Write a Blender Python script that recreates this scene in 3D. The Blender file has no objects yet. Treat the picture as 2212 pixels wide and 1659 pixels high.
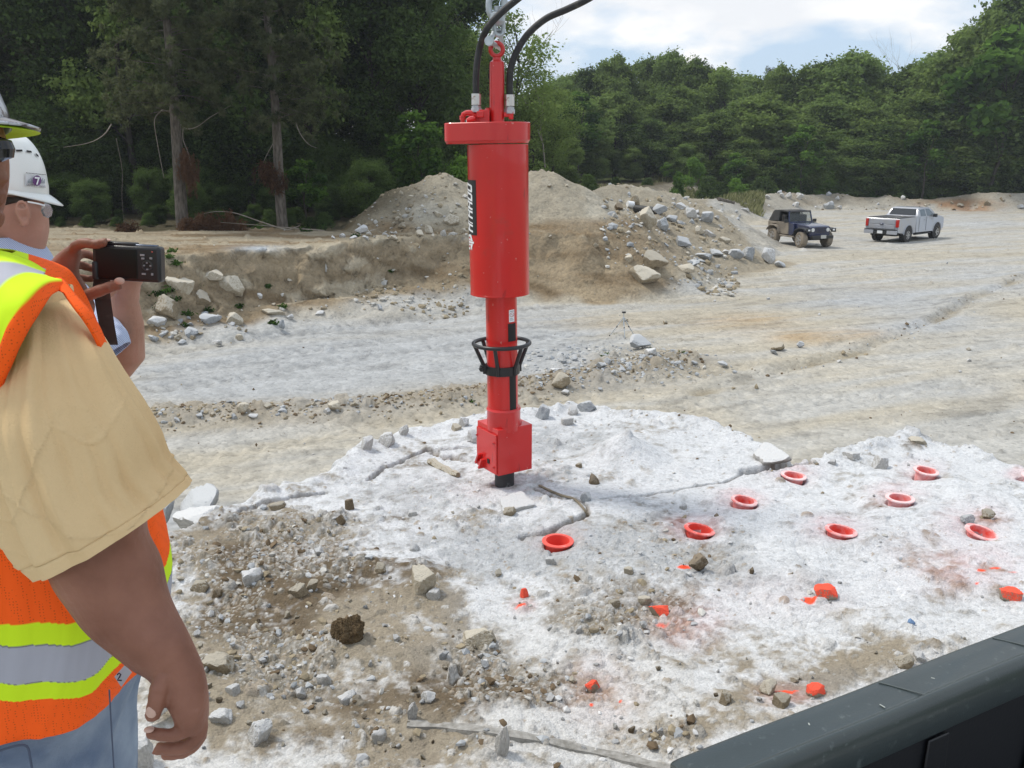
import bpy, bmesh, math, random
import numpy as np
from mathutils import Vector, Matrix, Euler

S = bpy.context.scene
COL = bpy.context.scene.collection
R = math.radians
# ---------------------------------------------------------------- camera
PITCH = R(14.8); CAMZ = 4.6; FD = 1907.4; CX = 1106.0; CY = 829.5
cam_d = bpy.data.cameras.new("camera"); cam = bpy.data.objects.new("camera", cam_d); COL.objects.link(cam)
cam.location = (0, 0, CAMZ); cam.rotation_euler = (R(90) - PITCH, 0, 0)
cam_d.sensor_width = 36; cam_d.lens = 36 * FD / 2212.0
cam_d.clip_start = 0.05; cam_d.clip_end = 3000
S.camera = cam
# ---------------------------------------------------------------- light
S.view_settings.view_transform = 'Standard'; S.view_settings.look = 'None'
S.view_settings.exposure = 0.10; S.view_settings.gamma = 1.0
SUN_EL = R(58); SUN_AZ = R(-72)          # azimuth from +Y (ahead) towards +X; the sun stands ahead and to the left
w = bpy.data.worlds.new("World"); S.world = w; w.use_nodes = True
nt = w.node_tree; nt.nodes.clear(); N = nt.nodes; L = nt.links
def wn(t, **k):
    n = N.new(t)
    for a, b in k.items(): setattr(n, a, b)
    return n
out = wn('ShaderNodeOutputWorld'); bg = wn('ShaderNodeBackground'); bg.inputs[1].default_value = 0.125
sky = wn('ShaderNodeTexSky', sky_type='NISHITA', sun_disc=False, sun_elevation=SUN_EL, sun_rotation=SUN_AZ)
sky.air_density = 1.0; sky.dust_density = 2.0
tc = wn('ShaderNodeTexCoord'); sx = wn('ShaderNodeSeparateXYZ'); L.new(tc.outputs['Generated'], sx.inputs[0])
ad = wn('ShaderNodeMath', operation='ADD'); L.new(sx.outputs[2], ad.inputs[0]); ad.inputs[1].default_value = 0.22
mx = wn('ShaderNodeMath', operation='MAXIMUM'); L.new(ad.outputs[0], mx.inputs[0]); mx.inputs[1].default_value = 0.05
dx = wn('ShaderNodeMath', operation='DIVIDE'); L.new(sx.outputs[0], dx.inputs[0]); L.new(mx.outputs[0], dx.inputs[1])
dy = wn('ShaderNodeMath', operation='DIVIDE'); L.new(sx.outputs[1], dy.inputs[0]); L.new(mx.outputs[0], dy.inputs[1])
cb = wn('ShaderNodeMapping'); L.new(tc.outputs['Generated'], cb.inputs[0]); cb.inputs['Scale'].default_value = (1, 1, 2.3); cb.inputs['Location'].default_value = (.3, .9, 4.15)
n1 = wn('ShaderNodeTexNoise'); n1.inputs['Scale'].default_value = 3.4; n1.inputs['Detail'].default_value = 9; n1.inputs['Roughness'].default_value = 0.52
L.new(cb.outputs[0], n1.inputs['Vector'])
r1 = wn('ShaderNodeValToRGB'); r1.color_ramp.elements[0].position = 0.44; r1.color_ramp.elements[1].position = 0.53
L.new(n1.outputs['Fac'], r1.inputs[0])
n2 = wn('ShaderNodeTexNoise'); n2.inputs['Scale'].default_value = 6.5; n2.inputs['Detail'].default_value = 7
cb2 = wn('ShaderNodeMapping'); L.new(tc.outputs['Generated'], cb2.inputs[0]); cb2.inputs['Scale'].default_value = (1, 1, 2.6); cb2.inputs['Location'].default_value = (2, 5, 7.2)
L.new(cb2.outputs[0], n2.inputs['Vector'])
r2 = wn('ShaderNodeValToRGB'); r2.color_ramp.elements[0].position = 0.36; r2.color_ramp.elements[1].position = 0.62
r2.color_ramp.elements[0].color = (6.9, 7.1, 7.4, 1); r2.color_ramp.elements[1].color = (8.4, 8.35, 8.3, 1)
L.new(n2.outputs['Fac'], r2.inputs[0])
gain = wn('ShaderNodeMixRGB', blend_type='MIX'); gain.inputs[0].default_value = 0.75; gain.inputs[2].default_value = (4.8, 6.1, 7.7, 1)
L.new(sky.outputs[0], gain.inputs[1])
mixc = wn('ShaderNodeMixRGB'); L.new(r1.outputs[0], mixc.inputs[0]); L.new(gain.outputs[0], mixc.inputs[1]); L.new(r2.outputs[0], mixc.inputs[2])
L.new(mixc.outputs[0], bg.inputs[0]); L.new(bg.outputs[0], out.inputs[0])
sd = bpy.data.lights.new("sun", 'SUN'); so = bpy.data.objects.new("sun", sd); COL.objects.link(so)
sd.energy = 2.4; sd.angle = R(10); sd.color = (1.0, 0.94, 0.84)
sdir = Vector((math.sin(SUN_AZ) * math.cos(SUN_EL), math.cos(SUN_AZ) * math.cos(SUN_EL), math.sin(SUN_EL)))
so.rotation_euler = sdir.to_track_quat('Z', 'Y').to_euler(); so.location = (0, 0, 60)
S.render.engine = 'CYCLES'
S.cycles.max_bounces = 6; S.cycles.diffuse_bounces = 3; S.cycles.glossy_bounces = 3; S.cycles.transmission_bounces = 5
S.cycles.transparent_max_bounces = 6; S.cycles.use_denoising = True; S.cycles.caustics_reflective = False; S.cycles.caustics_refractive = False
S.cycles.sample_clamp_indirect = 4.0

# ---------------------------------------------------------------- picture geometry (2212 x 1659 coordinates of the photograph)
cp, sp_ = math.cos(PITCH), math.sin(PITCH)
def ray(x, y):
    a = (x - CX) / FD; b = (CY - y) / FD
    return np.array([a, cp + b * sp_, -sp_ + b * cp])
def at(x, y, Y):
    d = ray(x, y); return Vector(tuple(np.array([0, 0, CAMZ]) + d * (Y / d[1])))
def atc(x, y, c):                 # c = depth along the lens axis
    d = ray(x, y); return Vector(tuple(np.array([0, 0, CAMZ]) + d * c))
def onz(x, y, z):
    d = ray(x, y); return Vector(tuple(np.array([0, 0, CAMZ]) + d * ((z - CAMZ) / d[2])))
def project(X, Y, Z):
    zc = Y * cp - (Z - CAMZ) * sp_; up = Y * sp_ + (Z - CAMZ) * cp
    zc = np.maximum(zc, 0.05)
    return CX + FD * X / zc, CY - FD * up / zc

# ---------------------------------------------------------------- helpers
def tag(o, label=None, cat=None, group=None, kind=None):
    if label: o['label'] = label
    if cat: o['category'] = cat
    if group: o['group'] = group
    if kind: o['kind'] = kind
    return o
def empty(name, loc=(0, 0, 0), rz=0, label=None, cat=None, group=None):
    o = bpy.data.objects.new(name, None); COL.objects.link(o); o.location = loc; o.rotation_euler = (0, 0, rz); o.empty_display_size = .2
    return tag(o, label, cat, group)
def copy_tree(o, parent=None):
    c = o.copy(); COL.objects.link(c); c.parent = parent
    for ch in list(o.children): copy_tree(ch, c)
    return c
def link(name, me, mat, parent=None, loc=None):
    o = bpy.data.objects.new(name, me); COL.objects.link(o)
    if mat is not None:
        for m in (mat if isinstance(mat, (list, tuple)) else [mat]): me.materials.append(m)
    if parent is not None: o.parent = parent
    if loc is not None: o.location = loc
    return o
def np_mesh(name, V, F, smooth=True, col=None, sharp=None):
    """V (n,3), F (m,3|4) numpy"""
    V = np.asarray(V, dtype=np.float32); F = np.asarray(F, dtype=np.int32); k = F.shape[1]
    me = bpy.data.meshes.new(name); me.vertices.add(len(V)); me.vertices.foreach_set('co', V.ravel())
    me.loops.add(F.size); me.loops.foreach_set('vertex_index', F.ravel())
    me.polygons.add(len(F)); me.polygons.foreach_set('loop_start', np.arange(0, F.size, k, dtype=np.int32))
    me.polygons.foreach_set('use_smooth', np.full(len(F), smooth, dtype=bool))
    me.update(calc_edges=True); me.validate()
    if col is not None:
        a = me.color_attributes.new('Col', 'FLOAT_COLOR', 'POINT')
        c = np.ones((len(V), 4), dtype=np.float32); c[:, :col.shape[1]] = col; a.data.foreach_set('color', c.ravel())
    if sharp is not None: me.set_sharp_from_angle(angle=R(sharp))
    return me
class MB:
    def __init__(s): s.v = []; s.f = []
    def add(s, vs, fs):
        b = len(s.v); s.v += [tuple(v) for v in vs]; s.f += [tuple(b + i for i in f) for f in fs]; return s
    def box(s, c, d, rot=None, taper=1.0):
        x, y, z = d[0] / 2, d[1] / 2, d[2] / 2
        vs = [Vector((sx * x * (taper if sz > 0 else 1), sy * y * (taper if sz > 0 else 1), sz * z)) for sz in (-1, 1) for sx, sy in ((-1, -1), (1, -1), (1, 1), (-1, 1))]
        if rot is not None: vs = [rot @ v for v in vs]
        return s.add([v + Vector(c) for v in vs], [(3, 2, 1, 0), (4, 5, 6, 7), (0, 1, 5, 4), (1, 2, 6, 5), (2, 3, 7, 6), (3, 0, 4, 7)])
    def tube(s, pts, rad, n=10, cap=True, close=False):
        pts = [Vector(p) for p in pts]; m = len(pts)
        if not isinstance(rad, (list, tuple)): rad = [rad] * m
        T = []
        for i in range(m):
            a = pts[(i - 1) % m] if (i > 0 or close) else pts[i]; b = pts[(i + 1) % m] if (i < m - 1 or close) else pts[i]
            T.append((b - a).normalized())
        u = T[0].cross(Vector((0, 0, 1)))
        if u.length < .1: u = T[0].cross(Vector((0, 1, 0)))
        u.normalize(); rings = []
        for i in range(m):
            u = (u - T[i] * u.dot(T[i])).normalized(); vv = T[i].cross(u)
            rings.append([pts[i] + (u * math.cos(t) + vv * math.sin(t)) * rad[i] for t in [2 * math.pi * k / n for k in range(n)]])
        return s.rings(rings, cap and not close, close)
    def rings(s, rings, cap=True, close=False):
        n = len(rings[0]); m = len(rings); vs = [p for r in rings for p in r]; fs = []
        for i in range(m if close else m - 1):
            a = i * n; b = ((i + 1) % m) * n
            for k in range(n): fs.append((a + k, a + (k + 1) % n, b + (k + 1) % n, b + k))
        if cap: fs.append(tuple(range(n - 1, -1, -1))); fs.append(tuple((m - 1) * n + k for k in range(n)))
        return s.add(vs, fs)
    def lathe(s, prof, c=(0, 0, 0), n=32, M=None, cap=True):
        """prof: (r, z) list"""
        rings = []
        for r, z in prof:
            ring = [Vector((r * math.cos(t), r * math.sin(t), z)) for t in [2 * math.pi * k / n for k in range(n)]]
            if M is not None: ring = [M @ p for p in ring]
            rings.append([p + Vector(c) for p in ring])
        return s.rings(rings, cap)
    def prism(s, poly, h0, h1, M=None):
        """poly (x,y) extruded in z"""
        n = len(poly); vs = [Vector((x, y, h0)) for x, y in poly] + [Vector((x, y, h1)) for x, y in poly]
        if M is not None: vs = [M @ v for v in vs]
        return s.add(vs, [tuple(range(n - 1, -1, -1)), tuple(range(n, 2 * n))] + [(k, (k + 1) % n, n + (k + 1) % n, n + k) for k in range(n)])
    def mesh(s, name, sharp=35, recalc=True):
        me = bpy.data.meshes.new(name); me.from_pydata([tuple(v) for v in s.v], [], s.f); me.update()
        if recalc:
            bm = bmesh.new(); bm.from_mesh(me); bmesh.ops.recalc_face_normals(bm, faces=bm.faces); bm.to_mesh(me); bm.free()
        me.polygons.foreach_set('use_smooth', [True] * len(me.polygons)); me.set_sharp_from_angle(angle=R(sharp)); return me
    def build(s, name, mat, parent=None, loc=None, bevel=0, sharp=35, sub=0):
        o = link(name, s.mesh(name, sharp), mat, parent, loc)
        if bevel:
            b = o.modifiers.new('bevel', 'BEVEL'); b.width = bevel; b.segments = 2; b.limit_method = 'ANGLE'; b.angle_limit = R(30); b.harden_normals = False
        if sub:
            b = o.modifiers.new('sub', 'SUBSURF'); b.levels = sub; b.render_levels = sub
        return o
def smoothpath(pts, k=6):
    pts = [Vector(p) for p in pts]; o = []
    for i in range(len(pts) - 1):
        p0 = pts[max(i - 1, 0)]; p1 = pts[i]; p2 = pts[i + 1]; p3 = pts[min(i + 2, len(pts) - 1)]
        for j in range(k):
            t = j / k; o.append(.5 * ((2 * p1) + (p2 - p0) * t + (2 * p0 - 5 * p1 + 4 * p2 - p3) * t * t + (3 * p1 - p0 - 3 * p2 + p3) * t ** 3))
    return o + [pts[-1]]

# ---------------------------------------------------------------- materials
def material(name, col, rough=.6, metal=0, spec=.5, var=0, vscale=5, bump=0, bscale=40, col2=None, dirt=None, dscale=3, dlim=(.5, .6), coat=0, stretch=None, trans=0, attr=False, vdetail=4):
    m = bpy.data.materials.new(name); m.use_nodes = True; t = m.node_tree; n = t.nodes; l = t.links
    b = n['Principled BSDF']; b.inputs['Base Color'].default_value = (*col, 1); b.inputs['Roughness'].default_value = rough
    b.inputs['Metallic'].default_value = metal; b.inputs['Specular IOR Level'].default_value = spec; b.inputs['Coat Weight'].default_value = coat
    tcn = n.new('ShaderNodeTexCoord'); src = tcn.outputs['Object']
    if stretch:
        mp = n.new('ShaderNodeMapping'); mp.inputs['Scale'].default_value = stretch; l.new(src, mp.inputs[0]); src = mp.outputs[0]
    cur = None
    if attr:
        a = n.new('ShaderNodeAttribute'); a.attribute_name = 'Col'; cur = a.outputs['Color']
    if var or col2:
        nz = n.new('ShaderNodeTexNoise'); nz.inputs['Scale'].default_value = vscale; nz.inputs['Detail'].default_value = vdetail; l.new(src, nz.inputs['Vector'])
        rr = n.new('ShaderNodeValToRGB'); rr.color_ramp.elements[0].position = .3; rr.color_ramp.elements[1].position = .7; l.new(nz.outputs[0], rr.inputs[0])
        if attr:
            rr.color_ramp.elements[0].color = (1 - var,) * 3 + (1,); rr.color_ramp.elements[1].color = (1 + var,) * 3 + (1,)
            mu = n.new('ShaderNodeMixRGB'); mu.blend_type = 'MULTIPLY'; mu.inputs[0].default_value = 1; l.new(cur, mu.inputs[1]); l.new(rr.outputs[0], mu.inputs[2]); cur = mu.outputs[0]
        else:
            c2 = col2 or tuple(min(1, c * (1 + var)) for c in col); c1 = col if col2 else tuple(c * (1 - var) for c in col)
            rr.color_ramp.elements[0].color = (*c1, 1); rr.color_ramp.elements[1].color = (*c2, 1); cur = rr.outputs[0]
    if dirt:
        nz2 = n.new('ShaderNodeTexNoise'); nz2.inputs['Scale'].default_value = dscale; nz2.inputs['Detail'].default_value = 8; nz2.inputs['Roughness'].default_value = .65; l.new(src, nz2.inputs['Vector'])
        r3 = n.new('ShaderNodeValToRGB'); r3.color_ramp.elements[0].position = dlim[0]; r3.color_ramp.elements[1].position = dlim[1]; l.new(nz2.outputs[0], r3.inputs[0])
        mm = n.new('ShaderNodeMixRGB'); l.new(r3.outputs[0], mm.inputs[0]); mm.inputs[2].default_value = (*dirt, 1)
        if cur is None: mm.inputs[1].default_value = (*col, 1)
        else: l.new(cur, mm.inputs[1])
        cur = mm.outputs[0]
    if cur is not None: l.new(cur, b.inputs['Base Color'])
    if bump:
        nb = n.new('ShaderNodeTexNoise'); nb.inputs['Scale'].default_value = bscale; nb.inputs['Detail'].default_value = 6; l.new(src, nb.inputs['Vector'])
        bp = n.new('ShaderNodeBump'); bp.inputs['Strength'].default_value = 1; bp.inputs['Distance'].default_value = bump; l.new(nb.outputs[0], bp.inputs['Height']); l.new(bp.outputs[0], b.inputs['Normal'])
    return m
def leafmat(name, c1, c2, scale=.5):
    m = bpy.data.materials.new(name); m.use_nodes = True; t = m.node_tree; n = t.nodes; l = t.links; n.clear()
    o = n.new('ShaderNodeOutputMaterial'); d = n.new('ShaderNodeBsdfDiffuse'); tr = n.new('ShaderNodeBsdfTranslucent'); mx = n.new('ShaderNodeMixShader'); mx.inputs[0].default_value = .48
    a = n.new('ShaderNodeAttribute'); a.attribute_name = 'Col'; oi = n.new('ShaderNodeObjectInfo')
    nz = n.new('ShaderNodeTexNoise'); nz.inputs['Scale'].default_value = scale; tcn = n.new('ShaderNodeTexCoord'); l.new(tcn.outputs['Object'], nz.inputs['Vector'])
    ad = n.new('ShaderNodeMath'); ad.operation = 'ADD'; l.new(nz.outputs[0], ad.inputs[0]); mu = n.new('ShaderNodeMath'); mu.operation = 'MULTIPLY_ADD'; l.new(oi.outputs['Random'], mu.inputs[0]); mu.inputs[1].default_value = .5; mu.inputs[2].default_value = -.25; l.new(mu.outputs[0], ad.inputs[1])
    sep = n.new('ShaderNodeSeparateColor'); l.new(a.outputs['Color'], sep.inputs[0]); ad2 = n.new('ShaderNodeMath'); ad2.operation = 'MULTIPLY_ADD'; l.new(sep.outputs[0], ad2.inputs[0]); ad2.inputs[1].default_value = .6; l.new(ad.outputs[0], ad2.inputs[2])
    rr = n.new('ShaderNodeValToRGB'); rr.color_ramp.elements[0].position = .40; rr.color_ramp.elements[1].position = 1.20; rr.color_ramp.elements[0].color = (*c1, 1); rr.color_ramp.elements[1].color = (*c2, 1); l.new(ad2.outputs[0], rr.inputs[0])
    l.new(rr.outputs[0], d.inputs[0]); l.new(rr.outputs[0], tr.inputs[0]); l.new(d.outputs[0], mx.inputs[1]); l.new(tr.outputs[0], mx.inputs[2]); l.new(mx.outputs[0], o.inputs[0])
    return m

# ---------------------------------------------------------------- numpy noise
def _h(ix, iy, seed):
    with np.errstate(over='ignore'):
        h = (ix.astype(np.int64) * 374761393 + iy.astype(np.int64) * 668265263 + seed * 974634777) & 0xFFFFFFFF
        h = ((h ^ (h >> 13)) * 1274126177) & 0xFFFFFFFF
        h = ((h ^ (h >> 16)) * 2246822519) & 0xFFFFFFFF
        h = h ^ (h >> 15)
    return h / 4294967295.0
def vn(x, y, seed=0):
    ix = np.floor(x); iy = np.floor(y); fx = x - ix; fy = y - iy
    fx = fx * fx * fx * (fx * (fx * 6 - 15) + 10); fy = fy * fy * fy * (fy * (fy * 6 - 15) + 10)
    a = _h(ix, iy, seed); b = _h(ix + 1, iy, seed); c = _h(ix, iy + 1, seed); d = _h(ix + 1, iy + 1, seed)
    return 2 * (a + (b - a) * fx + (c - a) * fy + (a - b - c + d) * fx * fy) - 1
def fbm(x, y, seed=0, o=4, g=.5):
    s = 0; a = 1; t = 0
    for i in range(o): s = s + a * vn(x, y, seed + i * 17); t += a; a *= g; x, y = x * 1.93 + y * .35, y * 1.93 - x * .35
    return s / t
def worley(x, y, s, seed):
    """distance to the nearest jittered point in cells of size s, and that point's three random numbers"""
    gx = x / s; gy = y / s; ix = np.floor(gx); iy = np.floor(gy)
    best = np.full(x.shape, 9.0); r1 = np.zeros(x.shape); r2 = np.zeros(x.shape)
    for i in (-1, 0, 1):
        for j in (-1, 0, 1):
            jx = ix + i; jy = iy + j
            px = jx + _h(jx, jy, seed); py = jy + _h(jx, jy, seed + 5)
            d = (gx - px) ** 2 + (gy - py) ** 2
            m = d < best; best = np.where(m, d, best)
            r1 = np.where(m, _h(jx, jy, seed + 9), r1); r2 = np.where(m, _h(jx, jy, seed + 13), r2)
    return np.sqrt(best) * s, r1, r2
def sstep(a, b, x):
    t = np.clip((x - a) / (b - a), 0, 1); return t * t * (3 - 2 * t)
def segd(x, y, pts):
    """distance to an open polyline, and the arc length of the nearest point"""
    best = np.full(x.shape, 1e9); sl = np.zeros(x.shape); acc = 0
    for (ax, ay), (bx, by) in zip(pts[:-1], pts[1:]):
        vx, vy = bx - ax, by - ay; ll = math.hypot(vx, vy) + 1e-9
        t = np.clip(((x - ax) * vx + (y - ay) * vy) / ll ** 2, 0, 1)
        d = np.hypot(x - ax - t * vx, y - ay - t * vy); m = d < best
        best = np.where(m, d, best); sl = np.where(m, acc + t * ll, sl); acc += ll
    return best, sl
def inside(x, y, pts):
    c = np.zeros(x.shape, bool); n = len(pts)
    for i in range(n):
        x1, y1 = pts[i]; x2, y2 = pts[(i + 1) % n]
        if y1 == y2: continue
        c ^= ((y1 > y) != (y2 > y)) & (x < (x2 - x1) * (y - y1) / (y2 - y1) + x1)
    return c
def sdist(x, y, pts):
    d, _ = segd(x, y, list(pts) + [pts[0]]); return np.where(inside(x, y, pts), d, -d)
def blob(px, py, L):
    s = 0
    for cx, cy, rx, ry, a in L: s = s + a * np.exp(-((px - cx) / rx) ** 2 - ((py - cy) / ry) ** 2)
    return s
def lerp(a, b, t): return a + (np.asarray(b) - a) * t[..., None]
# ================================================================ TERRAIN
def zd(L, z=0): return [tuple(onz(x, y, z)[:2]) for x, y in L]
# foot of the cut bank and of the waste piles (pit floor level), then round the back
BANK = [(-60, 5), (-24, 12)] + zd([(-200, 790), (150, 760), (300, 745), (450, 728), (640, 697), (740, 688), (850, 668), (1000, 654), (1150, 648), (1290, 655), (1400, 640), (1480, 612), (1600, 588), (1680, 578), (1690, 568), (1610, 552), (1540, 532), (1500, 505), (1505, 480), (1550, 460), (1620, 445)]) + [(27, 92), (60, 130), (-60, 130)]
RIDGES = [  # (x, y in the photograph, distance) : crests of the loose piles
    ([(835, 446, 32), (885, 400, 32), (950, 376, 32), (1000, 392, 32.5), (1060, 392, 33), (1150, 373, 33), (1195, 374, 33), (1250, 398, 33.5), (1300, 432, 34), (1360, 470, 34.5)], .66),
    ([(1270, 415, 40), (1300, 402, 41), (1370, 400, 42), (1450, 418, 43), (1500, 440, 44), (1560, 462, 45)], .55),
    ([(1480, 428, 60), (1560, 432, 62), (1650, 420, 70), (1700, 415, 73), (1740, 422, 75), (1800, 418, 75), (1860, 426, 75), (1920, 424, 75), (2000, 432, 74), (2080, 420, 74), (2150, 415, 73), (2260, 420, 72), (2500, 420, 70)], .55),
    ([(-300, 520, 24), (100, 530, 27), (340, 512, 29), (440, 504, 30), (560, 496, 30)], .25),
]
RID = [([at(*p) for p in pts], k) for pts, k in RIDGES]
def ridge_h(x, y, pts, k):
    best = np.full(x.shape, -9.0)
    for a, b in zip(pts[:-1], pts[1:]):
        vx, vy = b.x - a.x, b.y - a.y; ll = math.hypot(vx, vy)
        t = np.clip(((x - a.x) * vx + (y - a.y) * vy) / ll ** 2, 0, 1)
        d = np.hypot(x - a.x - t * vx, y - a.y - t * vy)
        z = a.z + (b.z - a.z) * t
        best = np.maximum(best, z - k * (np.sqrt(d * d + .09) - .3))
    return best
WINDROW = zd([(150, 935), (330, 918), (500, 902), (740, 886), (900, 868), (1050, 850), (1200, 832), (1400, 800), (1470, 785)])
TRACKS = [zd(l) for l in (
    [(150, 840), (400, 800), (700, 755), (1000, 715), (1250, 700), (1500, 700)],
    [(150, 870), (400, 835), (700, 785), (1000, 745), (1250, 727), (1450, 735)],
    [(200, 790), (500, 745), (800, 705), (1000, 680), (1200, 668)],
    [(1300, 900), (1600, 850), (1850, 760), (2050, 680), (2300, 560)],
    [(1200, 690), (1400, 660), (1600, 640), (1800, 610), (2000, 585), (2300, 575)],
    [(1500, 800), (1750, 770), (1950, 720), (2100, 660), (2250, 600)],
    [(350, 1000), (700, 930), (1000, 880), (1300, 850), (1600, 800)],
    [(1500, 880), (1800, 860), (2212, 830)])]
STEPL = zd([(1290, 690), (1480, 640), (1600, 622), (1760, 600), (1950, 585)])
RUTL = zd([(1500, 850), (1700, 800), (1850, 765), (1960, 720), (2030, 690), (2110, 640), (2212, 600), (2400, 540)])
CRACKB = [zd(l, z) for l, z in (([(1283, 520), (1290, 560), (1300, 600)], 1.0),)]
def ground_h(x, y, detail=True):
    z = .05 * fbm(x * .35, y * .5, 3, 3) + .08 * vn(x * .09, y * .09, 8)
    # gentle terrace and ruts of the pit floor
    ds, _ = segd(x, y, STEPL)
    side = np.sign((y - 33) - (x - 8) * .55)
    z = z + .14 * np.exp(-(ds / 2.2) ** 2) * (.5 + .5 * side)
    dr, _ = segd(x, y, RUTL); z = z + .05 * np.exp(-((dr - .35) / .25) ** 2) * (1 + fbm(x * .7, y * .7, 15, 2)) - .05 * np.exp(-(dr / .2) ** 2)
    dw, sw = segd(x, y, WINDROW)
    z = z + (.20 + .09 * fbm(x * 1.6, y * 1.6, 21, 3)) * np.exp(-(dw / .55) ** 2)
    gx = project(x, y, np.zeros_like(x))
    rub = blob(gx[0], gx[1], [(1330, 770, 110, 45, .08), (1250, 800, 200, 30, .08)])
    z = z + rub * (1 + fbm(x * 2, y * 2, 33, 3))
    # bank and plateau
    d = sdist(x, y, BANK)
    k = 1.9 + (.42 - 1.9) * sstep(-2.0, 7.0, x)
    wob = .30 * fbm(x * .8, y * .8, 41, 3) + .22 * fbm(x * 2.6, y * 2.6, 43, 3)
    inn = np.clip(d + wob * sstep(-1, .6, d), -5, 99)
    zp = np.clip(k * inn, 0, 2.0)
    cap = 2.0 + .12 * fbm(x * .5, y * .5, 45, 3)
    zp = np.minimum(zp, cap) - .15 * np.exp(-((k * inn - 2.0) / .5) ** 2) * 0
    talus = np.clip(.5 * (d + 1.0 + .5 * fbm(x * .7, y * .7, 47, 2)), 0, .55) * sstep(3, -3, x)
    zp = np.maximum(zp, talus)
    z = z * sstep(.6, -.3, d) + zp
    for i, (pts, kk) in enumerate(RID):
        n = .10 * fbm(x * .8, y * .8, 60 + i, 3) + .05 * fbm(x * 3, y * 3, 65 + i, 3)
        z = np.maximum(z, ridge_h(x + .25 * vn(x * .9, y * .9, 71), y, pts, kk) + n)
    if detail:
        for tr in TRACKS:
            for off in (0,):
                dt, st = segd(x, y, tr); m = np.exp(-(dt / .28) ** 4) * sstep(.05, -.3, d)
                z = z - m * (.035 + .022 * np.sin(st * 2 * math.pi / .36 + dt * 9))
        w1, a1, b1 = worley(x + .1 * vn(x * 5, y * 5, 4), y, .34, 81)
        dens = .035 + .55 * np.exp(-(dw / .7) ** 2) + rub * 3.2 + .45 * sstep(0, .4, d) * sstep(2.2, .6, k * inn - 1.4) + .18 * sstep(.1, 1, z)
        r = .04 + .12 * b1
        z = z + np.where(a1 < dens * .6, .75 * np.sqrt(np.maximum(r * r - w1 * w1, 0)), 0)
        w2, a2, b2 = worley(x, y + .1 * vn(x * 9, y * 9, 5), .15, 91); r = .02 + .05 * b2
        z = z + np.where(a2 < dens, .8 * np.sqrt(np.maximum(r * r - w2 * w2, 0)), 0)
        for cl in CRACKB:
            dc, _ = segd(x, y, cl)
    return z
C = lambda *a: np.array(a)
PIT_TAN, PIT_GREY, PIT_BLUE = C(.435, .40, .33), C(.42, .41, .38), C(.385, .40, .415)
BANK_C, BANK_D, MOUND_C = C(.305, .245, .165), C(.19, .14, .085), C(.33, .295, .23)
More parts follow.
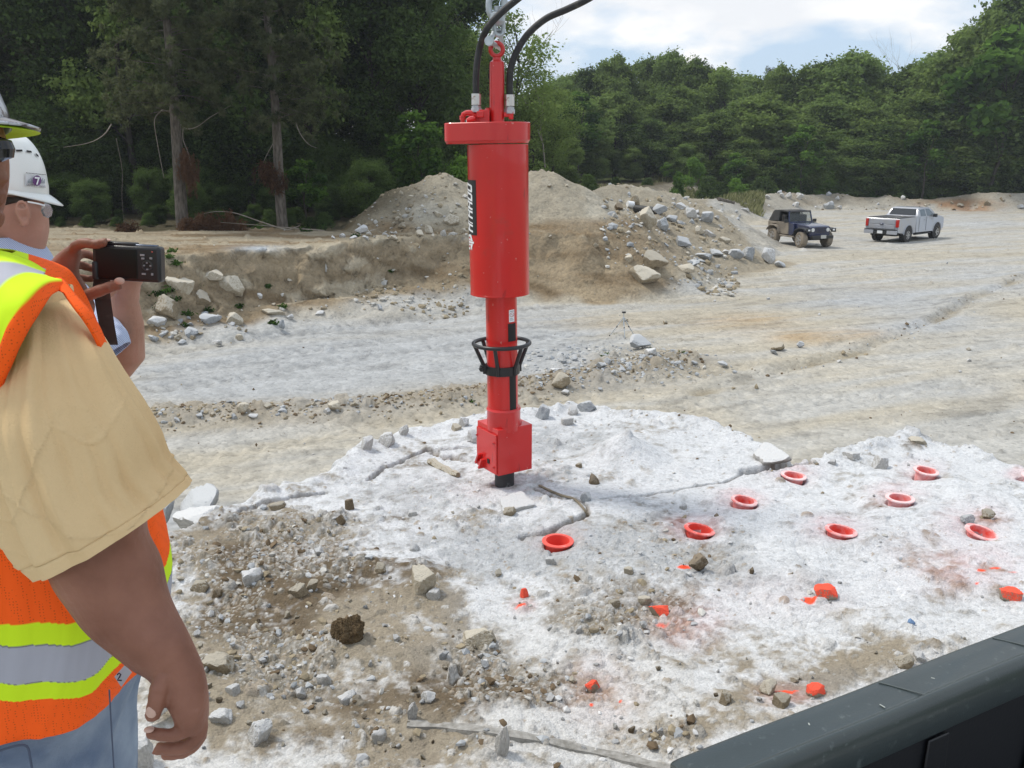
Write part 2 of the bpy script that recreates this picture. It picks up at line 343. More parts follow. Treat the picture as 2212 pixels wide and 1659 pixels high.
def ground_col(x, y, z, d, dens_extra=None):
    px, py = project(x, y, z)
    xs = x * .92 + y * .38; ys = y * .92 - x * .38
    st = fbm(xs * .16, ys * 1.3, 101, 4); st2 = fbm(xs * .5, ys * 4.5, 103, 4); bl = fbm(x * .25, y * .25, 105, 4)
    c = lerp(PIT_TAN, PIT_GREY, sstep(-.35, .5, st + .6 * bl))
    blue = np.clip(blob(px, py, [(500, 820, 330, 70, 1.2), (850, 760, 300, 75, 1.2), (1150, 720, 180, 50, .8), (1180, 800, 230, 45, 1), (1870, 640, 190, 28, 1.), (1580, 590, 40, 8, .5),
                                 (2000, 690, 150, 45, .75), (2150, 600, 120, 40, .6), (1750, 520, 200, 30, .45), (2100, 480, 160, 26, .55), (380, 1130, 160, 60, .9), (1500, 610, 200, 8, .4), (2100, 850, 150, 30, .5)]), 0, 1.2)
    c = lerp(c, PIT_BLUE, np.clip(blue + .35 * st, 0, 1) * .85)
    dk = np.clip(blob(px, py, [(1790, 625, 100, 9, .8), (1620, 655, 120, 10, .35), (2120, 900, 120, 26, .7), (1500, 655, 260, 14, .4), (1350, 690, 200, 12, .4)]), 0, 1)
    c = c * (1 - .45 * dk * sstep(-.3, .5, st2 + .3 * st))[..., None]
    oc = np.clip(blob(px, py, [(1740, 728, 70, 14, .9), (1850, 722, 60, 12, .7), (1640, 690, 80, 14, .45), (1580, 700, 100, 20, .35), (1300, 700, 90, 12, .3), (1700, 480, 60, 10, .2), (1900, 620, 60, 10, .1)]) * (1 + st2), 0, 1)
    c = lerp(c, C(.40, .28, .15), oc * .75)
    c = c * (1 + .10 * st2 + .08 * st + .07 * fbm(x * 3, y * 3, 107, 3) + .08 * fbm(x * 9, y * 9, 108, 2))[..., None]; c = c * (1 - .22 * sstep(.25, .6, fbm(xs * .9, ys * 3.2, 114, 4)))[..., None]
    dw, _ = segd(x, y, WINDROW); dr, _ = segd(x, y, RUTL)
    m = np.clip(np.exp(-(dw / .75) ** 2) * (1.0 + .6 * fbm(x * 1.3, y * 1.3, 109, 3)), 0, 1)
    c = lerp(c, C(.30, .26, .20), m * .85)
    c = lerp(c, C(.27, .23, .16), np.clip(np.exp(-(dr / .22) ** 2) * (.35 + 1.1 * fbm(x * .9, y * .9, 111, 3)), 0, 1) * .8)
    for tr in TRACKS[:3]:
        dt, s_ = segd(x, y, tr); c = c * (1 - .10 * np.exp(-(dt / .3) ** 4) * (1 + np.sin(s_ * 17.4 + dt * 9)))[..., None]
    # bank, plateau, piles
    bk = lerp(BANK_C, BANK_D, sstep(-.1, .55, fbm(x * .7 + z, y * .7 + z * 2, 121, 4)))
    pale = sstep(.15, .5, fbm(x * .9 + 3 * z, y * .9, 131, 4)) * np.clip(blob(px, py, [(550, 640, 220, 80, 1.), (400, 600, 150, 60, .5)]), 0, 1)
    bk = lerp(bk, C(.42, .37, .28), pale); bk = bk * (1 + .22 * fbm(x * 4 + z * 5, y * 4 + z * 3, 133, 3))[..., None]
    top = lerp(C(.33, .285, .21), C(.22, .16, .095), sstep(-.1, .5, fbm(x * .5, y * 1.6, 123, 4)))
    top = lerp(top, C(.38, .41, .44), np.clip(blob(px, py, [(570, 537, 60, 6, 1.2), (1000, 517, 30, 5, .5)]), 0, 1))
    bk = lerp(bk, top, sstep(1.75, 2.0, z))
    pile = sstep(2.08, 2.5, z) * sstep(-7, -3, x) * sstep(50, 45, y)
    bk = lerp(bk, lerp(MOUND_C, C(.40, .37, .305), sstep(-.2, .5, fbm(x, y, 125, 4))), pile)
    bk = lerp(bk, MOUND_C, sstep(3, 8, x) * .8)
    c = lerp(c, bk, sstep(-.8, -.15, d + .35 * fbm(x * 1.1, y * 1.1, 127, 3)))
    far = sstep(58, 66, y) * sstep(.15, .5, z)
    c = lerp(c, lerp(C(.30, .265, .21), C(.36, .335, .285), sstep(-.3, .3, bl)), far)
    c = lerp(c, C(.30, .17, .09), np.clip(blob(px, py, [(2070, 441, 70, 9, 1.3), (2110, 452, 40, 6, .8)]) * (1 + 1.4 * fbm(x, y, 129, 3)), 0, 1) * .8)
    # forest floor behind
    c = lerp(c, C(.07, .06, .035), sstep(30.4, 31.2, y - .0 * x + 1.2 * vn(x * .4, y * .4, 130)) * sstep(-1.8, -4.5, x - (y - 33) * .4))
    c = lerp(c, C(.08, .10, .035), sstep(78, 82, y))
    return np.clip(c, .02, .9)
NU, NV = 760, 900
u = np.linspace(-1.05, 1.05, NU)
ycs = np.geomspace(2.5, 140, 1500)
def ux(u, y): return u * np.sqrt(y * y + 4)
YC, UC = np.meshgrid(ycs, u); hc = ground_h(ux(UC, YC), YC, False)
dh = np.abs(np.gradient(hc, axis=1)); wgt = np.gradient(ycs)[None] / YC + .07 * dh + np.gradient(ycs)[None] * .004
cum = np.cumsum(wgt, axis=1); cum = (cum - cum[:, :1]) / (cum[:, -1:] - cum[:, :1])
sm = np.cumsum(np.pad(cum, ((6, 6), (0, 0)), mode='edge'), axis=0); cum = (sm[12:] - sm[:-12]) / 12 if sm[12:].shape[0] == NU else cum
tv = np.linspace(0, 1, NV); YY = np.stack([np.interp(tv, cum[i], ycs) for i in range(NU)])
UU = np.repeat(u[:, None], NV, 1); XX = ux(UU, YY); ZZ = ground_h(XX, YY)
DD = sdist(XX, YY, BANK)
steep = sstep(-.2, .2, DD) * sstep(1.6, .9, DD) * sstep(2, -3, XX)
w3, a3, b3 = worley(XX * .9 + 20, ZZ * 1.5, .55, 201)
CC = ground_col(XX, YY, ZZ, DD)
# blocks standing out of the face of the bank on the left
slab = np.clip(.34 - w3, 0, .2) * (a3 < .35) * steep * sstep(-2.5, -5, XX)
XX2 = XX + .16 * fbm(ZZ * 3, YY * 2 + XX, 203, 3) * steep; YY2 = YY + (.20 * fbm(XX * 1.6, ZZ * 2.2, 205, 5, .6) + .08 * fbm(XX * 6, ZZ * 7, 207, 3)) * steep - slab
CC = np.where((slab > .02)[..., None], CC * .6 + .4 * C(.52, .47, .37) * (1.0 + .15 * (b3[..., None] - .5)), CC)
def grid_faces(a, b):
    i = np.arange(a * b).reshape(a, b); return np.stack([i[:-1, :-1], i[1:, :-1], i[1:, 1:], i[:-1, 1:]], -1).reshape(-1, 4)
def gritty(m, scales, dark=.35, amt=.28, bmp=.006):
    n = m.node_tree.nodes; l = m.node_tree.links; b = n['Principled BSDF']; src = b.inputs['Base Color'].links[0].from_socket; tcn = n.new('ShaderNodeTexCoord'); cur = src; hs = None
    for i, sc in enumerate(scales):
        v = n.new('ShaderNodeTexVoronoi'); v.inputs['Scale'].default_value = sc; l.new(tcn.outputs['Object'], v.inputs['Vector']); sp = n.new('ShaderNodeSeparateColor'); l.new(v.outputs['Color'], sp.inputs[0])
        r = n.new('ShaderNodeValToRGB'); e = r.color_ramp.elements; e[0].position = 0; e[0].color = (dark,) * 3 + (1,); e[1].position = 1; e[1].color = (1 + amt,) * 3 + (1,); k = r.color_ramp.elements.new(.10); k.color = (1 - amt,) * 3 + (1,); l.new(sp.outputs[0], r.inputs[0])
        mu = n.new('ShaderNodeMixRGB'); mu.blend_type = 'MULTIPLY'; mu.inputs[0].default_value = .8; l.new(cur, mu.inputs[1]); l.new(r.outputs[0], mu.inputs[2]); cur = mu.outputs[0]
        if i == 0:
            hs = n.new('ShaderNodeMath'); hs.operation = 'SUBTRACT'; l.new(sp.outputs[1], hs.inputs[0]); l.new(v.outputs['Distance'], hs.inputs[1])
    l.new(cur, b.inputs['Base Color']); old = b.inputs['Normal'].links[0].from_socket if b.inputs['Normal'].links else None
    bp = n.new('ShaderNodeBump'); bp.inputs['Distance'].default_value = bmp; l.new(hs.outputs[0], bp.inputs['Height'])
    if old: l.new(old, bp.inputs['Normal'])
    l.new(bp.outputs[0], b.inputs['Normal']); return m
M_ground = material('quarry_floor', (.5, .5, .5), rough=.95, spec=.15, attr=True, var=.10, vscale=2.2, bump=.03, bscale=7)
gritty(M_ground, (9, 26), .72, .08, .02)
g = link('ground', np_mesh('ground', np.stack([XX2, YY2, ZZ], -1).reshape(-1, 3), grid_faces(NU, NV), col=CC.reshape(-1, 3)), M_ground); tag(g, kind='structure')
mb = MB(); mb.add([(-1500, -1500, -.35), (1500, -1500, -.35), (1500, 1500, -.35), (-1500, 1500, -.35)], [(0, 1, 2, 3)])
o = mb.build('terrain', material('far_earth', (.12, .12, .06), rough=1, col2=(.07, .09, .035), vscale=.05)); tag(o, kind='structure')

# ---------------------------------------------------------------- the drilled rock bench in front
EDGE = [(-9, -6), (-9, 3.5), (-5, 4.4)] + zd([(250, 1195), (345, 1168), (440, 1125), (520, 1090), (560, 1062), (620, 1042), (690, 1020), (745, 985), (790, 955), (840, 945), (900, 925), (1000, 905), (1080, 893), (1160, 888), (1225, 868), (1280, 872), (1350, 890), (1430, 898), (1500, 908), (1560, 918), (1610, 935), (1665, 958), (1705, 978), (1725, 990), (1765, 986), (1850, 960), (1905, 944), (1960, 935), (2010, 940), (2060, 952), (2130, 970), (2212, 1000), (2300, 1040)], 2.0) + [(9, 4), (9, -6)]
CRACKS = [(zd(l, 2.0), w_, d_) for l, w_, d_ in (
    ([(805, 1030), (835, 1005), (880, 982), (925, 968), (1010, 968)], .017, .09),
    ([(520, 1118), (570, 1095), (620, 1078), (690, 1062)], .024, .12),
    ([(1290, 1085), (1340, 1075), (1420, 1060), (1500, 1050), (1560, 1040), (1620, 1012)], .013, .05),
    ([(1150, 1050), (1200, 1068), (1245, 1085), (1268, 1118)], .018, .04),
    ([(1130, 1150), (1200, 1142), (1260, 1118)], .03, .07),
    ([(1610, 1018), (1660, 1012), (1712, 992)], .06, .22),
    ([(925, 968), (1000, 985), (1040, 1000)], .02, .05),
    ([(1700, 990), (1760, 1000), (1700, 1010)], .02, .05))]
DIRT = [(600, 1150, 110, 45, .7), (520, 1210, 110, 60, .85), (430, 1200, 60, 60, .5), (700, 1290, 170, 60, .75), (850, 1230, 120, 50, .5), (640, 1400, 230, 90, .75), (900, 1420, 150, 60, .6), (930, 1320, 90, 40, .6),
        (720, 1130, 60, 25, .5), (735, 1190, 50, 30, .5), (1130, 1290, 60, 40, .35), (1340, 1330, 100, 40, .6), (1000, 1480, 160, 60, .55), (1280, 1270, 120, 22, .3), (1450, 1310, 60, 30, .35), (560, 1560, 320, 120, .62), (950, 1620, 180, 50, .6), (880, 1480, 180, 60, .5), (820, 1260, 120, 40, .3), (980, 1330, 120, 40, .3), (420, 1480, 120, 100, .6), (760, 1540, 200, 60, .5), (1120, 1250, 120, 30, .3), (560, 1330, 160, 60, .5), (1010, 1400, 110, 50, .45), (830, 1330, 160, 50, .55),
        (1580, 1500, 120, 35, .5), (1720, 1500, 100, 40, .6), (1500, 1560, 100, 40, .55), (1640, 1560, 80, 30, .5), (1870, 1420, 100, 25, .4), (1950, 1400, 60, 20, .4), (2140, 1235, 60, 25, .35), (1400, 1450, 60, 30, .3), (1180, 1480, 200, 60, .38), (1250, 1590, 160, 40, .4), (1560, 1420, 220, 30, .3), (1800, 1460, 90, 30, .45), (1450, 1600, 80, 30, .5), (1700, 1380, 250, 22, .22), (1230, 1340, 120, 40, .4), (1550, 1230, 40, 12, .15),
        (1180, 1060, 40, 16, .3), (1000, 1120, 50, 20, .4), (2120, 1130, 50, 20, .3), (1280, 1040, 60, 15, .3), (700, 1030, 50, 12, .4), (1020, 1040, 40, 20, .2), (1400, 1025, 25, 8, .45), (1400, 1090, 300, 12, .1)]
GRITTY = [(1330, 1180, 260, 60, .8), (900, 1060, 160, 50, .5), (1050, 1180, 200, 60, .6), (1250, 950, 120, 35, .6), (1600, 1230, 240, 60, .45), (1150, 960, 60, 40, .5), (1350, 1380, 200, 60, .3), (2100, 1250, 100, 100, .3), (1220, 1030, 80, 20, .5)]
BOWLS = [(1205, 1178), (1511, 1157), (1816, 1160), (2121, 1164), (1607, 1096), (1714, 1038), (1943, 1093), (1999, 1036)]
BOWL_ON = [1]
BWL = zd(BOWLS, 2.0)
def bench_base(x, y):
    z = 2.0 + .045 * fbm(x * .9, y * .9, 301, 3) + .02 * vn(x * 2.3, y * 2.3, 303)
    z = z + .95 * sstep(2.45, 1.75, y)
    bx, by = BPILE; z = z + .20 * np.clip(1 - np.hypot(x - bx, (y - by) * 1.0) / .42, 0, 1) ** 1.2
    z = z + .05 * np.exp(-((x + 1.9) ** 2 + (y - 4.9) ** 2) / .3)
    for i, (cx, cy) in enumerate(BWL):
        d = np.hypot(x - cx, y - cy); z = z - .02 * np.exp(-(d / .14) ** 2) + .012 * np.exp(-((d - .22) / .06) ** 2) - BOWL_ON[0] * .20 * np.exp(-(d / .084) ** 8)
    return z
BPILE = tuple(onz(1352, 985, 2.0)[:2])
def bench_h(x, y, detail=True, want=False):
    px, py = project(x, y, np.full_like(x, 2.0))
    near = 1
    z = bench_base(x, y)
    e = sdist(x, y, EDGE)
    dirt = np.clip(blob(px, py, DIRT), 0, .85); grit = np.clip(blob(px, py, GRITTY), 0, 1)
    nz = fbm(x * 2.2, y * 2.2, 311, 5, .58); nf = fbm(x * 9, y * 9, 315, 4, .6)
    nv = fbm(x * 26, y * 26, 317, 3, .6); dm = sstep(-.02, .62, dirt * 1.0 + .66 * nz + .46 * nf + .30 * nv - .10)
    cz = fbm(x * 1.9, y * 1.9, 327, 3); z = z + .040 * fbm(x * 1.4, y * 1.4, 323, 3) - .010 * np.exp(-(cz / .035) ** 2) + .012 * np.abs(fbm(x * 5, y * 5, 329, 3)) + dm * (.045 * fbm(x * 3.0, y * 3.0, 321, 4, .5) + .008 * nf) + (1 - dm) * .008 * fbm(x * 5, y * 5, 325, 4, .6)
    cr = np.zeros_like(x)
    wx = .035 * vn(x * 6, y * 6, 331) + .018 * vn(x * 17, y * 17, 333) + .008 * vn(x * 45, y * 45, 334)
    for pts, wd, dp in CRACKS:
        dc, _ = segd(x + wx, y + wx, pts); m = np.exp(-(dc / wd) ** 4); cr = np.maximum(cr, m); z = z - dp * m
    col = None; rk = np.zeros_like(x); rr = np.zeros_like(x)
    if detail:
        bd = np.full(x.shape, 9.0)
        for cx, cy in BWL: bd = np.minimum(bd, np.hypot(x - cx, y - cy))
        rub = np.clip(.05 + .98 * dm * dirt + .25 * grit + .35 * sstep(.5, 0, e), 0, 1)
        ra = sstep(-.15, .35, fbm(x * 1.7, y * 1.7, 341, 3))       # rubble comes in drifts
        for s, hr, dn, sd_ in ((.16, .55, .16, 401), (.085, .6, .40, 411), (.045, .65, .7, 421), (.022, .6, .8, 431)):
            ww, a, b = worley(x + .25 * s * vn(x / s * 1.3, y / s * 1.3, sd_ + 3), y + .25 * s * vn(x / s * 1.3, y / s * 1.3, sd_ + 4), s, sd_)
            r = s * (.22 + .33 * b); p = dn * rub * (.08 + 1.15 * ra) * (1.0 if s > .05 else 1.2) + (.22 * grit if s < .05 else 0) + (.022 if s < .1 else .005)
            hh = np.where(a < p, np.minimum(hr * np.sqrt(np.maximum(r * r - ww * ww, 0)) * 1.15, hr * .9 * r * (.75 + .5 * _h(np.floor(a * 977), np.floor(b * 977), 7))), 0)
            hh = hh * np.clip(sstep(.10, .16, bd), 0, 1); z = z + hh; m = hh > .0006; rk = np.where(m, 1, rk); rr = np.where(m, _h(np.floor(a * 9999), np.floor(b * 999), 3), rr)
    # the edge: lip, then a broken wall down to the pit floor
    ee = e + .05 * fbm(x * 5, y * 5, 351, 3) + .03 * vn(x * 13, y * 13, 353)
    z = z + .05 * np.exp(-((ee - .1) / .12) ** 2) * (.5 + fbm(x * 3, y * 3, 355, 3)) * 1.2
    drop = sstep(0, -.75, ee); z = z * (1 - drop) + (-.25) * drop - .10 * sstep(.06, 0, ee)
    if want: return z, dm, dirt, grit, cr, rk, rr, nz, nf, px, py, e
    return z
_T = np.geomspace(2.2, 130, 420)
def surf(px, py, skip=0):
    """where the view ray through a picture point meets the ground"""
    d = ray(px, py); T = _T
    for _ in range(2):
        X = d[0] * T; Y = d[1] * T; Z = CAMZ + d[2] * T; h = ground_h(X, Y, False); nb = Y < 11
        if nb.any(): h = h.copy(); h[nb] = np.maximum(h[nb], bench_h(X[nb], Y[nb], False))
        i = int(np.argmax(Z < h)); T = np.linspace(T[max(i - 1, 0)], T[i], 24)
    return Vector((X[i], Y[i], h[i]))
COLLARS = [(1205, 1166, .034), (1511, 1141, .046), (1816, 1144, .046), (2121, 1148, .042), (1607, 1079, .062), (1714, 1024, .036), (1943, 1074, .066), (1999, 1014, .085), (2224, 1022, .045)]
BOWL_ON[0] = 0; BWL[:] = [tuple(surf(x, y + 4 + h * 150)[:2]) for x, y, h in COLLARS]; BOWL_ON[0] = 1
NUB, NVB = 1060, 800
ub = np.linspace(-.92, .95, NUB); yb = np.concatenate([np.linspace(-5, 2.0, 24)[:-1], np.geomspace(2.0, 11.2, NVB - 23)])
YB, UB = np.meshgrid(yb, ub); XB = ux(UB, YB) * 1.0
jit = sstep(2.2, 2.6, YB)
ZB, dm, dirt, grit, cr, rk, rr, nz_, nf_, pxb, pyb, eb = bench_h(XB, YB, True, True)
WHITE, WGREY, TANB, BROWN = C(.635, .65, .67), C(.44, .455, .47), C(.30, .26, .20), C(.145, .112, .075)
base = lerp(WHITE, WGREY, np.clip(sstep(-.05, .6, grit * .8 + .5 * nf_ + .25 * nz_), 0, 1))
base = base * (1 + .05 * nz_)[..., None]
dcol = lerp(TANB, BROWN, sstep(-.15, .35, fbm(XB * 1.3, YB * 1.3, 501, 4) + .45 * (blob(pxb, pyb, [(500, 1200, 160, 90, 1), (700, 1300, 200, 80, .7), (800, 1480, 300, 100, .4)]) - .45)))
dcol = lerp(dcol, C(.27, .25, .22), sstep(.0, .5, fbm(XB * 1.1 + 4, YB * 1.1, 503, 3) + blob(pxb, pyb, [(600, 1560, 300, 90, .4)])) * .7)
stain = np.clip(sstep(1180, 1500, pyb) * .30 + .35 * sstep(.05, .6, nz_ + .5 * nf_) * sstep(1050, 1300, pyb), 0, .5); base = lerp(base, C(.46, .42, .35), stain * (1 - .5 * (pxb > 1500)))
cB = lerp(base, dcol, dm)
rc = lerp(lerp(C(.22, .20, .165), C(.56, .55, .53), sstep(.2, .9, rr)), C(.28, .21, .13), (rr > .86) * .7)
rc = lerp(rc, base, (1 - np.clip(dirt * 1.2, 0, 1)) * .78 * (rr < .93))
cB = lerp(cB, rc, rk * .85)
cB = lerp(cB, C(.20, .15, .095), cr * .85)
# fluorescent marking paint sprayed on the ground
def spray(L, sharp=.35):
    s = 0
    for cx, cy, rx, ry, a in L:
        s = s + a * np.exp(-(((pxb - cx) / rx) ** 2 + ((pyb - cy) / ry) ** 2) ** 1.2)
    return s
pink = spray([(2100, 1235, 110, 42, .38), (1640, 1290, 200, 45, .12), (1480, 1345, 80, 40, .35), (1300, 1500, 80, 60, .2), (1700, 1500, 60, 30, .5), (1290, 1440, 60, 30, .15), (2030, 1200, 150, 60, .12), (1130, 1295, 26, 14, .6),
              (1205, 1160, 55, 26, .25), (1500, 1135, 60, 28, .6), (1800, 1140, 65, 30, .5), (2100, 1135, 70, 35, .45), (1600, 1075, 55, 26, .5), (1712, 1018, 52, 20, .4), (1932, 1070, 60, 25, .45), (1992, 1010, 45, 22, .4), (1050, 1060, 60, 20, .1), (2205, 1020, 30, 16, .7)])
cB = lerp(cB, C(.80, .22, .24), np.clip(pink * (1 + .9 * nf_ + .3 * rr), 0, .5) * .34)
hot = spray([(1476, 1225, 15, 6, 1.4), (1750, 1296, 13, 5, 1.5), (1430, 1338, 26, 6, .6), (1735, 1293, 12, 3, .5), (2118, 1240, 12, 4, .9), (2150, 1233, 14, 3, .8), (2190, 1243, 26, 4, .5), (2110, 1262, 6, 3, .8), (1123, 1300, 16, 5, .8), (1705, 1488, 30, 7, .7), (1760, 1494, 14, 5, .8), (1278, 1508, 6, 4, .9), (1340, 1500, 5, 3, .8), (1444, 1312, 30, 14, .25), (1290, 1290, 3, 3, .0)])
cB = lerp(cB, C(.98, .11, .05), np.clip((hot - .35 + .35 * nf_) * 3, 0, 1))
wall = sstep(.02, -.12, eb); cB = lerp(cB, lerp(C(.36, .31, .23), C(.55, .54, .52), sstep(-.2, .4, nf_ + nz_)), wall)
M_bench = material('crushed_white_rock', (.5, .5, .5), rough=.95, spec=.12, attr=True, var=.07, vscale=42, bump=.005, bscale=70)
gritty(M_bench, (80, 30), .76, .07, .004)
o = link('rock_ground', np_mesh('rock_ground', np.stack([XB, YB, ZB], -1).reshape(-1, 3), grid_faces(NUB, NVB), col=np.clip(cB, .02, .95).reshape(-1, 3)), M_bench); tag(o, kind='structure')
for m_ in (M_bench,): pass

def gz(x, y, far=False):
    x = np.array([x]); y = np.array([y]); zg = ground_h(x, y, False)[0]
    return float(zg if (far or y[0] > 11) else max(zg, bench_h(x, y, False)[0]))

# loose chippings that nobody could count: one mesh of small broken stones
def chips(name, X, Y, Z, size, colr, seed):
    rng = np.random.default_rng(seed); bm = bmesh.new(); bmesh.ops.create_icosphere(bm, subdivisions=1, radius=1); v0 = np.array([v.co[:] for v in bm.verts]); f0 = np.array([[v.index for v in f.verts] for f in bm.faces]); bm.free(); n = len(X); k = len(v0)
    V = v0[None] * rng.uniform(.55, 1.2, (n, k, 1)); V = V * rng.uniform(.6, 1.3, (n, 1, 3)) * np.array([1, 1, .7]); a = rng.uniform(0, 6.28, n); c, s_ = np.cos(a)[:, None], np.sin(a)[:, None]
    V = np.stack([V[..., 0] * c - V[..., 1] * s_, V[..., 0] * s_ + V[..., 1] * c, V[..., 2] + V[..., 0] * rng.uniform(-.4, .4, (n, 1))], -1) * size[:, None, None]
    V = V + np.stack([X, Y, Z + size * .2], -1)[:, None, :]; F = (f0[None] + (np.arange(n) * k)[:, None, None]).reshape(-1, 3)
    m = material(name + '_stone', (.5, .5, .5), rough=.95, spec=.15, attr=True, var=.15, vscale=25); o = link(name, np_mesh(name, V.reshape(-1, 3), F, smooth=False, col=np.repeat(colr, k, 0)), m); return tag(o, kind='stuff')
rg = np.random.default_rng(12)
def zone(n, poly_or_line, spread, s0, s1, pal, line=True, z=0):
    if line:
        L_ = np.array(poly_or_line); t = rg.uniform(0, len(L_) - 1.001, n); i = t.astype(int); f = (t - i)[:, None]; P = L_[i] * (1 - f) + L_[i + 1] * f
        P = P + rg.normal(size=(n, 2)) * spread
    else:
        x0, x1, y0, y1 = poly_or_line; P = np.array([onz(a, b, z)[:2] for a, b in zip(rg.uniform(x0, x1, n), rg.uniform(y0, y1, n))])
    sz = s0 * (s1 / s0) ** (rg.uniform(0, 1, n) ** 2.2); c = np.array(pal)[rg.integers(0, len(pal), n)] * rg.uniform(.75, 1.15, (n, 1)); return P, sz, c
GR, TN, WT, BRN = (.40, .42, .44), (.32, .27, .19), (.52, .51, .48), (.17, .125, .08)
Z_ = [zone(2200, WINDROW, .30, .015, .06, [GR, TN, TN, BRN]), zone(700, zd([(1150, 790), (1300, 775), (1450, 785)]), .8, .015, .07, [GR, WT, GR]), zone(700, zd([(1150, 830), (1300, 810), (1460, 795)]), .45, .015, .06, [GR, TN, GR]),
      zone(120, zd([(300, 750), (450, 733), (640, 700), (850, 672), (1000, 658)]), .35, .03, .13, [TN, WT, GR, TN]), zone(260, (150, 2250, 580, 980), 0, .012, .04, [TN, GR, WT, BRN], False), zone(80, RUTL, .3, .02, .08, [TN, BRN, GR]),
      zone(700, (760, 1010, 440, 520), 0, .04, .14, [TN, WT, TN], False, 2.2), zone(900, (1300, 1600, 430, 560), 0, .04, .20, [GR, TN, WT], False, 1.2), zone(400, (1640, 2200, 425, 455), 0, .05, .18, [TN, WT, BRN], False, 0)]
P = np.concatenate([z[0] for z in Z_]); sz = np.concatenate([z[1] for z in Z_]); cc_ = np.concatenate([z[2] for z in Z_]); zg_ = ground_h(P[:, 0], P[:, 1], False)
chips('rubble', P[:, 0], P[:, 1], zg_, sz, cc_, 31)
n = 26000; yy = 2.6 + (rg.uniform(0, 1, n) ** .8) * 6.6; xx = rg.uniform(-.62, .64, n) * np.sqrt(yy * yy + 4); zb_, dm_, dt_, gt_, cr_, rk_, rr_, nz1, nf1, px1, py1, e1 = bench_h(xx, yy, True, True)
bdm = np.min([np.hypot(xx - a, yy - b) for a, b in BWL], axis=0); prob = .07 + .95 * dm_ * np.clip(dt_, .2, 1) + .25 * gt_ + .4 * sstep(.6, 0, e1)
k_ = (rg.uniform(0, 1, n) < prob * (.10 + .95 * sstep(-.15, .35, fbm(xx * 1.7, yy * 1.7, 341, 3)))) & (e1 > -.15) & (bdm > .16); xx, yy, zb_, dm_, dt_ = xx[k_], yy[k_], zb_[k_], dm_[k_], dt_[k_]; n = len(xx)
sz = .0045 * (.032 / .0045) ** (rg.uniform(0, 1, n) ** 2.0) * (.75 + .35 * dm_); base_c = np.where((rg.uniform(0, 1, n) < .25 + .5 * dm_)[:, None], np.array([TN, BRN, GR])[rg.integers(0, 3, n)], np.array([WT, (.60, .60, .60), (.46, .47, .48)])[rg.integers(0, 3, n)])
chips('chippings', xx, yy, zb_ - .002, sz, base_c * rg.uniform(.8, 1.12, (n, 1)), 33)
# ================================================================ TREES
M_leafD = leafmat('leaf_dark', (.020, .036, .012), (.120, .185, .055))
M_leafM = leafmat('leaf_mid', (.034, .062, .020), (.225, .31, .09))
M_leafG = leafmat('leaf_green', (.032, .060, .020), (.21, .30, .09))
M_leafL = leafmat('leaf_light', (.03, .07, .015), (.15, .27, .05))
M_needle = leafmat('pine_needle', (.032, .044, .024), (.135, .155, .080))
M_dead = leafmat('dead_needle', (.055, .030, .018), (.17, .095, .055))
M_bark = material('bark', (.06, .05, .04), rough=.95, col2=(.19, .165, .14), vscale=2.2, stretch=(5, 5, 1.4), bump=.05, bscale=4)
M_barkd = material('bark_dark', (.025, .02, .016), rough=.95, col2=(.07, .06, .05), vscale=3, stretch=(4, 4, 1))
M_twig = material('dry_twig', (.20, .17, .14), rough=.9, col2=(.34, .30, .25), vscale=4)
def leaf_arrays(P, Nn, size, rng, asp=.62, shade=None, tri=False):
    n = len(P); a = rng.normal(size=(n, 3)); t = np.cross(Nn, a); t /= np.linalg.norm(t, axis=1)[:, None] + 1e-9
    b = np.cross(Nn, t); s = (size * rng.uniform(.6, 1.35, n))[:, None]
    V = np.stack([P - t * s, P + b * s * asp + Nn * s * .12, P + t * s, P - b * s * asp - Nn * s * .1], 1).reshape(-1, 3)
    F = np.arange(4 * n).reshape(n, 4); c = rng.uniform(0, 1, n) if shade is None else shade
    return V, F, np.repeat(np.stack([c, c, c], 1), 4, 0)
LOBE = (.22, .42)
def lobes_for(rng, h, w, n, base, shape='round'):
    L = []
    for i in range(n):
        t = rng.uniform(0, 1) ** .8; z = base + (h - base) * (.08 + .86 * t)
        if shape == 'round': env = math.sin(math.pi * min(1, .18 + .80 * t)) ** .6
        elif shape == 'cone': env = (1 - t) ** .8 * .95 + .12
        else: env = .55 + .45 * math.sin(math.pi * t)
        a = rng.uniform(0, 2 * math.pi); r = w * env * math.sqrt(rng.uniform(.15, 1)) * .72
        L.append((r * math.cos(a), r * math.sin(a), z, w * rng.uniform(*LOBE) * (.6 + .4 * env)))
    L.append((0, 0, h - w * .22, w * .24)); return L
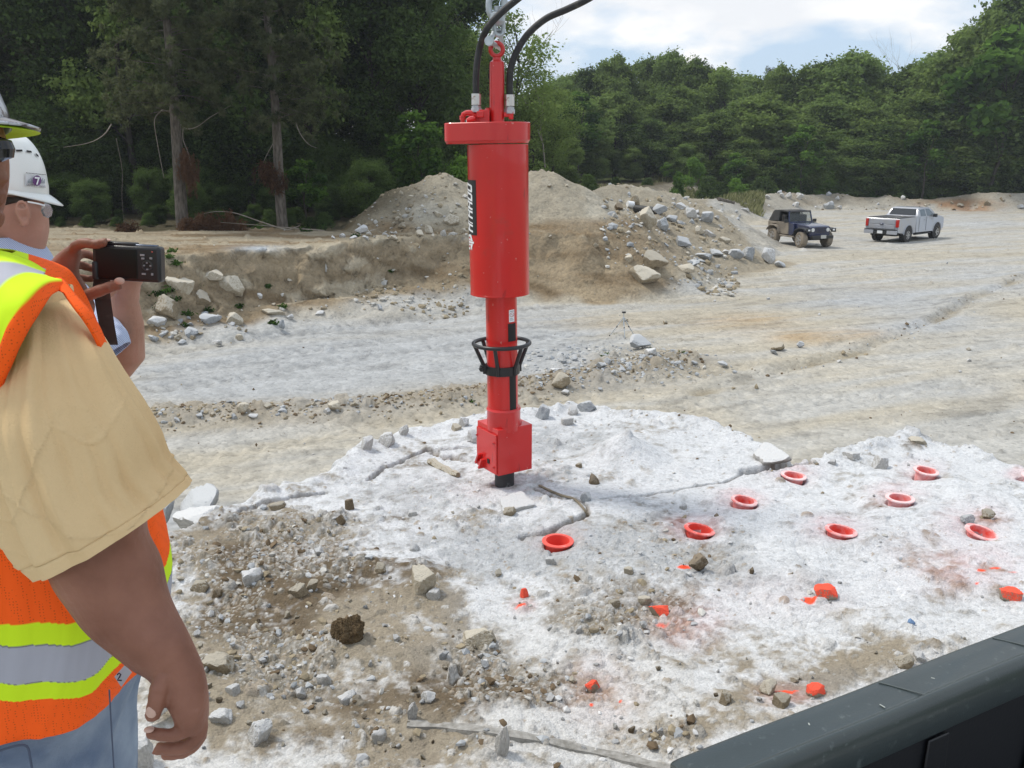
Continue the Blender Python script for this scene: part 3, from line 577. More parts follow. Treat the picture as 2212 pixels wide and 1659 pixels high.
def make_tree(name, seed, h=12, w=3.2, nl=26, leaves=15000, leaf=.15, base=.8, shape='round', mleaf=None, mbark=None, trunk_r=.17, sparse=1.0):
    rng = np.random.default_rng(seed); L = lobes_for(rng, h, w, nl, base, shape)
    root = empty(name)
    P = []; Nn = []; sh = []
    tot = sum(l[3] ** 2 for l in L)
    for lx, ly, lz, lr in L:
        k = int(leaves * lr * lr / tot); d = rng.normal(size=(k, 3)); d /= np.linalg.norm(d, axis=1)[:, None]
        d[:, 2] = np.where(rng.uniform(size=k) < .35, np.abs(d[:, 2]), d[:, 2])
        bump = 1 + .28 * np.sin(d[:, 0] * 5 + lx * 3) * np.sin(d[:, 1] * 6 + ly) + .2 * np.sin(d[:, 2] * 9 + lz)
        rad = lr * rng.uniform(.25, 1.12, k) ** .55 * bump * np.where(rng.uniform(size=k) < .16, rng.uniform(1.1, 1.5, k), 1)
        P.append(np.array([lx, ly, lz]) + d * rad[:, None] * np.array([1, 1, .95])); q = d + rng.normal(size=(k, 3)) * .8 + np.array([0, 0, .15]); Nn.append(q / np.linalg.norm(q, axis=1)[:, None])
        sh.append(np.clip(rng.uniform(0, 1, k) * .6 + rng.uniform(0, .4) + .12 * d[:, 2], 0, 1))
    P = np.concatenate(P); Nn = np.concatenate(Nn); V, F, c = leaf_arrays(P, Nn, leaf, rng, shade=np.concatenate(sh))
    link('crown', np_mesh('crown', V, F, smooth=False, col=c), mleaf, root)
    mb = MB(); tp = [(0, 0, -.4)]; x = y = 0
    for i in range(1, 7):
        x += rng.uniform(-.14, .14); y += rng.uniform(-.14, .14); tp.append((x, y, h * .88 * i / 6))
    mb.tube(tp, [trunk_r * (1.15 - .95 * i / 6) for i in range(7)], 7)
    for lx, ly, lz, lr in L[::1]:
        z0 = max(.8, lz - math.hypot(lx, ly) * .8 - .4); k = min(5, z0 / (h * .88 / 6)); i = int(k); f = k - i
        a = Vector(tp[i]).lerp(Vector(tp[min(6, i + 1)]), f); e = Vector((lx, ly, lz)); mid = a.lerp(e, .5) + Vector((0, 0, .15 * lr))
        mb.tube([a, mid, e], [trunk_r * .33, trunk_r * .2, trunk_r * .07], 5)
    mb.build('trunk', mbark or M_barkd, root); root['h'] = h
    return root
def make_pine(name, seed, h=15, low=5.5, trunk_r=.24, reach=3.2, nb=60, tuft=34, bend=0.0):
    rng = np.random.default_rng(seed); root = empty(name); mb = MB()
    tp = [Vector((bend * (t - t * t) * 3 + .06 * math.sin(t * 9 + seed), .05 * math.cos(t * 7), -.4 + (h + .4) * t)) for t in np.linspace(0, 1, 14)]
    mb.tube(tp, [trunk_r * (1.12 - .9 * t) for t in np.linspace(0, 1, 14)], 12)
    mb.build('trunk', M_bark, root); bm_ = MB(); P = []; D = []; S = []
    for i in range(nb):
        t = (i + rng.uniform(0, 1)) / nb; z = low + (h - low) * t; f = z / h * 13; k = min(12, int(f)); a = tp[k].lerp(tp[k + 1], f - k)
        L = reach * (1 - .75 * t ** 1.5) * rng.uniform(.6, 1.15); az = rng.uniform(0, 6.28); up = rng.uniform(-.28, .35) + .45 * t
        pts = [a]; d = Vector((math.cos(az), math.sin(az), up)); 
        for j in range(1, 6):
            d = (d + Vector((rng.uniform(-.25, .25), rng.uniform(-.25, .25), rng.uniform(-.22, .12)))).normalized(); pts.append(pts[-1] + d * L / 5)
        bm_.tube(pts, [.026 - .004 * j for j in range(6)], 4)
        for j in range(2, 6):
            for q in range(4 if j < 5 else 6):
                c = pts[j] + Vector(rng.normal(size=3)) * .26 * (1 if j < 5 else .7); sd_ = rng.uniform(0, 1)
                dd = rng.normal(size=(tuft, 3)); dd += np.array([d.x, d.y, .35]) * .6; dd /= np.linalg.norm(dd, axis=1)[:, None]
                P.append(np.repeat([list(c)], tuft, 0)); D.append(dd); S.append(np.full(tuft, sd_))
    bm_.build('limbs', M_bark, root)
    P = np.concatenate(P); D = np.concatenate(D); S = np.concatenate(S); n = len(P); s = rng.normal(size=(n, 3)); s = np.cross(D, s); s /= np.linalg.norm(s, axis=1)[:, None]
    ln = rng.uniform(.14, .27, n)[:, None]; V = np.stack([P - s * .008, P + D * ln * .55 - s * .018, P + D * ln, P + D * ln * .55 + s * .014], 1).reshape(-1, 3)
    link('crown', np_mesh('crown', V, np.arange(4 * n).reshape(n, 4), smooth=False, col=np.repeat(np.stack([S, S, S], 1), 4, 0)), M_needle, root)
    root['h'] = h; return root
PROT = {}
def proto(key):
    if key in PROT: return PROT[key], False
    mk = {
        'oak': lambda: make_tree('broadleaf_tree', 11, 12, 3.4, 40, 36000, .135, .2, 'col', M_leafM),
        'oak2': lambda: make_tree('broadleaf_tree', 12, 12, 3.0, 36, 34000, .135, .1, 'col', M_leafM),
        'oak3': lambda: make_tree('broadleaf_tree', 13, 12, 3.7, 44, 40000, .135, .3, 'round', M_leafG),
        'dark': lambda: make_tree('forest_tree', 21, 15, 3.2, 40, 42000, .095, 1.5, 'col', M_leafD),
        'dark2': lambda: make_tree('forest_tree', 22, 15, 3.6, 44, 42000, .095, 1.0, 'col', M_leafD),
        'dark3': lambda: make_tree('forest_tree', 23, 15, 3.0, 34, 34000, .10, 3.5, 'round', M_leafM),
        'bush': lambda: make_tree('bush', 31, 2.2, 1.5, 34, 7000, .07, .0, 'cone', M_leafD, trunk_r=.03),
        'bushl': lambda: make_tree('bush', 32, 2.2, 1.3, 14, 7000, .06, .1, 'cone', M_leafL, trunk_r=.03),
        'sap': lambda: make_tree('sapling', 33, 4.0, 1.0, 12, 2600, .085, .8, 'col', M_leafL, trunk_r=.035),
        'thin': lambda: make_tree('thin_tree', 34, 11, 2.7, 30, 10000, .08, .8, 'col', M_leafM, mbark=M_barkd, trunk_r=.11),
        'low': lambda: make_tree('understorey_tree', 51, 7, 3.2, 50, 42000, .085, .1, 'col', M_leafD, trunk_r=.08),
        'pine': lambda: make_pine('pine_tree', 41, 15, 5.0, .25, 3.0, 90, tuft=60),
        'pine2': lambda: make_pine('pine_tree', 42, 15, 4.8, .22, 2.8, 84, tuft=60, bend=-.1),
        'farpine': lambda: make_pine('far_pine', 43, 13, 2.5, .16, 2.0, 60, tuft=20),
    }[key]
    PROT[key] = mk(); return PROT[key], True
rt = random.Random(5)
def plant(key, x, Y, ytop, wid=1.0, label=None, cat='tree', group=None, X=None, name=None, lean=0, far=True, sink=0.0):
    r, fresh = proto(key); o = r if fresh else copy_tree(r)
    top = at(x, ytop, Y); bx = top.x if X is None else X; zb = gz(bx, Y, far) - sink; s = (top.z - zb) / r['h']
    o.location = (bx, Y, zb); o.scale = (s * wid, s * wid, s); o.rotation_euler = (0, lean, rt.uniform(0, 6.28))
    tag(o, label, cat, group)
    return o
GW = 'broadleaf trees along the far edge of the quarry'
def W_(x): return 'rounded green tree in the far treeline, beyond the bank of rubble and parked vehicles'
# far right treeline, back row (sky line)
for x, yt, Y, k, wd in [(1215, 168, 92, 'oak3', 1.1), (1262, 150, 94, 'oak', 1.0), (1335, 118, 92, 'oak2', 1.0), (1395, 128, 96, 'oak', .9), (1450, 112, 94, 'oak3', 1.0), (1505, 126, 92, 'oak2', 1.1), (1562, 148, 90, 'oak', 1.1),
                        (1610, 182, 96, 'oak3', 1.1), (1690, 140, 92, 'oak2', .9), (1745, 175, 95, 'oak3', 1.2), (1775, 135, 90, 'oak', 1.2), (1845, 112, 88, 'oak3', 1.25), (1880, 128, 90, 'oak', 1.1), (1925, 165, 90, 'oak3', 1.2),
                        (1975, 138, 86, 'oak2', 1.3), (2040, 110, 84, 'oak3', 1.2), (2095, 62, 82, 'oak', 1.0), (2150, 18, 80, 'oak2', 1.0), (2215, -30, 80, 'oak3', 1.0), (2290, -30, 82, 'oak', 1.1), (1180, 190, 88, 'oak3', 1.1)]:
    plant(k, x, Y, yt, wd * 1.0, 'tall rounded broadleaf tree on the skyline of the far woods', group='skyline trees of the far woods')
for x in range(1180, 2300, 62): plant(['oak', 'oak3', 'oak2'][x % 3], x, 101 + rt.uniform(-3, 3), 172 + rt.uniform(-14, 18) - max(0, x - 1900) * .2, 1.5, 'tall rounded broadleaf tree on the skyline of the far woods', group='skyline trees of the far woods')
for x in range(2360, 3000, 70): plant(['oak', 'oak3', 'oak2'][x % 3], x, 84 + rt.uniform(-4, 4), 60 + rt.uniform(-40, 60), 1.4, 'tall rounded broadleaf tree on the skyline of the far woods', group='skyline trees of the far woods')
# middle and front rows
for x, yt, Y, k, wd in [(1250, 205, 80, 'oak3', 1.3), (1330, 200, 82, 'oak', 1.2), (1400, 255, 80, 'oak3', 1.5), (1470, 185, 84, 'oak2', 1.3), (1540, 245, 80, 'oak', 1.4), (1600, 215, 84, 'oak3', 1.2), (1660, 200, 82, 'oak2', 1.4), (1725, 250, 80, 'oak', 1.4),
                        (1790, 210, 83, 'oak3', 1.3), (1870, 215, 82, 'oak2', 1.3), (1930, 250, 80, 'oak3', 1.5), (2000, 205, 80, 'oak', 1.3), (2070, 190, 79, 'oak3', 1.4), (2130, 150, 78, 'oak2', 1.2), (2200, 120, 78, 'oak3', 1.3), (2290, 130, 78, 'oak', 1.4), (1190, 260, 76, 'oak3', 1.4), (1290, 270, 78, 'oak2', 1.5),
                        (1480, 310, 78, 'oak3', 1.6), (1610, 300, 78, 'oak', 1.5), (1690, 320, 78, 'oak3', 1.6), (1850, 300, 78, 'oak3', 1.6), (2030, 300, 77, 'oak2', 1.7), (2120, 290, 77, 'oak3', 1.7), (2230, 270, 76, 'oak', 1.6), (1370, 320, 78, 'oak', 1.6), (1760, 310, 78, 'oak3', 1.5), (1960, 320, 78, 'oak3', 1.6)]:
    plant(k, x, Y, yt, wd * 1.15, 'leafy green tree in the front of the far woods behind the parked vehicles', group='trees along the front of the far woods')
for x, yt, Y, sc in [(1665, 152, 97, 1), (1420, 128, 99, .9), (1300, 150, 99, .9), (1035 + 500, 150, 99, .8)]:
    plant('farpine', x, Y, yt, sc, 'dark far pine with its pointed top above the broadleaf skyline', group='pines on the far skyline')
# bushes at the foot of the far woods
for x, yt, Y, k, wd in [(1500, 345, 74, 'bushl', 1.0), (1530, 385, 70, 'bush', 1.2), (1465, 375, 66, 'bushl', .8), (1590, 390, 72, 'bushl', 1.2), (1650, 385, 74, 'bush', 1.4), (1720, 350, 77, 'bushl', 1.0), (1700, 385, 77, 'bush', 1.3), (1790, 360, 77, 'bushl', 1.1), (1840, 380, 77, 'bush', 1.3), (1560, 395, 76, 'bush', 1.4),
                        (1890, 395, 77, 'bushl', 1.2), (1940, 400, 76, 'bush', 1.5), (2000, 405, 76, 'bush', 1.5), (1755, 395, 77, 'bushl', 1.1), (1620, 400, 75, 'bush', 1.3), (1330, 385, 60, 'bush', 1.2), (1270, 380, 55, 'bush', 1.2), (1400, 385, 70, 'bush', 1.5), (2060, 405, 76, 'bush', 1.5), (2150, 400, 75, 'bush', 1.6), (2230, 400, 75, 'bush', 1.6)]:
    lb = {'bushl': 'bright green bush at the foot of the far woods', 'bush': 'low dark green bush at the foot of the far woods'}[k]
    plant(k, x, Y, yt, wd, lb, 'bush', lb + ' (one of several)' if 0 else lb + 's')
# transition behind the mound
for x, yt, Y, k, wd in [(1010, 60, 60, 'oak3', .9), (960, 20, 52, 'oak', .9), (1000, 240, 52, 'dark2', 1.3), (1120, 240, 66, 'oak3', 1.5), (1060, 260, 62, 'oak', 1.4), (1180, 300, 68, 'oak3', 1.5), (1230, 300, 66, 'oak', 1.3), (1090, 300, 50, 'dark', 1.3), (970, 300, 46, 'dark2', 1.3)]:
    plant(k, x, Y, yt, wd, 'dark leafy tree behind the waste mound and the red splitter', group='trees behind the waste mound')
for x, yt, Y in [(1150, 150, 50), (1195, 190, 52)]: plant('thin', x, Y, yt, 1.3, 'loose leafy small tree in the thicket behind the splitter hoses', group='small trees in the thicket behind the hoses')
plant('thin', 1110, 46, 22, 1.25, 'thin open-crowned tree rising behind the red splitter and its hoses')
plant('thin', 1060, 45, 90, .9, 'thin open-crowned tree immediately left of the splitter top rod')
# left woods, back to front
G1 = 'dark trees in the dense woods above the cut bank'
k3 = ['dark', 'dark2', 'dark3']
i = 0
for Y, xs, yt in [(50, range(-260, 980, 150), -230), (43, range(-220, 960, 125), -250), (39, range(-260, 930, 150), -300)]:
    for x in xs:
        i += 1; k = k3[(i * 7) % 3] if Y < 60 else 'dark2'
        plant(k, x + rt.uniform(-25, 25), Y + rt.uniform(-2, 2), yt + rt.uniform(-60, 60) + (90 if x > 850 else 0), rt.uniform(.95, 1.2), 'tall dark leafy tree in the dense woods above the cut bank', group=G1)
for x, yt, Y, wd in [(60, 230, 37, 1.2), (210, 290, 38, 1.1), (480, 330, 38, 1.2), (300, 340, 40, 1.3), (700, 300, 40, 1.2), (560, 360, 42, 1.3), (820, 260, 40, 1.1), (910, 300, 41, 1.1), (760, 380, 37.5, 1.4), (130, 380, 36, 1.4), (420, 400, 37, 1.5)]:
    plant('low', x, Y, yt, wd, 'dark understorey tree among the trunks above the cut bank', group='understorey trees above the cut bank')
for Y, yt, xs in [(32.6, 440, range(-200, 730, 75)), (35, 400, range(-200, 960, 100)), (39, 300, range(-240, 960, 120)), (41, 350, range(-200, 980, 120)), (47, 330, range(-240, 1000, 105)), (56, 340, range(-240, 1050, 95))]:
    for x in xs: plant('low', x + rt.uniform(-20, 20), Y + rt.uniform(-1, 1), yt + rt.uniform(-50, 40), rt.uniform(1.0, 1.3), 'dark understorey tree among the trunks above the cut bank', group='understorey trees above the cut bank')
for x, yt, Y, wd in [(70, 478, 31.6, 1.3), (130, 470, 31.8, 1.3), (190, 465, 31.4, 1.3), (250, 470, 31.8, 1.4), (320, 462, 31.6, 1.3), (470, 455, 31.8, 1.3), (530, 462, 31.6, 1.3), (580, 455, 32, 1.3), (670, 470, 31.6, 1.3), (700, 460, 32, 1.3), (760, 440, 36, 1.3), (840, 420, 37, 1.2), (-20, 465, 31, 1.5), (640, 450, 33, 1.2), (420, 455, 32.4, 1.2)]:
    plant('bush', x, Y, yt, wd, 'shadowy bush under the trees above the cut bank', 'bush', 'bushes under the left woods')
o = plant('pine', 352, 30.9, -330, 1.0, 'big grey-barked pine leaning slightly left, left of the two main trunks above the bank', lean=0); o.location.x = at(398, 500, 30.9).x; o.rotation_euler = (0, -.08, 2.0)
o = plant('pine2', 608, 31.2, -330, 1.0, 'straight grey-barked pine, right of the two main trunks above the bank'); o.location.x = at(615, 498, 31.2).x; o.rotation_euler = (0, -.012, .6)
for x, Y, k in [(60, 40, 'pine'), (200, 43, 'pine2'), (490, 44, 'pine'), (760, 43, 'pine2')]:
    plant(k, x, Y, -250, .95, 'dark pine standing back in the dense woods above the bank', group='pines back in the left woods')
plant('sap', 655, 32.0, 345, 1.5, 'bright green young tree beside the straight pine above the bank')
plant('sap', 895, 36, 240, 1.3, 'light green young tree at the wood edge left of the mound')
plant('bushl', 995, 36, 345, 1.0, 'light green bush just left of the splitter behind the mound', 'bush')
for x, yt, Y in [(1740, 270, 76), (1590, 330, 76), (1440, 350, 75), (2010, 260, 75), (2180, 60, 75), (1250, 200, 76)]:
    plant('sap', x, Y, yt, 1.3, 'slender light-leaved young tree in front of the far woods', group='slender young trees before the far woods')
# a bare twiggy snag by the thin tree, on the right of the hoses
def bare_tree(name, seed, base, h, spread, label, r0=.05):
    rng = random.Random(seed); mb = MB()
    def br(p, d, L, r, lv):
        pts = [p]; q = p
        for i in range(4):
            d = (d + Vector((rng.uniform(-.3, .3), rng.uniform(-.3, .3), rng.uniform(-.08, .25)))).normalized(); q = q + d * L / 4; pts.append(q)
        mb.tube(pts, [r * (1 - .17 * i) for i in range(5)], 4)
        if lv:
            for _ in range(4): k = rng.randint(1, 4); a = rng.uniform(0, 6.28); br(pts[k], (d + Vector((math.cos(a), math.sin(a), .3)) * spread).normalized(), L * rng.uniform(.4, .65), r * .5, lv - 1)
    br(Vector((0, 0, -.3)), Vector((0, 0, 1)), h, r0, 3); o = mb.build(name, M_twig); o.location = base; return tag(o, label, 'tree')
p = at(1190, 300, 47); bare_tree('bare_tree', 3, (p.x, 47, 2), 6.5, .8, 'leafless twiggy sapling behind the hoses, right of the splitter')
p = at(1940, 300, 90); bare_tree('bare_tree', 8, (p.x, 90, 1), 10.6, .4, 'dead leafless tree poking above the far skyline over the silver pickup', .05)
# hanging and fallen dead pine boughs
def bough(name, pts, r, tufts, label, mat=M_twig, seed=1, droop=.5, tl=.5, kids=True):
    rng = np.random.default_rng(seed); r *= .5; rj = random.Random(seed + len(pts)); pts = [Vector(q) + Vector((rj.uniform(-.06, .06), 0, rj.uniform(-.06, .06))) for q in pts]; o = MB().tube(smoothpath(pts, 4), [r * (1 - .75 * i / (4 * (len(pts) - 1))) for i in range(4 * (len(pts) - 1) + 1)], 5).build(name, mat); tag(o, label, 'branch')
    if tufts:
        P = []; D = []
        for c in tufts:
            for _ in range(26):
                a = np.array(c) + rng.normal(size=3) * .12; n = 34
                dd = rng.normal(size=(n, 3)) * .5 + np.array([rng.uniform(-.3, .3), 0, -droop]); dd /= np.linalg.norm(dd, axis=1)[:, None]
                P.append(a + rng.uniform(0, 1, (n, 1)) * np.array([0, 0, -tl * droop])); D.append(dd)
        P = np.concatenate(P); D = np.concatenate(D); n = len(P); s = np.cross(D, rng.normal(size=(n, 3))); s /= np.linalg.norm(s, axis=1)[:, None]; ln = rng.uniform(.08, .2, n)[:, None]
        V = np.stack([P - s * .005, P + D * ln * .5 - s * .012, P + D * ln, P + D * ln * .5 + s * .012], 1).reshape(-1, 3); c = rng.uniform(0, 1, n)
        link('dead_needles', np_mesh('dead_needles', V, np.arange(4 * n).reshape(n, 4), smooth=False, col=np.repeat(np.stack([c, c, c], 1), 4, 0)), M_dead, o)
    return o
bough('fallen_branch', [at(650, 500, 30.2), at(600, 488, 30.2), at(560, 477, 30.3), at(500, 458, 30.3), at(440, 462, 30.3), at(395, 490, 30.3)], .05, [at(x, y, 30.2) for x, y in [(400, 478), (420, 476), (440, 470), (460, 474), (475, 482), (500, 470), (440, 488), (520, 488), (410, 488)]], 'fallen dead pine bough with rusty needles at the foot of the leaning pine', tl=.6)
bough('fallen_branch', [at(700, 500, 29.7), at(640, 497, 29.7), at(560, 490, 29.7), at(480, 480, 29.7)], .04, [], 'long bare fallen pole lying in front of the straight pine')
bough('broken_stick', [at(622, 494, 29.7), at(645, 486, 29.9), at(652, 484, 29.9)], .05, [], 'short splintered yellow stick at the foot of the straight pine')
bough('hanging_branch', [at(400, 265, 30.8), at(398, 300, 30.6), at(410, 330, 30.5), at(412, 370, 30.4)], .04, [at(x, y, 30.5) for x, y in [(402, 330), (408, 350), (412, 370), (400, 345)]], 'dead rusty bough hanging on the right of the leaning pine', seed=4, droop=.9)
bough('hanging_branch', [at(600, 300, 31.2), at(580, 335, 31.0), at(572, 350, 30.9)], .03, [at(x, y, 30.9) for x, y in [(572, 352), (580, 360), (590, 372), (600, 380)]], 'small rusty dead bough hanging on the left of the straight pine', seed=5, droop=.9)
bough('dead_limb', [at(372, 255, 30.9), at(400, 275, 30.6), at(430, 275, 30.4), at(455, 255, 30.2), at(500, 230, 30.0)], .045, [], 'long bare limb curving to the right from the leaning pine')
bough('dead_limb', [at(350, 240, 30.9), at(332, 262, 30.7), at(338, 310, 30.6), at(358, 385, 30.5)], .045, [], 'bare broken limb hanging down the left of the leaning pine')
bough('dead_limb', [at(240, 270, 30.9), at(222, 295, 30.6), at(190, 312, 30.6), at(140, 318, 30.6)], .045, [], 'pale bare curved limb in the dark woods, left of the leaning pine')
bough('dead_limb', [at(635, 255, 30.9), at(645, 290, 30.6), at(665, 315, 30.5), at(690, 320, 30.5)], .035, [], 'thin bare limb drooping right of the straight pine')
bough('hanging_vine', [at(250, 300, 31.6), at(262, 370, 31.6), at(262, 430, 31.6), at(272, 490, 31.6)], .018, [], 'thin pale vine hanging in front of the dark woods above the camera')
bough('brush_heap', [at(262, 500, 29.9), at(280, 494, 30.0), at(300, 498, 30.0), at(345, 503, 30.0)], .03, [at(x, y, 29.8) for x, y in [(268, 500), (280, 494), (290, 502)]], 'small heap of rusty dead brush above the bank beyond the camera', seed=9, tl=.3)
# ================================================================ RED ROCK SPLITTER
M_red = material('red_paint', (.60, .018, .016), rough=.30, spec=.5, var=.05, vscale=3, coat=.35, bump=.0006, bscale=25, dirt=(.42, .05, .035), dscale=2.5, dlim=(.6, .75))
_n = M_red.node_tree.nodes; _l = M_red.node_tree.links; _b = _n['Principled BSDF']; _src = _b.inputs['Base Color'].links[0].from_socket; _tc = _n.new('ShaderNodeTexCoord')
for _sc, _st, _lo, _hi, _c in ((3.0, (4, 4, .9), .66, .72, (.20, .02, .018)), (30, (1, 1, 1), .70, .74, (.62, .30, .26))):
    _mp = _n.new('ShaderNodeMapping'); _mp.inputs['Scale'].default_value = _st; _l.new(_tc.outputs['Object'], _mp.inputs[0]); _z = _n.new('ShaderNodeTexNoise'); _z.inputs['Scale'].default_value = _sc; _z.inputs['Detail'].default_value = 5; _l.new(_mp.outputs[0], _z.inputs['Vector'])
    _r = _n.new('ShaderNodeValToRGB'); _r.color_ramp.elements[0].position = _lo; _r.color_ramp.elements[1].position = _hi; _r.color_ramp.elements[1].color = (.7, .7, .7, 1); _l.new(_z.outputs[0], _r.inputs[0]); _m = _n.new('ShaderNodeMixRGB'); _l.new(_r.outputs[0], _m.inputs[0]); _l.new(_src, _m.inputs[1]); _m.inputs[2].default_value = (*_c, 1); _src = _m.outputs[0]
_l.new(_src, _b.inputs['Base Color'])
M_blk = material('black_paint', (.018, .018, .02), rough=.38)
M_hole = material('dark_inside', (.012, .01, .01), rough=.7)
M_rubber = material('hose_rubber', (.022, .022, .024), rough=.62, bump=.001, bscale=60, dirt=(.07, .065, .06), dscale=12, dlim=(.55, .7))
M_galv = material('galvanised_steel', (.50, .54, .57), rough=.42, metal=.55, var=.12, vscale=20, bump=.001, bscale=40)
M_steel = material('bright_steel', (.62, .60, .58), rough=.28, metal=.85, dirt=(.35, .25, .2), dscale=20, dlim=(.55, .6))
M_chisel = material('dark_steel', (.035, .035, .038), rough=.5, metal=.3, dirt=(.4, .4, .4), dscale=9, dlim=(.6, .75))
M_white = material('white_vinyl', (.80, .82, .84), rough=.4)
M_black = material('black_vinyl', (.018, .016, .018), rough=.4)
YS = 6.64; AX0 = at(1090, 1050, YS); AX1 = at(1074, 105, YS)
def lev(y):        # point of the (slightly leaning) axis at picture height y, and metres per picture unit there
    p = at(1090 + (y - 1050) * (1074 - 1090) / (105 - 1050), y, YS); d = ray(1080, y); return p, YS / d[1] / FD
root = empty('rock_splitter', AX0, label='tall bright red hydraulic rock splitter hanging upright over the white rock', cat='rock splitter')
def loc(p): return Vector(p) - Vector(AX0)
axis_dir = (AX1 - AX0).normalized()
Mtilt = Vector((0, 0, 1)).rotation_difference(axis_dir).to_matrix()
def cen(y, xoff=None):
    p, m = lev(y)
    if xoff is not None: p = at(xoff, y, YS)
    return loc(p)
def tilt_lathe(prof_pts, xc, n=40, M=Mtilt):
    """prof_pts: (picture y, radius in m)"""
    mb = MB(); rings = []
    for (y, r) in prof_pts:
        c = loc(at(xc(y) if callable(xc) else xc, y, YS))
        rings.append([c + M @ Vector((r * math.cos(t), r * math.sin(t), 0)) for t in [2 * math.pi * k / n for k in range(n)]])
    return mb.rings(rings)
def mpp(y): return lev(y)[1]
bodyx = lambda y: 1075 + (y - 305) * (1080 - 1075) / 330
rb = 66.3 * mpp(305); rb2 = 63.2 * mpp(635); RB = (rb + rb2) / 2
RBf = RB
# the camera looks slightly down or up on the rings; the near rim is what shows, so picture heights are of the near edge
tilt_lathe([(312, RB), (632, RB)], bodyx, 64).build('body_cylinder', M_red, root, bevel=.003)
mb = MB(); c = cen(637, 1080)
mb.lathe([(RB * 1.004, .0), (RB * 1.004, .012), (RB * .98, .016)], (0, 0, 0), 64, Mtilt); 
for i, v in enumerate(mb.v): mb.v[i] = tuple(Vector(v) + cen(634, 1080))
mb.build('bottom_flange', M_red, root)
# top head: hull of the body circle and a small circle towards the left
cz1 = cen(264, 1075); cz0 = cen(305, 1075); Rr = 70.5 * mpp(290); Rl = .085
lc = Vector(((961 - 1075) * mpp(290) + Rl, -.05, 0))
def hull_ring(scale=0.0):
    pts = []; d = Vector((-lc.x, -lc.y)); D = math.hypot(lc.x, lc.y); base = math.atan2(lc.y, lc.x); al = math.acos((Rr - Rl) / D)
    for k in range(33): t = base + al + (2 * math.pi - 2 * al) * k / 32; pts.append(Vector(((Rr - scale) * math.cos(t), (Rr - scale) * math.sin(t), 0)))
    for k in range(13): t = base - al + 2 * al * k / 12; pts.append(lc + Vector(((Rl - scale) * math.cos(t), (Rl - scale) * math.sin(t), 0)))
    return pts
mb = MB(); rings = []
for y, s in ((265, .004), (266.5, 0), (303, 0), (307, .010), (310, .012)):
    cc_ = cen(y, 1075); rings.append([cc_ + Mtilt @ p for p in hull_ring(s)])
mb.rings(rings); mb.build('top_head', M_red, root, sharp=28)
# top rod with eye
rodx = lambda y: 1073 + (y - 134) * .0
rr_ = 16 * mpp(200)
tilt_lathe([(266, rr_ * 1.02), (140, rr_), (134, rr_ * .96), (130, rr_ * .62), (124, rr_ * .55)], 1073.5, 28).build('top_rod', M_red, root)
ec = cen(107, 1073); er = 13.5 * mpp(107)
Mring = Matrix.Rotation(R(90), 3, 'X'); Mz = Matrix.Rotation(R(12), 3, 'Z')
def torus(R1, r, c, M, n=36, k=12, mb=None):
    mb = mb or MB(); rings = []
    for i in range(n):
        a = 2 * math.pi * i / n; o = Vector((math.cos(a) * R1, math.sin(a) * R1, 0)); u_ = o.normalized()
        rings.append([Vector(c) + M @ (o + (u_ * math.cos(b) + Vector((0, 0, 1)) * math.sin(b)) * r) for b in [2 * math.pi * q / k for q in range(k)]])
    return mb.rings(rings, False, True)
torus(er, 5.0 * mpp(107), ec, Mz @ Mring).build('lifting_eye', M_red, root)
# lower tube
tubex = lambda y: 1082.5 + (y - 640) * (1086.5 - 1082.5) / 250
RT = 34.0 * mpp(700)
RT2 = 32.8 * mpp(880); RTm = (RT + RT2) / 2
tilt_lathe([(630, RTm), (905, RTm)], tubex, 48).build('lower_tube', M_red, root)
def cyl_patch(xc, y0, y1, a0, a1, Rad, name, mat, parent, n=8, th=.0, lift=.002):
    """curved plate on the cylinder, angles from the near point towards the right"""
    mb = MB(); V = []; 
    for yy in (y0, y1):
        c = loc(at(xc(yy), yy, YS))
        for k in range(n + 1):
            t = R(-90 + a0 + (a1 - a0) * k / n)
            for rr2 in (Rad + lift, Rad - .003): V.append(c + Mtilt @ Vector((rr2 * math.cos(t), rr2 * math.sin(t), 0)))
    m = 2 * (n + 1); F = []
    for k in range(n):
        a = 2 * k; F += [(a, a + 2, m + a + 2, m + a), (a + 1, m + a + 1, m + a + 3, a + 3), (a, a + 1, a + 3, a + 2), (m + a, m + a + 2, m + a + 3, m + a + 1)]
    F += [(0, m, m + 1, 1), (2 * n, 2 * n + 1, m + 2 * n + 1, m + 2 * n)]
    mb.add(V, F); return mb.build(name, mat, parent)
def angx(x, xc, y, Rad):   # angle on the cylinder of picture column x
    return math.degrees(math.asin(max(-1, min(1, (x - xc(y)) * mpp(y) / Rad))))
for (y0, y1, xl, xr) in ((694, 732, 1097, 1112.5), (803, 888, 1100, 1113)):
    a0 = angx(xl, tubex, y0, RTm); a1 = angx(xr, tubex, y0, RTm)
    cyl_patch(tubex, y0 - 1.5, y1 + 1.5, a0 - 3, a1 + 4, RTm, 'slot_rim', M_red, root, lift=.0035)
    cyl_patch(tubex, y0, y1, a0, a1, RTm, 'slot', M_hole, root, lift=.005)
a0 = angx(1099.5, tubex, 675, RTm); a1 = angx(1110.5, tubex, 675, RTm)
st = cyl_patch(tubex, 665, 691, a0, a1, RTm, 'warning_sticker', M_white, root, lift=.002); st['label'] = 'small white warning sticker with a prohibition sign'
M_ink = material('dark_ink', (.05, .035, .05), rough=.6); M_redink = material('red_ink', (.5, .06, .05), rough=.6)
def on_cyl(xc, y, ang, Rad, lift):
    c = loc(at(xc(y), y, YS)); t = R(-90 + ang); return c + Mtilt @ Vector(((Rad + lift) * math.cos(t), (Rad + lift) * math.sin(t), 0))
mb = MB(); am = (a0 + a1) / 2; aw = (a1 - a0) / 2
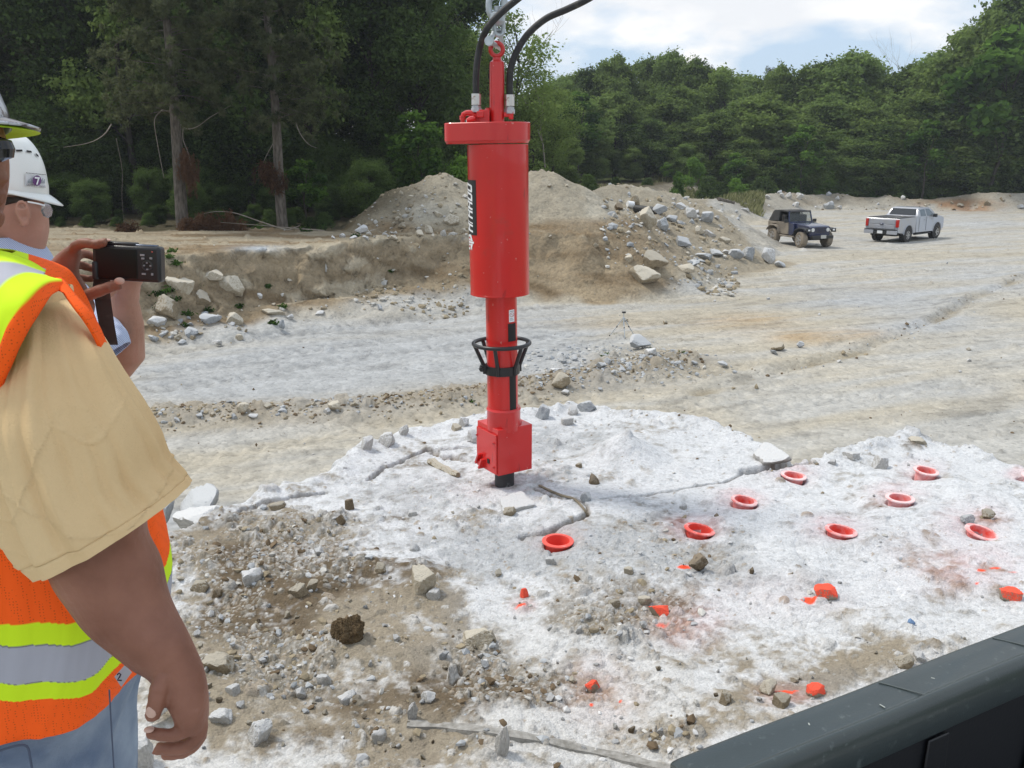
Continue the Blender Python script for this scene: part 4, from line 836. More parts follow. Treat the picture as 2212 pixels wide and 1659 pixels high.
mb.tube([on_cyl(tubex, 675.5 + 4.2 * math.sin(t), am + aw * .72 * math.cos(t), RTm, .0035) for t in [2 * math.pi * k / 20 for k in range(20)]], .0013, 5, close=True)
mb.tube([on_cyl(tubex, 675.5 - 3, am - aw * .5, RTm, .0035), on_cyl(tubex, 675.5 + 3, am + aw * .5, RTm, .0035)], .0013, 5)
mb.build('prohibition_mark', M_redink, st)
mb = MB()
for yy, l0, l1, th in ((668.2, -.7, .75, .0015), (683.5, -.7, .2, .0013), (685.8, -.7, .7, .0006), (687.3, -.7, .5, .0006)):
    mb.tube([on_cyl(tubex, yy, am + aw * l0, RTm, .0035), on_cyl(tubex, yy, am + aw * l1, RTm, .0035)], th, 4)
mb.build('print', M_ink, st)
# protective cage
cc_ = cen(741, 1083.5); RC = 60.5 * mpp(741); rc_ = 4.4 * mpp(741)
cage = torus(RC, rc_, cc_, Mtilt, 56, 12).build('guard_ring', M_blk, root)
bc = cen(796, 1085)
mb = MB(); mb.lathe([(RTm + .001, -.034), (RTm + .016, -.034), (RTm + .016, .034), (RTm + .001, .034)], (0, 0, 0), 40, Mtilt, cap=False); mb.v = [tuple(Vector(v) + bc) for v in mb.v]; mb.build('guard_band', M_blk, root)
for a in (-78, -20, 40, 100, 160, 220):
    t = R(a - 25); up = cc_ + Mtilt @ Vector((RC * math.cos(t), RC * math.sin(t), 0)); dn = bc + Mtilt @ Vector(((RTm + .02) * math.cos(t), (RTm + .02) * math.sin(t), -.03)); dn2 = bc + Mtilt @ Vector(((RTm + .02) * math.cos(t), (RTm + .02) * math.sin(t), .02))
    MB().tube([dn, dn2, up], [.015, .0155, .015], 8).build('guard_bar', M_blk, root)
lg = cen(793, 1050) + Vector((-.005, -.03, 0)); mb = MB(); mb.box(lg, (.075, .05, .05)); mb.tube([lg + Vector((-.03, -.05, 0)), lg + Vector((-.03, .05, 0))], .018, 6); mb.tube([lg + Vector((-.045, -.02, 0)), lg + Vector((-.045, -.02, .001)), lg + Vector((-.07, -.02, 0))], .013, 8)
mb.build('clamp_lug', M_blk, root, bevel=.003)
# collar and gearbox-like foot
tilt_lathe([(878, 35.5 * mpp(890)), (882, 37.5 * mpp(890)), (884, 36.3 * mpp(890)), (925, 36.3 * mpp(890))], 1088, 44).build('collar', M_red, root)
MB().lathe([(.0, 0), (.0, 0)], (0, 0, 0), 3)
s = 86 * mpp(960); th = R(32.5); corner = at(1076, 930, YS - .17)
# square foot: nearest corner at x=1076; right face runs back to the right, left face back to the left
ur = Vector((math.cos(th), math.sin(th), 0)); ul = Vector((-math.sin(th), math.cos(th), 0))
zt = corner.z; zb = at(1076, 1029, YS - .17).z; hgt = zt - zb
c0 = Vector((corner.x, YS - .17, 0)); bcent = c0 + ur * s / 2 + ul * s / 2; Mbox = Matrix.Rotation(th, 3, 'Z')
mb = MB(); mb.box(loc((bcent.x, bcent.y, (zt + zb) / 2)), (s, s, hgt), Mbox); foot = mb.build('foot_box', M_red, root, bevel=.004)
# front plate on the left face, with screws and latch
pc = c0 + ul * s * .5 - ur * .008; mb = MB(); mb.box(loc((pc.x, pc.y, (zt + zb) / 2 - hgt * .045)), (.014, s * .93, hgt * .86), Mbox); plate = mb.build('access_plate', M_red, root, bevel=.002)
for fu, fz in ((.12, .70), (.12, .17), (.93, .70), (.93, .17)):
    q = c0 + ul * s * fu - ur * .018; MB().tube([loc((q.x, q.y, zb + hgt * fz)), loc((q.x - ur.x * .006, q.y - ur.y * .006, zb + hgt * fz))], [.009, .008], 6).build('screw', M_red, plate)
    MB().tube([loc((q.x - ur.x * .004, q.y - ur.y * .004, zb + hgt * fz)), loc((q.x - ur.x * .0075, q.y - ur.y * .0075, zb + hgt * fz))], .0045, 6).build('screw_socket', M_hole, plate)
q = c0 + ul * s * .62 - ur * .03; mb = MB(); zl = zb + hgt * .14
for sgn in (0, 1):
    mb.box(loc((q.x + ul.x * .05 * sgn, q.y + ul.y * .05 * sgn, zl + .03 * sgn)), (.05, .018, .10), Mbox @ Matrix.Rotation(R(28), 3, 'X'))
mb.tube([loc((q.x, q.y, zl)), loc((q.x + ul.x * .08, q.y + ul.y * .08, zl + .01))], .013, 8); mb.build('latch', M_red, root, bevel=.002)
qh = c0 + ul * s * .38 - ur * .017; MB().box(loc((qh.x, qh.y, zl + .04)), (.008, .03, .035), Mbox).build('latch_hole', M_hole, root)
wd = MB(); wd.lathe([(37.6 * mpp(915), 0), (37.6 * mpp(915), .012), (36 * mpp(915), .02)], loc((bcent.x, bcent.y, zt)), 40); wd.build('weld_ring', M_red, root)
rc2 = 21 * mpp(1040); gzb = surf(1090, 1052).z
mb = MB(); mb.lathe([(rc2 * .97, -.25), (rc2, -.0), (rc2, .14)], loc((at(1090, 1045, YS).x, YS, gzb)), 28); mb.build('chisel', M_chisel, root)
# manifold on top of the head
MT = cen(262, 1040); zh = cen(264.5, 1075).z
def hb(x0, x1, y0, y1, yoff, dep, name='valve_block', mat=M_red, bev=.004):
    a = cen(y0, x0); b = cen(y1, x1); mb = MB(); mb.box(((a.x + b.x) / 2, yoff, (a.z + b.z) / 2), (abs(b.x - a.x), dep, abs(a.z - b.z))); return mb.build(name, mat, root, bevel=bev)
hb(1036, 1058, 238, 265, -.02, .12); hb(1025, 1040, 238, 265, .06, .08); hb(1031, 1046, 242, 255, -.10, .07)
for x in (1032, 1054): MB().tube([cen(239, x) + Vector((0, .0, 0)), cen(233, x)], .019, 8).build('bolt_head', M_red, root)
p0 = cen(258, 1000.5); MB().tube([cen(265, 1000) + Vector((0, -.03, 0)), cen(254, 1000) + Vector((0, -.03, 0)), cen(248, 1001.5) + Vector((0, -.03, 0)), cen(244.5, 1008) + Vector((0, -.03, 0)), cen(244.5, 1015) + Vector((0, -.03, 0)), cen(247, 1022) + Vector((0, -.03, 0)), cen(250, 1030) + Vector((0, -.03, 0))], [.016, .016, .02, .02, .022, .019, .017], 10).build('red_pipe', M_red, root)
for y in (257, 252): MB().tube([cen(y, 1000) + Vector((0, -.03, -.006)), cen(y, 1000) + Vector((0, -.03, .006))], .023, 6).build('pipe_nut', M_red, root)
MB().tube([cen(262, 1010) + Vector((0, -.12, 0)), cen(260, 1018) + Vector((0, -.12, 0)), cen(257, 1026) + Vector((0, -.11, 0))], [.014, .024, .02], 8).build('plug', M_red, root)
MB().tube([cen(264, 1010), cen(258, 1010)], .012, 6).build('grease_nipple', M_steel, root)
hb(1088, 1106, 243, 253, -.02, .045); hb(1099, 1109, 241.5, 258, -.02, .055); 
# hoses with crimped fittings (own things)
def hose(pts, x, ytop, ybot, label):
    r = empty('hydraulic_hose', cen(ybot, x) + AX0, label=label, cat='hose', group='hydraulic hoses of the splitter')
    L0 = lambda p: Vector(p) - Vector(r.location)
    P3 = [L0(q) for q in pts]; MB().tube(smoothpath(P3, 7), 7.2 * mpp(150), 14).build('rubber_hose', M_rubber, r)
    a = L0(cen(ytop, x) + AX0 + Vector((0, -.02, 0))); b = L0(cen(ybot, x) + AX0 + Vector((0, -.02, 0)))
    d = (b - a)
    MB().tube([a, a + d * .6], 10.8 * mpp(200) * .98, 20).build('crimp_sleeve', M_steel, r)
    MB().tube([a + d * .60, a + d * .64, a + d * .65, a + d * .76], [.024, .024, .033, .033], 6).build('collar_nut', M_galv, r)
    MB().tube([a + d * .77, a + d * 1.0], .038, 6).build('hex_nut', M_galv, r, bevel=.002)
    return r
HZ = lambda x, y, Y=YS: at(x, y, Y)
hose([HZ(1029, 215), HZ(1028, 180), HZ(1030, 140), HZ(1037, 100), HZ(1052, 62, YS - .08), HZ(1080, 30, YS - .1), HZ(1118, -2, YS - .1), HZ(1180, -50, YS - .1), HZ(1260, -95, YS)], 1029, 203, 243, 'left black hydraulic hose curving up across the chain')
hose([HZ(1101, 215), HZ(1101, 180), HZ(1104, 145), HZ(1118, 108), HZ(1142, 72), HZ(1180, 40), HZ(1225, 20), HZ(1270, -2), HZ(1330, -40), HZ(1400, -90)], 1101, 205, 246, 'right black hydraulic hose arching away to the upper right')
# shackle and chain
sh = empty('lifting_shackle', HZ(1073, 90), label='galvanised bow shackle pinned through the red lifting eye', cat='shackle'); LS = lambda p: Vector(p) - Vector(sh.location)
MB().tube(smoothpath([LS(HZ(1060, 90, YS - .09)), LS(HZ(1062, 82, YS - .07)), LS(HZ(1068, 68, YS)), LS(HZ(1076, 66, YS + .02)), LS(HZ(1082, 82, YS + .07)), LS(HZ(1084, 95, YS + .1))], 5), .016, 10).build('bow', M_galv, sh)
MB().tube([LS(HZ(1056, 88, YS - .12)), LS(HZ(1084, 106, YS + .11))], .017, 12).build('pin', M_galv, sh); MB().tube([LS(HZ(1056, 88, YS - .13)), LS(HZ(1058, 90, YS - .09))], .032, 12).build('pin_head', M_galv, sh)
def chain_link(x, y0, y1, wpx, rpx, rot, label, Y=YS, nm='chain_link'):
    r = rpx * mpp(60); a = HZ(x, y0, Y); b = HZ(x, y1, Y); c = (a + b) / 2; hh = abs(a.z - b.z) / 2; ww = wpx * mpp(60) / 2; P = []
    for k in range(28):
        t = 2 * math.pi * k / 28; sx_ = ww * math.copysign(abs(math.cos(t)) ** .8, math.cos(t)); sz = (hh - ww) * math.copysign(min(1, abs(math.sin(t)) * 1.6), math.sin(t)) + ww * math.sin(t); P.append(Vector((sx_, 0, sz)))
    Mz_ = Matrix.Rotation(R(rot), 3, 'Z'); o = MB().tube([Mz_ @ p for p in P], r, 10, close=True).build(nm, M_galv); o.location = c; return tag(o, label, 'chain link', 'chain links above the splitter')
chain_link(1077, 40, 76, 22, 5, 25, 'thick galvanised chain link holding the shackle', nm='chain_link')
sw = empty('chain_swivel', HZ(1074, 40), label='galvanised swivel between the two big chain links above the splitter', cat='swivel')
mb = MB(); mb.tube([(0, 0, -.045), (0, 0, -.02), (0, 0, .03), (0, 0, .05)], [.03, .055, .055, .02], 14); mb.build('swivel_body', M_galv, sw); MB().tube([(0, 0, .04), (0, 0, .08)], .024, 12).build('swivel_bolt', M_galv, sw)
chain_link(1073, -14, 38, 34, 7, 5, 'large galvanised link at the top edge of the photo')
chain_link(1073, -48, -8, 28, 6, 90, 'galvanised link above the picture edge')
# decals on the body: black strip with white slanted letters, and the white emblem under it
def decal_text():
    a_r = angx(1031, lambda y: bodyx(y), 450, RB); y0, y1 = 387, 504      # y0 top, y1 bottom
    strip = cyl_patch(bodyx, y0, y1, -100, a_r, RB, 'name_label', M_black, root, n=20, lift=.0018)
    H = (cen(y0, 1020) - cen(y1, 1020)).length; nlet = 6; wl = H * .86 / nlet; letters = 'HIRADO'
    wd_ = {'I': .55}; tot = sum(wd_.get(c, 1) for c in letters); unit = H * .90 / tot
    base_y = y1 - 5; arc0 = a_r - 11; arch = 30         # letters rise from arc0 towards the left
    def P3(u, v):         # u along the writing (m, upwards), v letter height 0..1 (towards the left)
        yy = base_y - u / mpp(445) * 1.0; return on_cyl(bodyx, yy, arc0 - v * arch, RB, .004)
    T = .27               # stroke width in letter widths
    shapes = {'H': [[(0, 0), (T, 0), (T, 1), (0, 1)], [(1 - T, 0), (1, 0), (1, 1), (1 - T, 1)], [(T, .42), (1 - T, .42), (1 - T, .6), (T, .6)]],
              'I': [[(0, 0), (T, 0), (T, 1), (0, 1)]],
              'R': [[(0, 0), (T, 0), (T, 1), (0, 1)], [(T, .83), (1, .83), (1, 1), (T, 1)], [(T, .4), (1 - T * .2, .4), (1 - T * .2, .57), (T, .57)], [(1 - T, .57), (1, .57), (1, .83), (1 - T, .83)], [(1 - T, 0), (1, 0), (1 - T * .1, .4), (1 - T * 1.1, .4)]],
              'A': [[(0, 0), (T, 0), (T, 1), (0, 1)], [(1 - T, 0), (1, 0), (1, 1), (1 - T, 1)], [(T, .83), (1 - T, .83), (1 - T, 1), (T, 1)], [(T, .33), (1 - T, .33), (1 - T, .48), (T, .48)]],
              'D': [[(0, 0), (T, 0), (T, 1), (0, 1)], [(1 - T, .1), (1, .14), (1, .86), (1 - T, .9)], [(T, 0), (1 - T * .6, 0), (1, .14), (1 - T, .17), (T, .17)], [(T, .83), (1 - T, .83), (1, .86), (1 - T * .6, 1), (T, 1)]],
              'O': [[(0, .12), (T, .12), (T, .88), (0, .88)], [(1 - T, .12), (1, .12), (1, .88), (1 - T, .88)], [(.1, 0), (.9, 0), (1, .12), (1 - T, .18), (T, .18), (0, .12)], [(0, .88), (T, .82), (1 - T, .82), (1, .88), (.9, 1), (.1, 1)]]}
    mb = MB(); u = 0; sl = .34 * unit
    for ch in letters:
        w_ = wd_.get(ch, 1) * unit
        for poly in shapes[ch]:
            # subdivide in v so that strokes follow the curve
            q = []
            n = len(poly)
            for i in range(n):
                (x1, y1_), (x2, y2_) = poly[i], poly[(i + 1) % n]; k = max(1, int(abs(y2_ - y1_) / .08))
                for j in range(k): t = j / k; q.append((x1 + (x2 - x1) * t, y1_ + (y2_ - y1_) * t))
            if n == 4 and len(q) > 6:       # long stroke: strip
                k = (len(q) - 2) // 2; cnt = 14
                (x1, y1_), (x2, _), (x3, y3_), (x4, _) = poly; V = []; F = []
                for j in range(cnt + 1):
                    t = j / cnt; v = y1_ + (y3_ - y1_) * t; xa = x1 + (x4 - x1) * t; xb_ = x2 + (x3 - x2) * t
                    V += [P3(u + xa * w_ * .88 + v * sl, v), P3(u + xb_ * w_ * .88 + v * sl, v)]
                for j in range(cnt): F.append((2 * j, 2 * j + 1, 2 * j + 3, 2 * j + 2))
                mb.add(V, F)
            else:
                V = [P3(u + x * w_ * .88 + v * sl, v) for x, v in q]; mb.add(V, [tuple(range(len(V)))])
        u += w_
    mb.build('lettering', M_white, strip)
    # emblem
    mb = MB(); yc = 520; 
    def E(x, y): return on_cyl(bodyx, yc + y, arc0 - 2 - x, RB, .003)
    for poly in ([(0, -3), (3, -10), (6, -16), (12, -17), (12, -11), (9, -7), (10, -3)], [(0, 3), (3, 10), (4, 17), (10, 12), (10, 8), (8, 3)], [(-4, -2.2), (60, -2.2), (60, 2.2), (-4, 2.2)], [(10, -7), (60, -10), (60, -5), (10, -3.5)], [(10, 7), (60, 10), (60, 5), (10, 3.5)], [(12, -17), (40, -13), (40, -9), (12, -12)], [(12, 17), (40, 13), (40, 9), (12, 12)]):
        n = len(poly)
        if n == 4:
            V = []; F = []; (x1, y1_), (x2, y2_), (x3, y3_), (x4, y4_) = poly
            for j in range(9): t = j / 8; V += [E(x1 + (x2 - x1) * t, y1_ + (y2_ - y1_) * t), E(x4 + (x3 - x4) * t, y4_ + (y3_ - y4_) * t)]
            for j in range(8): F.append((2 * j, 2 * j + 1, 2 * j + 3, 2 * j + 2))
            mb.add(V, F)
        else: mb.add([E(x, y) for x, y in poly], [tuple(range(n))])
    mb.build('emblem', M_white, root)
decal_text()

# ================================================================ borehole collars
M_collar = material('collar_plastic', (.78, .045, .035), rough=.5, var=.06, vscale=20)
def dustmat(name, amt):
    return material(name, (.82, .075, .05), rough=.7, var=.05, vscale=20, dirt=(.80, .42 + .1 * amt, .42 + .1 * amt), dscale=9, dlim=(.62 - .42 * amt, .95 - .42 * amt))
def borehole_collar(px, py, wpx, tilt, amt, label, hgt=.085, sink=0):
    BOWL_ON[0] = 0; p = surf(px, py + 4 + hgt * 150); BOWL_ON[0] = 1; c = empty('borehole_collar', (p.x, p.y, p.z + hgt * .66 - sink), label=label, cat='borehole collar', group='red plastic collars in the drilled holes')
    m = ray(px, py); sc = wpx / 2 / FD * (p.y / m[1]); Ro = sc; Ri = Ro * .74
    mt = dustmat('dusty_collar', amt)
    f = MB(); f.lathe([(Ri, -.004), (Ro * .98, -.006), (Ro, -.001), (Ro * .99, .004), (Ri * 1.01, .006), (Ri, .003)], n=48); f.rings([], False) if 0 else None
    # close the ring inside
    n = 48; nr = 6; f.f = [q for q in f.f if len(q) == 4]; f.f += [((nr - 1) * n + k, (nr - 1) * n + (k + 1) % n, (k + 1) % n, k) for k in range(n)]
    f.build('flange', material('dusty_flange', (.82, .11, .085), rough=.7, var=.05, vscale=20, dirt=(.84, .60, .60), dscale=7, dlim=(.62 - .45 * amt, .85 - .45 * amt)), c)
    s_ = MB(); s_.lathe([(Ri * 1.08, -.004), (Ri * .94, -hgt - .1)], n=48, cap=False); s_.lathe([(Ri, .0), (Ri * .86, -hgt - .1)], n=48, cap=False)
    s_.f += [tuple(3 * n + k for k in range(n))]; s_.build('sleeve', mt, c)
    c.rotation_euler = tuple(.65 * v for v in tilt); return c
CD = [(1205, 1166, 69, (R(2), R(1), 0), .1, 'brightest red collar, lowest on the left, nearest the splitter foot'),
      (1511, 1141, 68, (R(-2), R(13), 0), .3, 'red collar tilted to the right, above the brown stone with orange paint beside it'),
      (1816, 1144, 68, (R(0), R(9), 0), .5, 'pink dusted collar in the front row, between the two tilted ones'),
      (2121, 1148, 72, (R(10), R(16), 0), .6, 'strongly tilted dusty collar at the right end of the front row'),
      (1607, 1079, 57, (R(4), R(10), 0), .6, 'dusty collar in the second row, above the gap between the two leftmost tilted ones'),
      (1714, 1024, 54, (R(2), R(6), 0), .7, 'low dust-filled collar beside the crack and ledge rock'),
      (1943, 1074, 60, (R(0), R(0), 0), .8, 'upright collar with a whitened rim in the second row on the right'),
      (1999, 1014, 52, (R(6), R(6), 0), .7, 'tall collar standing proud at the back, nearest the far edge of the bench'),
      (2236, 1026, 56, (R(2), R(3), 0), .8, 'collar cut off by the right edge of the photo')]
for i, (x, y, wpx, tl, amt, lb) in enumerate(CD): borehole_collar(x, y, wpx, tl, amt, lb, hgt=COLLARS[i][2])
p = surf(1714, 1026); 

# ================================================================ ROCKS
def rockmat(name, c1, c2, top=None, sc=4, b=.01):
    m = material(name, c1, rough=.93, spec=.15, col2=c2, vscale=sc, bump=b, bscale=9)
    if top:     # powder or dirt lying on the upward faces
        n = m.node_tree.nodes; l = m.node_tree.links; bs = n['Principled BSDF']; src = bs.inputs['Base Color'].links[0].from_socket
        ge = n.new('ShaderNodeNewGeometry'); sp = n.new('ShaderNodeSeparateXYZ'); l.new(ge.outputs['Normal'], sp.inputs[0]); nz = n.new('ShaderNodeTexNoise'); nz.inputs['Scale'].default_value = 12
        a = n.new('ShaderNodeMath'); a.operation = 'ADD'; l.new(sp.outputs[2], a.inputs[0]); l.new(nz.outputs[0], a.inputs[1]); rr = n.new('ShaderNodeValToRGB'); rr.color_ramp.elements[0].position = .85; rr.color_ramp.elements[1].position = 1.25; l.new(a.outputs[0], rr.inputs[0])
        mx = n.new('ShaderNodeMixRGB'); l.new(rr.outputs[0], mx.inputs[0]); l.new(src, mx.inputs[1]); mx.inputs[2].default_value = (*top, 1); l.new(mx.outputs[0], bs.inputs['Base Color'])
    return m
R_white = rockmat('white_rock', (.36, .35, .33), (.54, .53, .51), (.60, .605, .61), 5)
R_cream = rockmat('cream_rock', (.32, .27, .195), (.47, .425, .34), (.54, .50, .42), 5)
R_grey = rockmat('grey_rock', (.26, .275, .29), (.42, .435, .45), (.50, .515, .53), 4)
R_brown = rockmat('brown_stone', (.12, .09, .06), (.21, .165, .11), (.26, .215, .16), 6)
R_tan = rockmat('tan_stone', (.20, .16, .105), (.33, .275, .195), (.42, .385, .32), 5)
R_clod = rockmat('earth_clod', (.11, .075, .042), (.20, .145, .085), None, 9, .03)
def hotmat(name, base):
    m = rockmat(name, base, tuple(1.3 * v for v in base), None, 7); n = m.node_tree.nodes; l = m.node_tree.links; bs = n['Principled BSDF']; src = bs.inputs['Base Color'].links[0].from_socket
    ge = n.new('ShaderNodeNewGeometry'); sp = n.new('ShaderNodeSeparateXYZ'); l.new(ge.outputs['Normal'], sp.inputs[0]); nz = n.new('ShaderNodeTexNoise'); nz.inputs['Scale'].default_value = 9; tcn = n.new('ShaderNodeTexCoord'); l.new(tcn.outputs['Object'], nz.inputs[0])
    a = n.new('ShaderNodeMath'); a.operation = 'ADD'; l.new(sp.outputs[2], a.inputs[0]); l.new(nz.outputs[0], a.inputs[1]); rr = n.new('ShaderNodeValToRGB'); rr.color_ramp.elements[0].position = .55; rr.color_ramp.elements[1].position = .62; l.new(a.outputs[0], rr.inputs[0])
    mx = n.new('ShaderNodeMixRGB'); l.new(rr.outputs[0], mx.inputs[0]); l.new(src, mx.inputs[1]); mx.inputs[2].default_value = (1.0, .13, .075, 1); l.new(mx.outputs[0], bs.inputs['Base Color']); return m
R_hot = hotmat('painted_rock', (.30, .26, .20))
_ico = None
def ico(sub=4):
    bm = bmesh.new(); bmesh.ops.create_icosphere(bm, subdivisions=sub, radius=1); V = np.array([v.co[:] for v in bm.verts]); F = np.array([[v.index for v in f.verts] for f in bm.faces]); bm.free(); return V, F
ICV, ICF = ico(4); ICV5, ICF5 = ico(5)
def rock_data(seed, planes=16, rough=.02, flat=.0, fine=False, lump=0):
    rng = np.random.default_rng(seed); V, F = (ICV5, ICF5) if fine else (ICV, ICF)
    Np = rng.normal(size=(planes, 3)); Np /= np.linalg.norm(Np, axis=1)[:, None]; d = rng.uniform(.55, 1.0, planes)
    if flat: Np = np.vstack([Np, [[.05, 0, 1], [0, .05, -1]]]); d = np.append(d, [flat, flat])
    q = V @ Np.T; rad = np.min(np.where(q > .05, d / np.maximum(q, .05), 9), axis=1); rad = np.minimum(rad, 1.5)
    P = V * rad[:, None]; P += V * (rough * (fbm(P[:, 0] * 3 + seed, P[:, 1] * 3 + P[:, 2] * 2, seed, 4) + .5 * fbm(P[:, 0] * 9, P[:, 2] * 9 + P[:, 1] * 5, seed + 3, 3)))[:, None]
    if lump: P += V * (lump * fbm(P[:, 0] * 2.5 + seed, P[:, 1] * 2.5 - P[:, 2] * 2, seed + 8, 4, .65))[:, None]
    P /= np.abs(P).max(axis=0)[None]; return P, F
def rock_me(name, seed, mat, **k):
    P, F = rock_data(seed, **k); me = np_mesh(name, P, F, smooth=True, sharp=30); me.materials.append(mat); return me
def put(me, name, px, py, wpx, hpx, dep=None, rz=0, label=None, cat='rock', group=None, tilt=(0, 0), sink=.45, Y=None):
    """px,py = centre of the visible base; wpx,hpx = picture width and height"""
    p = surf(px, py) if Y is None else at(px, py, Y); d = ray(px, py); m = p.y / d[1] / FD; w_ = wpx * m; h_ = hpx * m / .95
    o = bpy.data.objects.new(name, me); COL.objects.link(o); dp = dep if dep else w_ * .8
    o.scale = (w_ / 2, dp / 2, h_ / 2 * (1 + sink)); o.rotation_euler = (tilt[0], tilt[1], rz); o.location = (p.x, p.y + dp * .25, p.z + h_ / 2 * (1 - sink)); return tag(o, label, cat, group)
RM = {}
def rk(mat, i, **k):
    key = (mat.name, i, tuple(sorted(k.items())))
    if key not in RM: RM[key] = rock_me('rock', 700 + i * 13, mat, **k)
    return RM[key]
W, Cr, G, Bn, T, H = R_white, R_cream, R_grey, R_brown, R_tan, R_hot
# the noteworthy stones of the bench: base point, size, material, variant, label
BR = [
 (910, 1276, 66, 50, Cr, 1, 'large cream angular rock on the dirt in the middle of the bench'), (935, 1296, 34, 24, W, 2, 'small pale rock leaning on the front of the large cream rock'),
 (1028, 1396, 78, 34, Cr, 3, 'broken cream slab right of the brown clod'), (1060, 1392, 30, 26, T, 4, 'tan chunk at the right end of the broken cream slab'),
 (555, 1606, 62, 44, W, 5, 'white lumpy rock right of the hanging hand, near the bottom edge'), (305, 1655, 62, 60, W, 6, 'white rock beside the blue jeans at the bottom edge'),
 (1085, 1630, 34, 66, W, 7, 'tall narrow white slab standing on end beside the grey strap'), (752, 1518, 46, 20, W, 8, 'long smooth white stone lying below the brown clod'), 
 (1175, 905, 40, 30, G, 9, 'triangular grey block on the far edge, just right of the splitter'), (1268, 888, 44, 22, G, 10, 'flat grey block on the highest point of the far edge'), (1238, 898, 24, 20, W, 11, 'small white block left of the flat grey block on the far edge'), (1226, 918, 30, 18, W, 12, 'white stone just inside the far edge, between the grey blocks'),
 (1283, 1045, 26, 20, Bn, 13, 'brown stone alone on the white dust right of the splitter foot'), (1266, 1082, 28, 20, G, 14, 'pale grey block below the lone brown stone'), (1798, 1004, 20, 12, W, 2, 'small white stone behind the dust-filled collar'),
 (835, 962, 42, 28, W, 3, 'white boulder on the rim of the bench left of the splitter'), (790, 970, 34, 26, W, 5, 'leftmost white boulder on the rim of the bench'), (872, 938, 22, 20, W, 7, 'small upright white stone on the rim of the bench'), 
 (1002, 920, 34, 18, W, 9, 'white stone on the rim of the bench near the splitter'), (1028, 958, 40, 26, W, 11, 'white cobble left of the splitter foot box'), (985, 930, 24, 14, Cr, 1, 'cream stone just left of the splitter on the rim'),
 (475, 1452, 76, 34, T, 6, 'dark tan slab jutting out right of the sleeve and forearm'), (600, 1100, 40, 14, T, 8, 'flat brown plate of rock on the left rim'), (735, 1135, 26, 22, Bn, 10, 'dark brown crumbly lump in the dust, left part of the bench'), (755, 1100, 22, 22, Bn, 12, 'brown lump above the crumbly one on the left of the bench'), (690, 1200, 24, 16, W, 4, 'small white cobble in the dirt left of the bench centre'),
 (545, 1260, 52, 30, W, 8, 'pale rock in the dirt at the left of the bench'), (640, 1290, 46, 26, T, 2, 'tan rock in front of the pale rock, left of the bench'), (672, 1275, 34, 22, T, 5, 'small tan rock right of the tan rock, left of the bench'),
 (430, 1278, 44, 24, T, 3, 'tan stone close to the forearm of the man in the vest'), (470, 1290, 30, 18, Bn, 9, 'brown stone close to the forearm of the man in the vest'), (855, 1385, 20, 14, W, 1, 'small white pebble below the broken cream slab'), (895, 1190, 26, 18, W, 13, 'white block in the grey grit left of the brightest collar'), (890, 1115, 24, 12, W, 3, 'thin white chip above the white block in the grit'),
 (820, 1240, 30, 20, T, 11, 'tan stone left of the large cream rock'), (1190, 1218, 24, 14, W, 6, 'white chip below the brightest collar'), (1100, 1112, 30, 18, T, 7, 'tan chip in the dust below the splitter'), 
 (700, 1480, 34, 22, W, 12, 'white stone with a pointed end below the brown clod'), (650, 1510, 26, 24, W, 4, 'pale tilted stone lower left of the brown clod'), (925, 1516, 36, 22, W, 14, 'white rough stone in the rubble near the bottom middle'), (500, 1500, 36, 20, W, 2, 'pale rough stone right of the hanging hand'), (480, 1560, 54, 24, W, 6, 'ragged pale rock lying right of the curled fingers'),
 (820, 1600, 36, 22, W, 8, 'smooth pale stone near the bottom middle'), (890, 1555, 26, 40, W, 10, 'small upright white splinter of rock near the bottom'), (1690, 1528, 40, 30, T, 1, 'upright tan flake near the dark rail'), (1660, 1500, 44, 26, Cr, 5, 'cream flake in the rubble near the dark rail'), (1570, 1520, 36, 24, T, 9, 'tan stone in the rubble near the dark rail'), (1395, 1305, 34, 16, Cr, 12, 'tan stone just behind the big orange-painted rock'),
 (1360, 1240, 24, 14, Cr, 6, 'cream chip above the big orange-painted rock'), (1955, 1440, 44, 24, T, 7, 'tan stone close to the dark rail at the right'), (1990, 1430, 30, 20, W, 4, 'white stone close to the dark rail at the right'), (2090, 1130, 30, 18, G, 3, 'grey stone above the strongly tilted collar'), (2140, 1120, 34, 16, T, 11, 'tan stones mound above the strongly tilted collar'),
 (1905, 1012, 44, 26, W, 9, 'white rounded rock left of the tall back collar'), (1840, 990, 40, 14, W, 2, 'flat white rock on the far edge, right part'), (1985, 958, 40, 12, Cr, 6, 'flat cream rock on the far right edge'), (1625, 1240, 10, 14, Bn, 4, 'tiny brown chip right of the brown stone'), (1550, 1120, 12, 10, Bn, 4, 'tiny brown chip in the dust behind the second collar'), (1780, 1300, 10, 10, Bn, 2, ''), (1325, 1312, 28, 16, T, 3, 'tan stone left of the big orange-painted rock'),
 (1478, 1100, 20, 12, W, 8, 'white chip above the second collar'), (1250, 1010, 16, 10, T, 2, 'tan chip near the splitter foot'), (960, 1240, 20, 12, T, 2, ''), (1300, 1500, 10, 8, Bn, 1, '')]
for x, y, w_, h_, m_, i, lb in BR:
    if lb: put(rk(m_, i, planes=14 + i, rough=.05, lump=.12 if m_ in (W, T) else 0), 'rock', x, y, w_, h_, label=lb, rz=rt.uniform(-.5, .5), tilt=(rt.uniform(-.15, .15), rt.uniform(-.15, .15)))
put(rock_me('earth_clod', 91, R_clod, planes=30, rough=.10, lump=.35, fine=True), 'earth_clod', 752, 1388, 82, 58, label='big dark brown clod of earth in the middle of the rubble', cat='clod', rz=.4)
